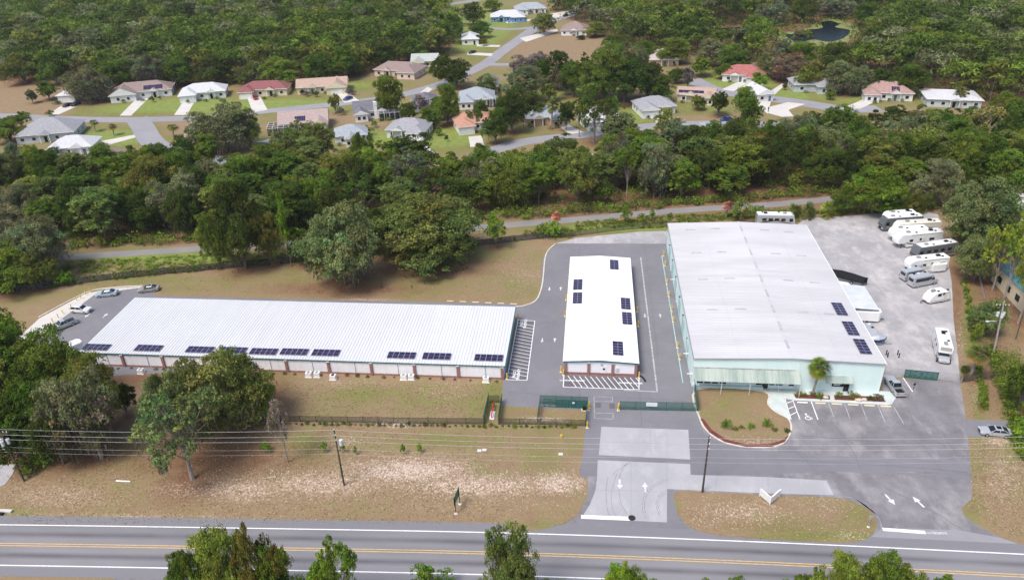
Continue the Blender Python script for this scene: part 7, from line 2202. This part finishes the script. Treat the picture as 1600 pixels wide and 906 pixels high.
# ------------------------------------------------------------------ poles and wires
def pole(label, base, H, topxy=None, m=M_WOOD, gear=None, r0=.17):
    p = G(*base); r = thing('utility_pole', label, 'utility pole', (p.x, p.y, 0))
    lean = topxy or (0, 0)
    obj('pole_shaft', MB().tube((0, 0, -.5), (lean[0], lean[1], H), r0, r0 * .62, n=8), m, r)
    if gear:
        gear(r, H, lean)
    return r


def gear_trans(r, H, lean):
    for k, (dx, dy) in enumerate(((-.5, .1), (.5, .1), (0, -.5))):
        q = obj('transformer', MB().tube((lean[0] * .85 + dx, lean[1] * .85 + dy, H - 3.2), (lean[0] * .85 + dx, lean[1] * .85 + dy, H - 2.3), .26, n=12), M_TRANS, r)
        obj('bushing', MB().tube((lean[0] * .85 + dx, lean[1] * .85 + dy, H - 2.3), (lean[0] * .85 + dx, lean[1] * .85 + dy, H - 2.05), .06, n=6), M_GREYP, q)
    obj('crossarm', MB().box(lean[0] - 1.2, lean[0] + 1.2, lean[1] - .06, lean[1] + .06, H - 1.2, H - 1.05), M_WOOD, r)
    for dx in (-1.1, -.5, .5, 1.1):
        obj('insulator', MB().tube((lean[0] + dx, lean[1], H - 1.05), (lean[0] + dx, lean[1], H - .8), .07, n=6), M_SIGN, r)
    obj('street_light', MB().box(lean[0] - 1.6, lean[0] - .1, lean[1] - .05, lean[1] + .05, H - 4.6, H - 4.52).box(lean[0] - 2.1, lean[0] - 1.5, lean[1] - .15, lean[1] + .15, H - 4.7, H - 4.55), M_TRANS, r)


def gear_small(r, H, lean):
    for dz in (.1, 1.2, 2.2):
        obj('insulator', MB().tube((lean[0] + .12, lean[1] - .2, H - dz - .15), (lean[0] + .12, lean[1] - .2, H - dz + .1), .07, n=6), M_SIGN, r)


def gear_can(r, H, lean):
    gear_small(r, H, lean)
    obj('transformer', MB().tube((.75, 0, H - 3.3), (.75, 0, H - 2.3), .3, n=12), M_TRANS, r)
    obj('bracket', MB().box(.1, .5, -.05, .05, H - 2.9, H - 2.8), M_GREYP, r)


POLES = [('dark', 'dark utility pole with three transformers beside the west clump', (38.6, 752), (-1.4, 1.0), gear_trans), ('brown', 'dark brown utility pole standing on the sandy verge', (537.8, 757.7), (0, 0), gear_can), ('thin', 'dark utility pole on the tip of the grass island by the entrance', (1097.4, 768.6), (0, 0), gear_small)]
PT = []
for _, lb, bs, ln, gr in POLES:
    q = G(*bs); H_ = height_at(q, {38.6: 674, 537.8: 668, 1097.4: 681}[bs[0]])
    pole(lb, bs, H_, ln, M_WOOD, gr); PT.append((q.x + ln[0], q.y + ln[1], H_))
print('pole heights', [round(t[2], 2) for t in PT])
dx_, dy_ = PT[1][0] - PT[0][0], PT[1][1] - PT[0][1]
PT = [(PT[0][0] - 52, PT[0][1] + 1, PT[0][2])] + PT + [(PT[2][0] + 56, PT[2][1] + 4.5, PT[2][2])]
for k, dz in enumerate((.25, 1.35, 2.3, 3.9, 4.9)):
    b = MB()
    for a, c in zip(PT, PT[1:]):
        A = Vector((a[0], a[1] - .2, a[2] - dz)); B = Vector((c[0], c[1] - .2, c[2] - dz)); n = 14; pr_ = A
        for i in range(1, n + 1):
            t = i / n; q = A.lerp(B, t) - Vector((0, 0, 4 * .55 * t * (1 - t))); b.tube(pr_, q, .020 if k < 3 else .012, n=4, cap=False); pr_ = q
    tag(obj('power_line', b, M_WIRE), ['topmost', 'second highest', 'third highest', 'fourth highest', 'lowest'][k] + ' wire strung between the roadside utility poles', 'power line', 'wires along the highway')
pole('pale utility pole with a cluster of white transformers by the round tree', (1552, 556), height_at(G(1552, 556), 483), (.6, 3.2), M_WOODL, gear_trans, .2)
pole('thin dark pole standing alone on the dry field', (596.5, 450), height_at(G(596.5, 450), 424), (0, 0), M_WOOD, None, .11)
pole('slender dark pole between the pale pole and the teal-roofed shed', (1587, 530), height_at(G(1587, 530), 462), (.8, 2.), M_WOOD, None, .1)

# ------------------------------------------------------------------ small things on the verge
p = G(877, 684); r = thing('fire_hydrant', 'yellow fire hydrant on the grass beside the entrance drive', 'fire hydrant', (p.x, p.y, 0))
obj('barrel', MB().tube((0, 0, 0), (0, 0, .62), .15, .14, n=10), M_YEL, r); obj('bonnet', MB().tube((0, 0, .62), (0, 0, .82), .17, .06, n=10), M_YEL, r)
obj('outlet', MB().tube((-.26, 0, .48), (.26, 0, .48), .07, n=8), M_YEL, r)
for px, lb in (((749, 704), 'first pale utility box lid of the pair on the green verge'), ((757, 703), 'second pale utility box lid of the pair on the green verge'), ((876, 709.5), 'pale utility box lid below the yellow hydrant')):
    p = G(*px); r = thing('utility_box', lb, 'utility box', (p.x, p.y, 0)); obj('box_collar', MB().box(-.34, .34, -.26, .26, 0, .12), M_SLAB, r); obj('box_lid', MB().box(-.26, .26, -.19, .19, .121, .15), M_TRANS, r)
p = G(769.5, 648); r = thing('backflow_preventer', 'red backflow pipe assembly on a white pad in the green pen', 'pipe', (p.x, p.y, 0))
obj('pad', MB().box(-.4, .4, -1.3, 1.0, 0, .1), M_SIGN, r); obj('pipe', MB().tube((0, -1.0, .1), (0, -1.0, .8), .1).tube((0, -1.0, .8), (0, 2.4, .8), .12).tube((0, 2.4, .8), (0, 2.4, 0), .1), M_RED, r)
for yy in (1.0, 2.0):
    obj('valve_wheel', MB().tube((-.02, yy, 1.15), (.02, yy, 1.15), .2, n=10).tube((0, yy, .8), (0, yy, 1.15), .04), M_RED, r)
p = G(712.5, 802); r = thing('road_sign', 'green roadside sign seen edge-on, on two dark posts', 'sign', (p.x, p.y, 0), rad(82))
obj('sign_post', MB().tube((0, 0, 0), (0, 0, 3.0), .06), M_BLACKF, r); obj('sign_post', MB().tube((2.0, 0, 0), (2.0, 0, 3.0), .06), M_BLACKF, r)
obj('sign_board', MB().box(-.3, 2.3, .06, .1, 1.7, 3.3), mat('green_sign', (.03, .16, .1), rough=.5), r)
for x in (0, 2.0):
    obj('footing', MB().tube((x, 0, 0), (x, 0, .06), .25, n=10), M_SLAB, r)
# V-shaped white sign on the island
A, B, C_ = G(1186.5, 775), G(1202.5, 789), G(1218, 776)
r = thing('yard_sign', 'white V-shaped monument sign on the grass island', 'sign', (B.x, B.y, 0))
for E_ in (A, C_):
    a = Vector((0, 0)); c = (E_ - B).xy; d = c.normalized(); nn = Vector((-d.y, d.x)) * .06
    f = obj('sign_face', MB().hexa([(*(a - nn), .35), (*(c - nn), .35), (*(c + nn), .35), (*(a + nn), .35), (*(a - nn), 1.5), (*(c - nn), 1.5), (*(c + nn), 1.5), (*(a + nn), 1.5)]), M_SIGN, r)
    sgn = -1 if nn.y > 0 else 1
    o2 = nn.normalized() * sgn * .075
    for k in range(2):
        a2, c2 = a.lerp(c, .12), a.lerp(c, .88 - .2 * k)
        n3 = nn.normalized() * .01
        obj('sign_line', MB().hexa([(*(a2 + o2 - n3), 1.0 - k * .35), (*(c2 + o2 - n3), 1.0 - k * .35), (*(c2 + o2 + n3), 1.0 - k * .35), (*(a2 + o2 + n3), 1.0 - k * .35), (*(a2 + o2 - n3), 1.12 - k * .35), (*(c2 + o2 - n3), 1.12 - k * .35), (*(c2 + o2 + n3), 1.12 - k * .35), (*(a2 + o2 + n3), 1.12 - k * .35)]), M_TRANS, f)
    obj('sign_cap', MB().hexa([(*(a - nn * 1.6), 1.502), (*(c - nn * 1.6), 1.502), (*(c + nn * 1.6), 1.502), (*(a + nn * 1.6), 1.502), (*(a - nn * 1.6), 1.6), (*(c - nn * 1.6), 1.6), (*(c + nn * 1.6), 1.6), (*(a + nn * 1.6), 1.6)]), M_PLWHITE, r)
    obj('sign_post', MB().tube((c.x, c.y, 0), (c.x, c.y, 1.4), .06), M_PLWHITE, r)
obj('sign_post', MB().tube((0, 0, 0), (0, 0, 1.4), .07), M_PLWHITE, r)
p = G(1356.5, 823); r = thing('wire_marker', 'thin grey post with a pale marker at the tip of the grass island', 'marker post', (p.x, p.y, 0)); obj('marker_post', MB().tube((0, 0, 0), (0, 0, 1.9), .04), M_GREYF, r); obj('marker_plate', MB().box(-.3, .3, -.02, .02, 1.7, 2.2), M_GREYF, r); obj('footing', MB().tube((0, 0, 0), (0, 0, .06), .2, n=10), M_SLAB, r)
p = G(1427, 608); r = thing('bay_sign', 'small dark sign post beside the silver pickup', 'sign', (p.x, p.y, 0)); obj('sign_post', MB().tube((0, 0, 0), (0, 0, 1.3), .04), M_BLACKF, r); obj('sign_board', MB().box(-.2, .2, -.03, .03, .9, 1.35), M_BLACKF, r)
p = G(193, 752); tag(obj('white_pipe', MB().tube((-1.2, 0, .1), (1.2, 0, .1), .12), M_SIGN, loc=(p.x, p.y, 0)), 'short white pipe lying on the leaf-strewn verge', 'pipe')
p = G(4, 799); r = thing('culvert', 'pale concrete culvert end beside the highway edge', 'culvert', (p.x, p.y, 0)); obj('head_wall', MB().box(-1.6, 1.6, -.25, .25, 0, .35), M_CONC2, r); obj('pipe', MB().tube((-.6, -.6, .15), (.6, -.6, .15), .25, n=10), M_BLACKP, r)
p = G(1008, 590); q = G(1008.5, 595.5)
hb = MB(); pr_ = Vector((*G(998.5, 587).xy, .06))
for pt in ((1003, 589), (1006, 592), (1008.5, 596.5)):
    q = Vector((*G(*pt).xy, .06)); hb.tube(pr_, q, .18, n=6); pr_ = q
tag(obj('black_hose', hb, M_BLACKP), 'curved black hose lying beside the loading zone corner', 'hose')


def ac_unit(label, px, s_=1.0, dark=False):
    p = G(*px); r = thing('air_conditioner', label, 'air conditioner', (p.x, p.y, 0), 0, 'units along the front wall of the long shed')
    obj('pad', MB().box(-.6 * s_, .6 * s_, -.5, .5, 0, .08), M_SLAB, r)
    obj('cabinet', MB().box(-.48 * s_, .48 * s_, -.4, .4, .08, 1.0), M_PLWHITE, r)
    obj('fan_grille', MB().tube((0, 0, 1.0), (0, 0, 1.04), .32, n=12), M_BLACKP if dark else M_GREYP, r)
    return r


for px, lb, d in (((221, 583), 'white unit against the long wall between the two oak clumps', False), ((483, 588), 'white unit, further of the pair nearest the mossy oak', False), ((496, 588), 'white unit, nearer of the pair nearest the mossy oak', False), ((521, 592), 'white unit with a dark top beside the brick pilaster', True),
                  ((631, 592), 'white unit, further of the pair in the middle bay', False), ((643, 592), 'white unit, nearer of the pair in the middle bay', False), ((759.5, 596), 'white unit near the hatched end of the long wall', False)):
    ac_unit(lb, px, 1.15, d)
p = G(774, 591); r = thing('meter_cabinet', 'grey meter cabinet on the wall near the hatched end', 'meter cabinet', (p.x, 115.5, 0)); obj('cabinet', MB().box(-.35, .35, -.0, .2, .8, 1.9), M_TRANS, r); obj('cabinet_door', MB().box(-.28, .28, -.03, -.002, .9, 1.8), M_GREYP, r)

# row of little shrubs along the low fence, against the long wall, in the beds
SHRUBS = []
sv = VAR['bush']
def shrub(x, y, s_, tone, label, group):
    t = thing('shrub', label, 'shrub', (x, y, 0), random.random() * 6, group)
    c = obj('foliage', sv[len(SHRUBS) % 2][0], parent=t); c.scale = (s_, s_, s_ * random.uniform(.9, 1.5)); c.color = tuple(v * random.uniform(.8, 1.1) for v in TONE[tone]) + (1,)
    SHRUBS.append(t)
for i in range(58):
    q = G(372 + i * 9.2, 659.5 + i * .1 + random.uniform(-1, 1))
    shrub(q.x, q.y - .5, random.uniform(.12, .27), random.choice(['dark green', 'deep green', 'olive']), nth(58 - i) + ' little shrub from the entrance drive in the row along the low fence', 'shrubs along the low black fence')
for i in range(34):
    x = -97 + i * 2.42 + random.uniform(-.5, .5)
    shrub(x, 114.6 + random.uniform(-.2, .2), random.uniform(.12, .26), random.choice(['dark green', 'purple-grey', 'brownish']), nth(34 - i) + ' little shrub from the hatched zone at the foot of the long wall', 'shrubs at the foot of the long wall')
for x, y, s_, tn, lb in ((1248, 619, .75, 'yellow-green', 'yellow-green shrub at the walkway end of the first mulch bed'), (1257, 619, .45, 'olive', 'low olive shrub between two taller ones in the first bed'), (1268, 617.5, .6, 'brownish', 'brown shrub beside the fan palm trunk'), (1279, 621, .8, 'mid green', 'green shrub in the middle of the first mulch bed'),
                          (1309, 620, .65, 'yellow-green', 'yellow-green shrub at the start of the second mulch bed'), (1334, 621.5, .95, 'olive', 'largest olive shrub in the second mulch bed'), (1323, 622, .4, 'brownish', 'brown low shrub beside the largest one in the second bed'), (1359, 624, .6, 'dark green', 'dark shrub near the stones in the second mulch bed'), (1370, 623, .9, 'brownish', 'reddish brown shrub at the pickup end of the second bed'),
                          (1135, 668, .9, 'mid green', 'largest shrub on the rounded grass island'), (1148, 671, .5, 'olive', 'small shrub next to the largest on the grass island'), (1158, 669, .45, 'olive', 'low shrub in the middle of the island row'), (1174, 670, .6, 'bright green', 'bright shrub in the island row'), (1199, 665, .85, 'mid green', 'green shrub at the walkway end of the island'), (1210, 672, .5, 'olive', 'low shrub beside the walkway on the island'), (1230, 675, .5, 'dark green', 'dark shrub at the kerb of the island')):
    q = G(x, y); shrub(q.x, q.y, s_ * .58, tn, lb, None)
sm = mat('pink_stone', (.5, .38, .34), (.62, .5, .46), 2, .9)
for px, s_, lb in (((1289.5, 622), .6, 'pale stone in the first mulch bed'), ((1341, 626), .75, 'long pale stone in the second mulch bed'), ((1350, 625.5), .55, 'smaller pale stone in the second mulch bed')):
    p = G(*px); b = MB(); rr = []
    for k, z in enumerate((0, .15, .3, .38)):
        rr.append([(s_ * [1, .95, .7, .2][k] * math.cos(i * PI / 4) * (1 + .15 * math.sin(i * 2.3)), s_ * .6 * [1, .95, .7, .2][k] * math.sin(i * PI / 4) * (1 + .12 * math.cos(i * 1.7)), z + .12) for i in range(8)])
    b.loft(rr); tag(obj('boulder', b, sm, loc=(p.x, p.y, .02), smooth=True), lb, 'stone')
# flagpole on the walk
p = G(1216.5, 612); r = thing('flagpole', 'slender white pole leaning beside the long awning', 'pole', (p.x, p.y, .1)); obj('pole_shaft', MB().tube((0, 0, 0), (-.9, 0, 4.6), .06, .04), M_PLWHITE, r)
#PART3
build_ground()
grass_patch('lawn_island', I_A, .11)
grass_patch('lawn_island', I_B, .03)
grass_patch('lawn_island', I_C, .03)

# ------------------------------------------------------------------ thin summer haze
hz = bpy.data.materials.new('haze_air'); hz.use_nodes = True
hn = hz.node_tree.nodes; hn.remove(hn['Principled BSDF'])
pv = hn.new('ShaderNodeVolumePrincipled')
pv.inputs['Color'].default_value = (.88, .93, 1, 1); pv.inputs['Density'].default_value = .00008; pv.inputs['Anisotropy'].default_value = .2
hz.node_tree.links.new(pv.outputs[0], hn['Material Output'].inputs['Volume'])
ho = obj('haze', MB().box(-3100, 3100, -350, 4100, -1.0, 96), hz); ho['kind'] = 'stuff'
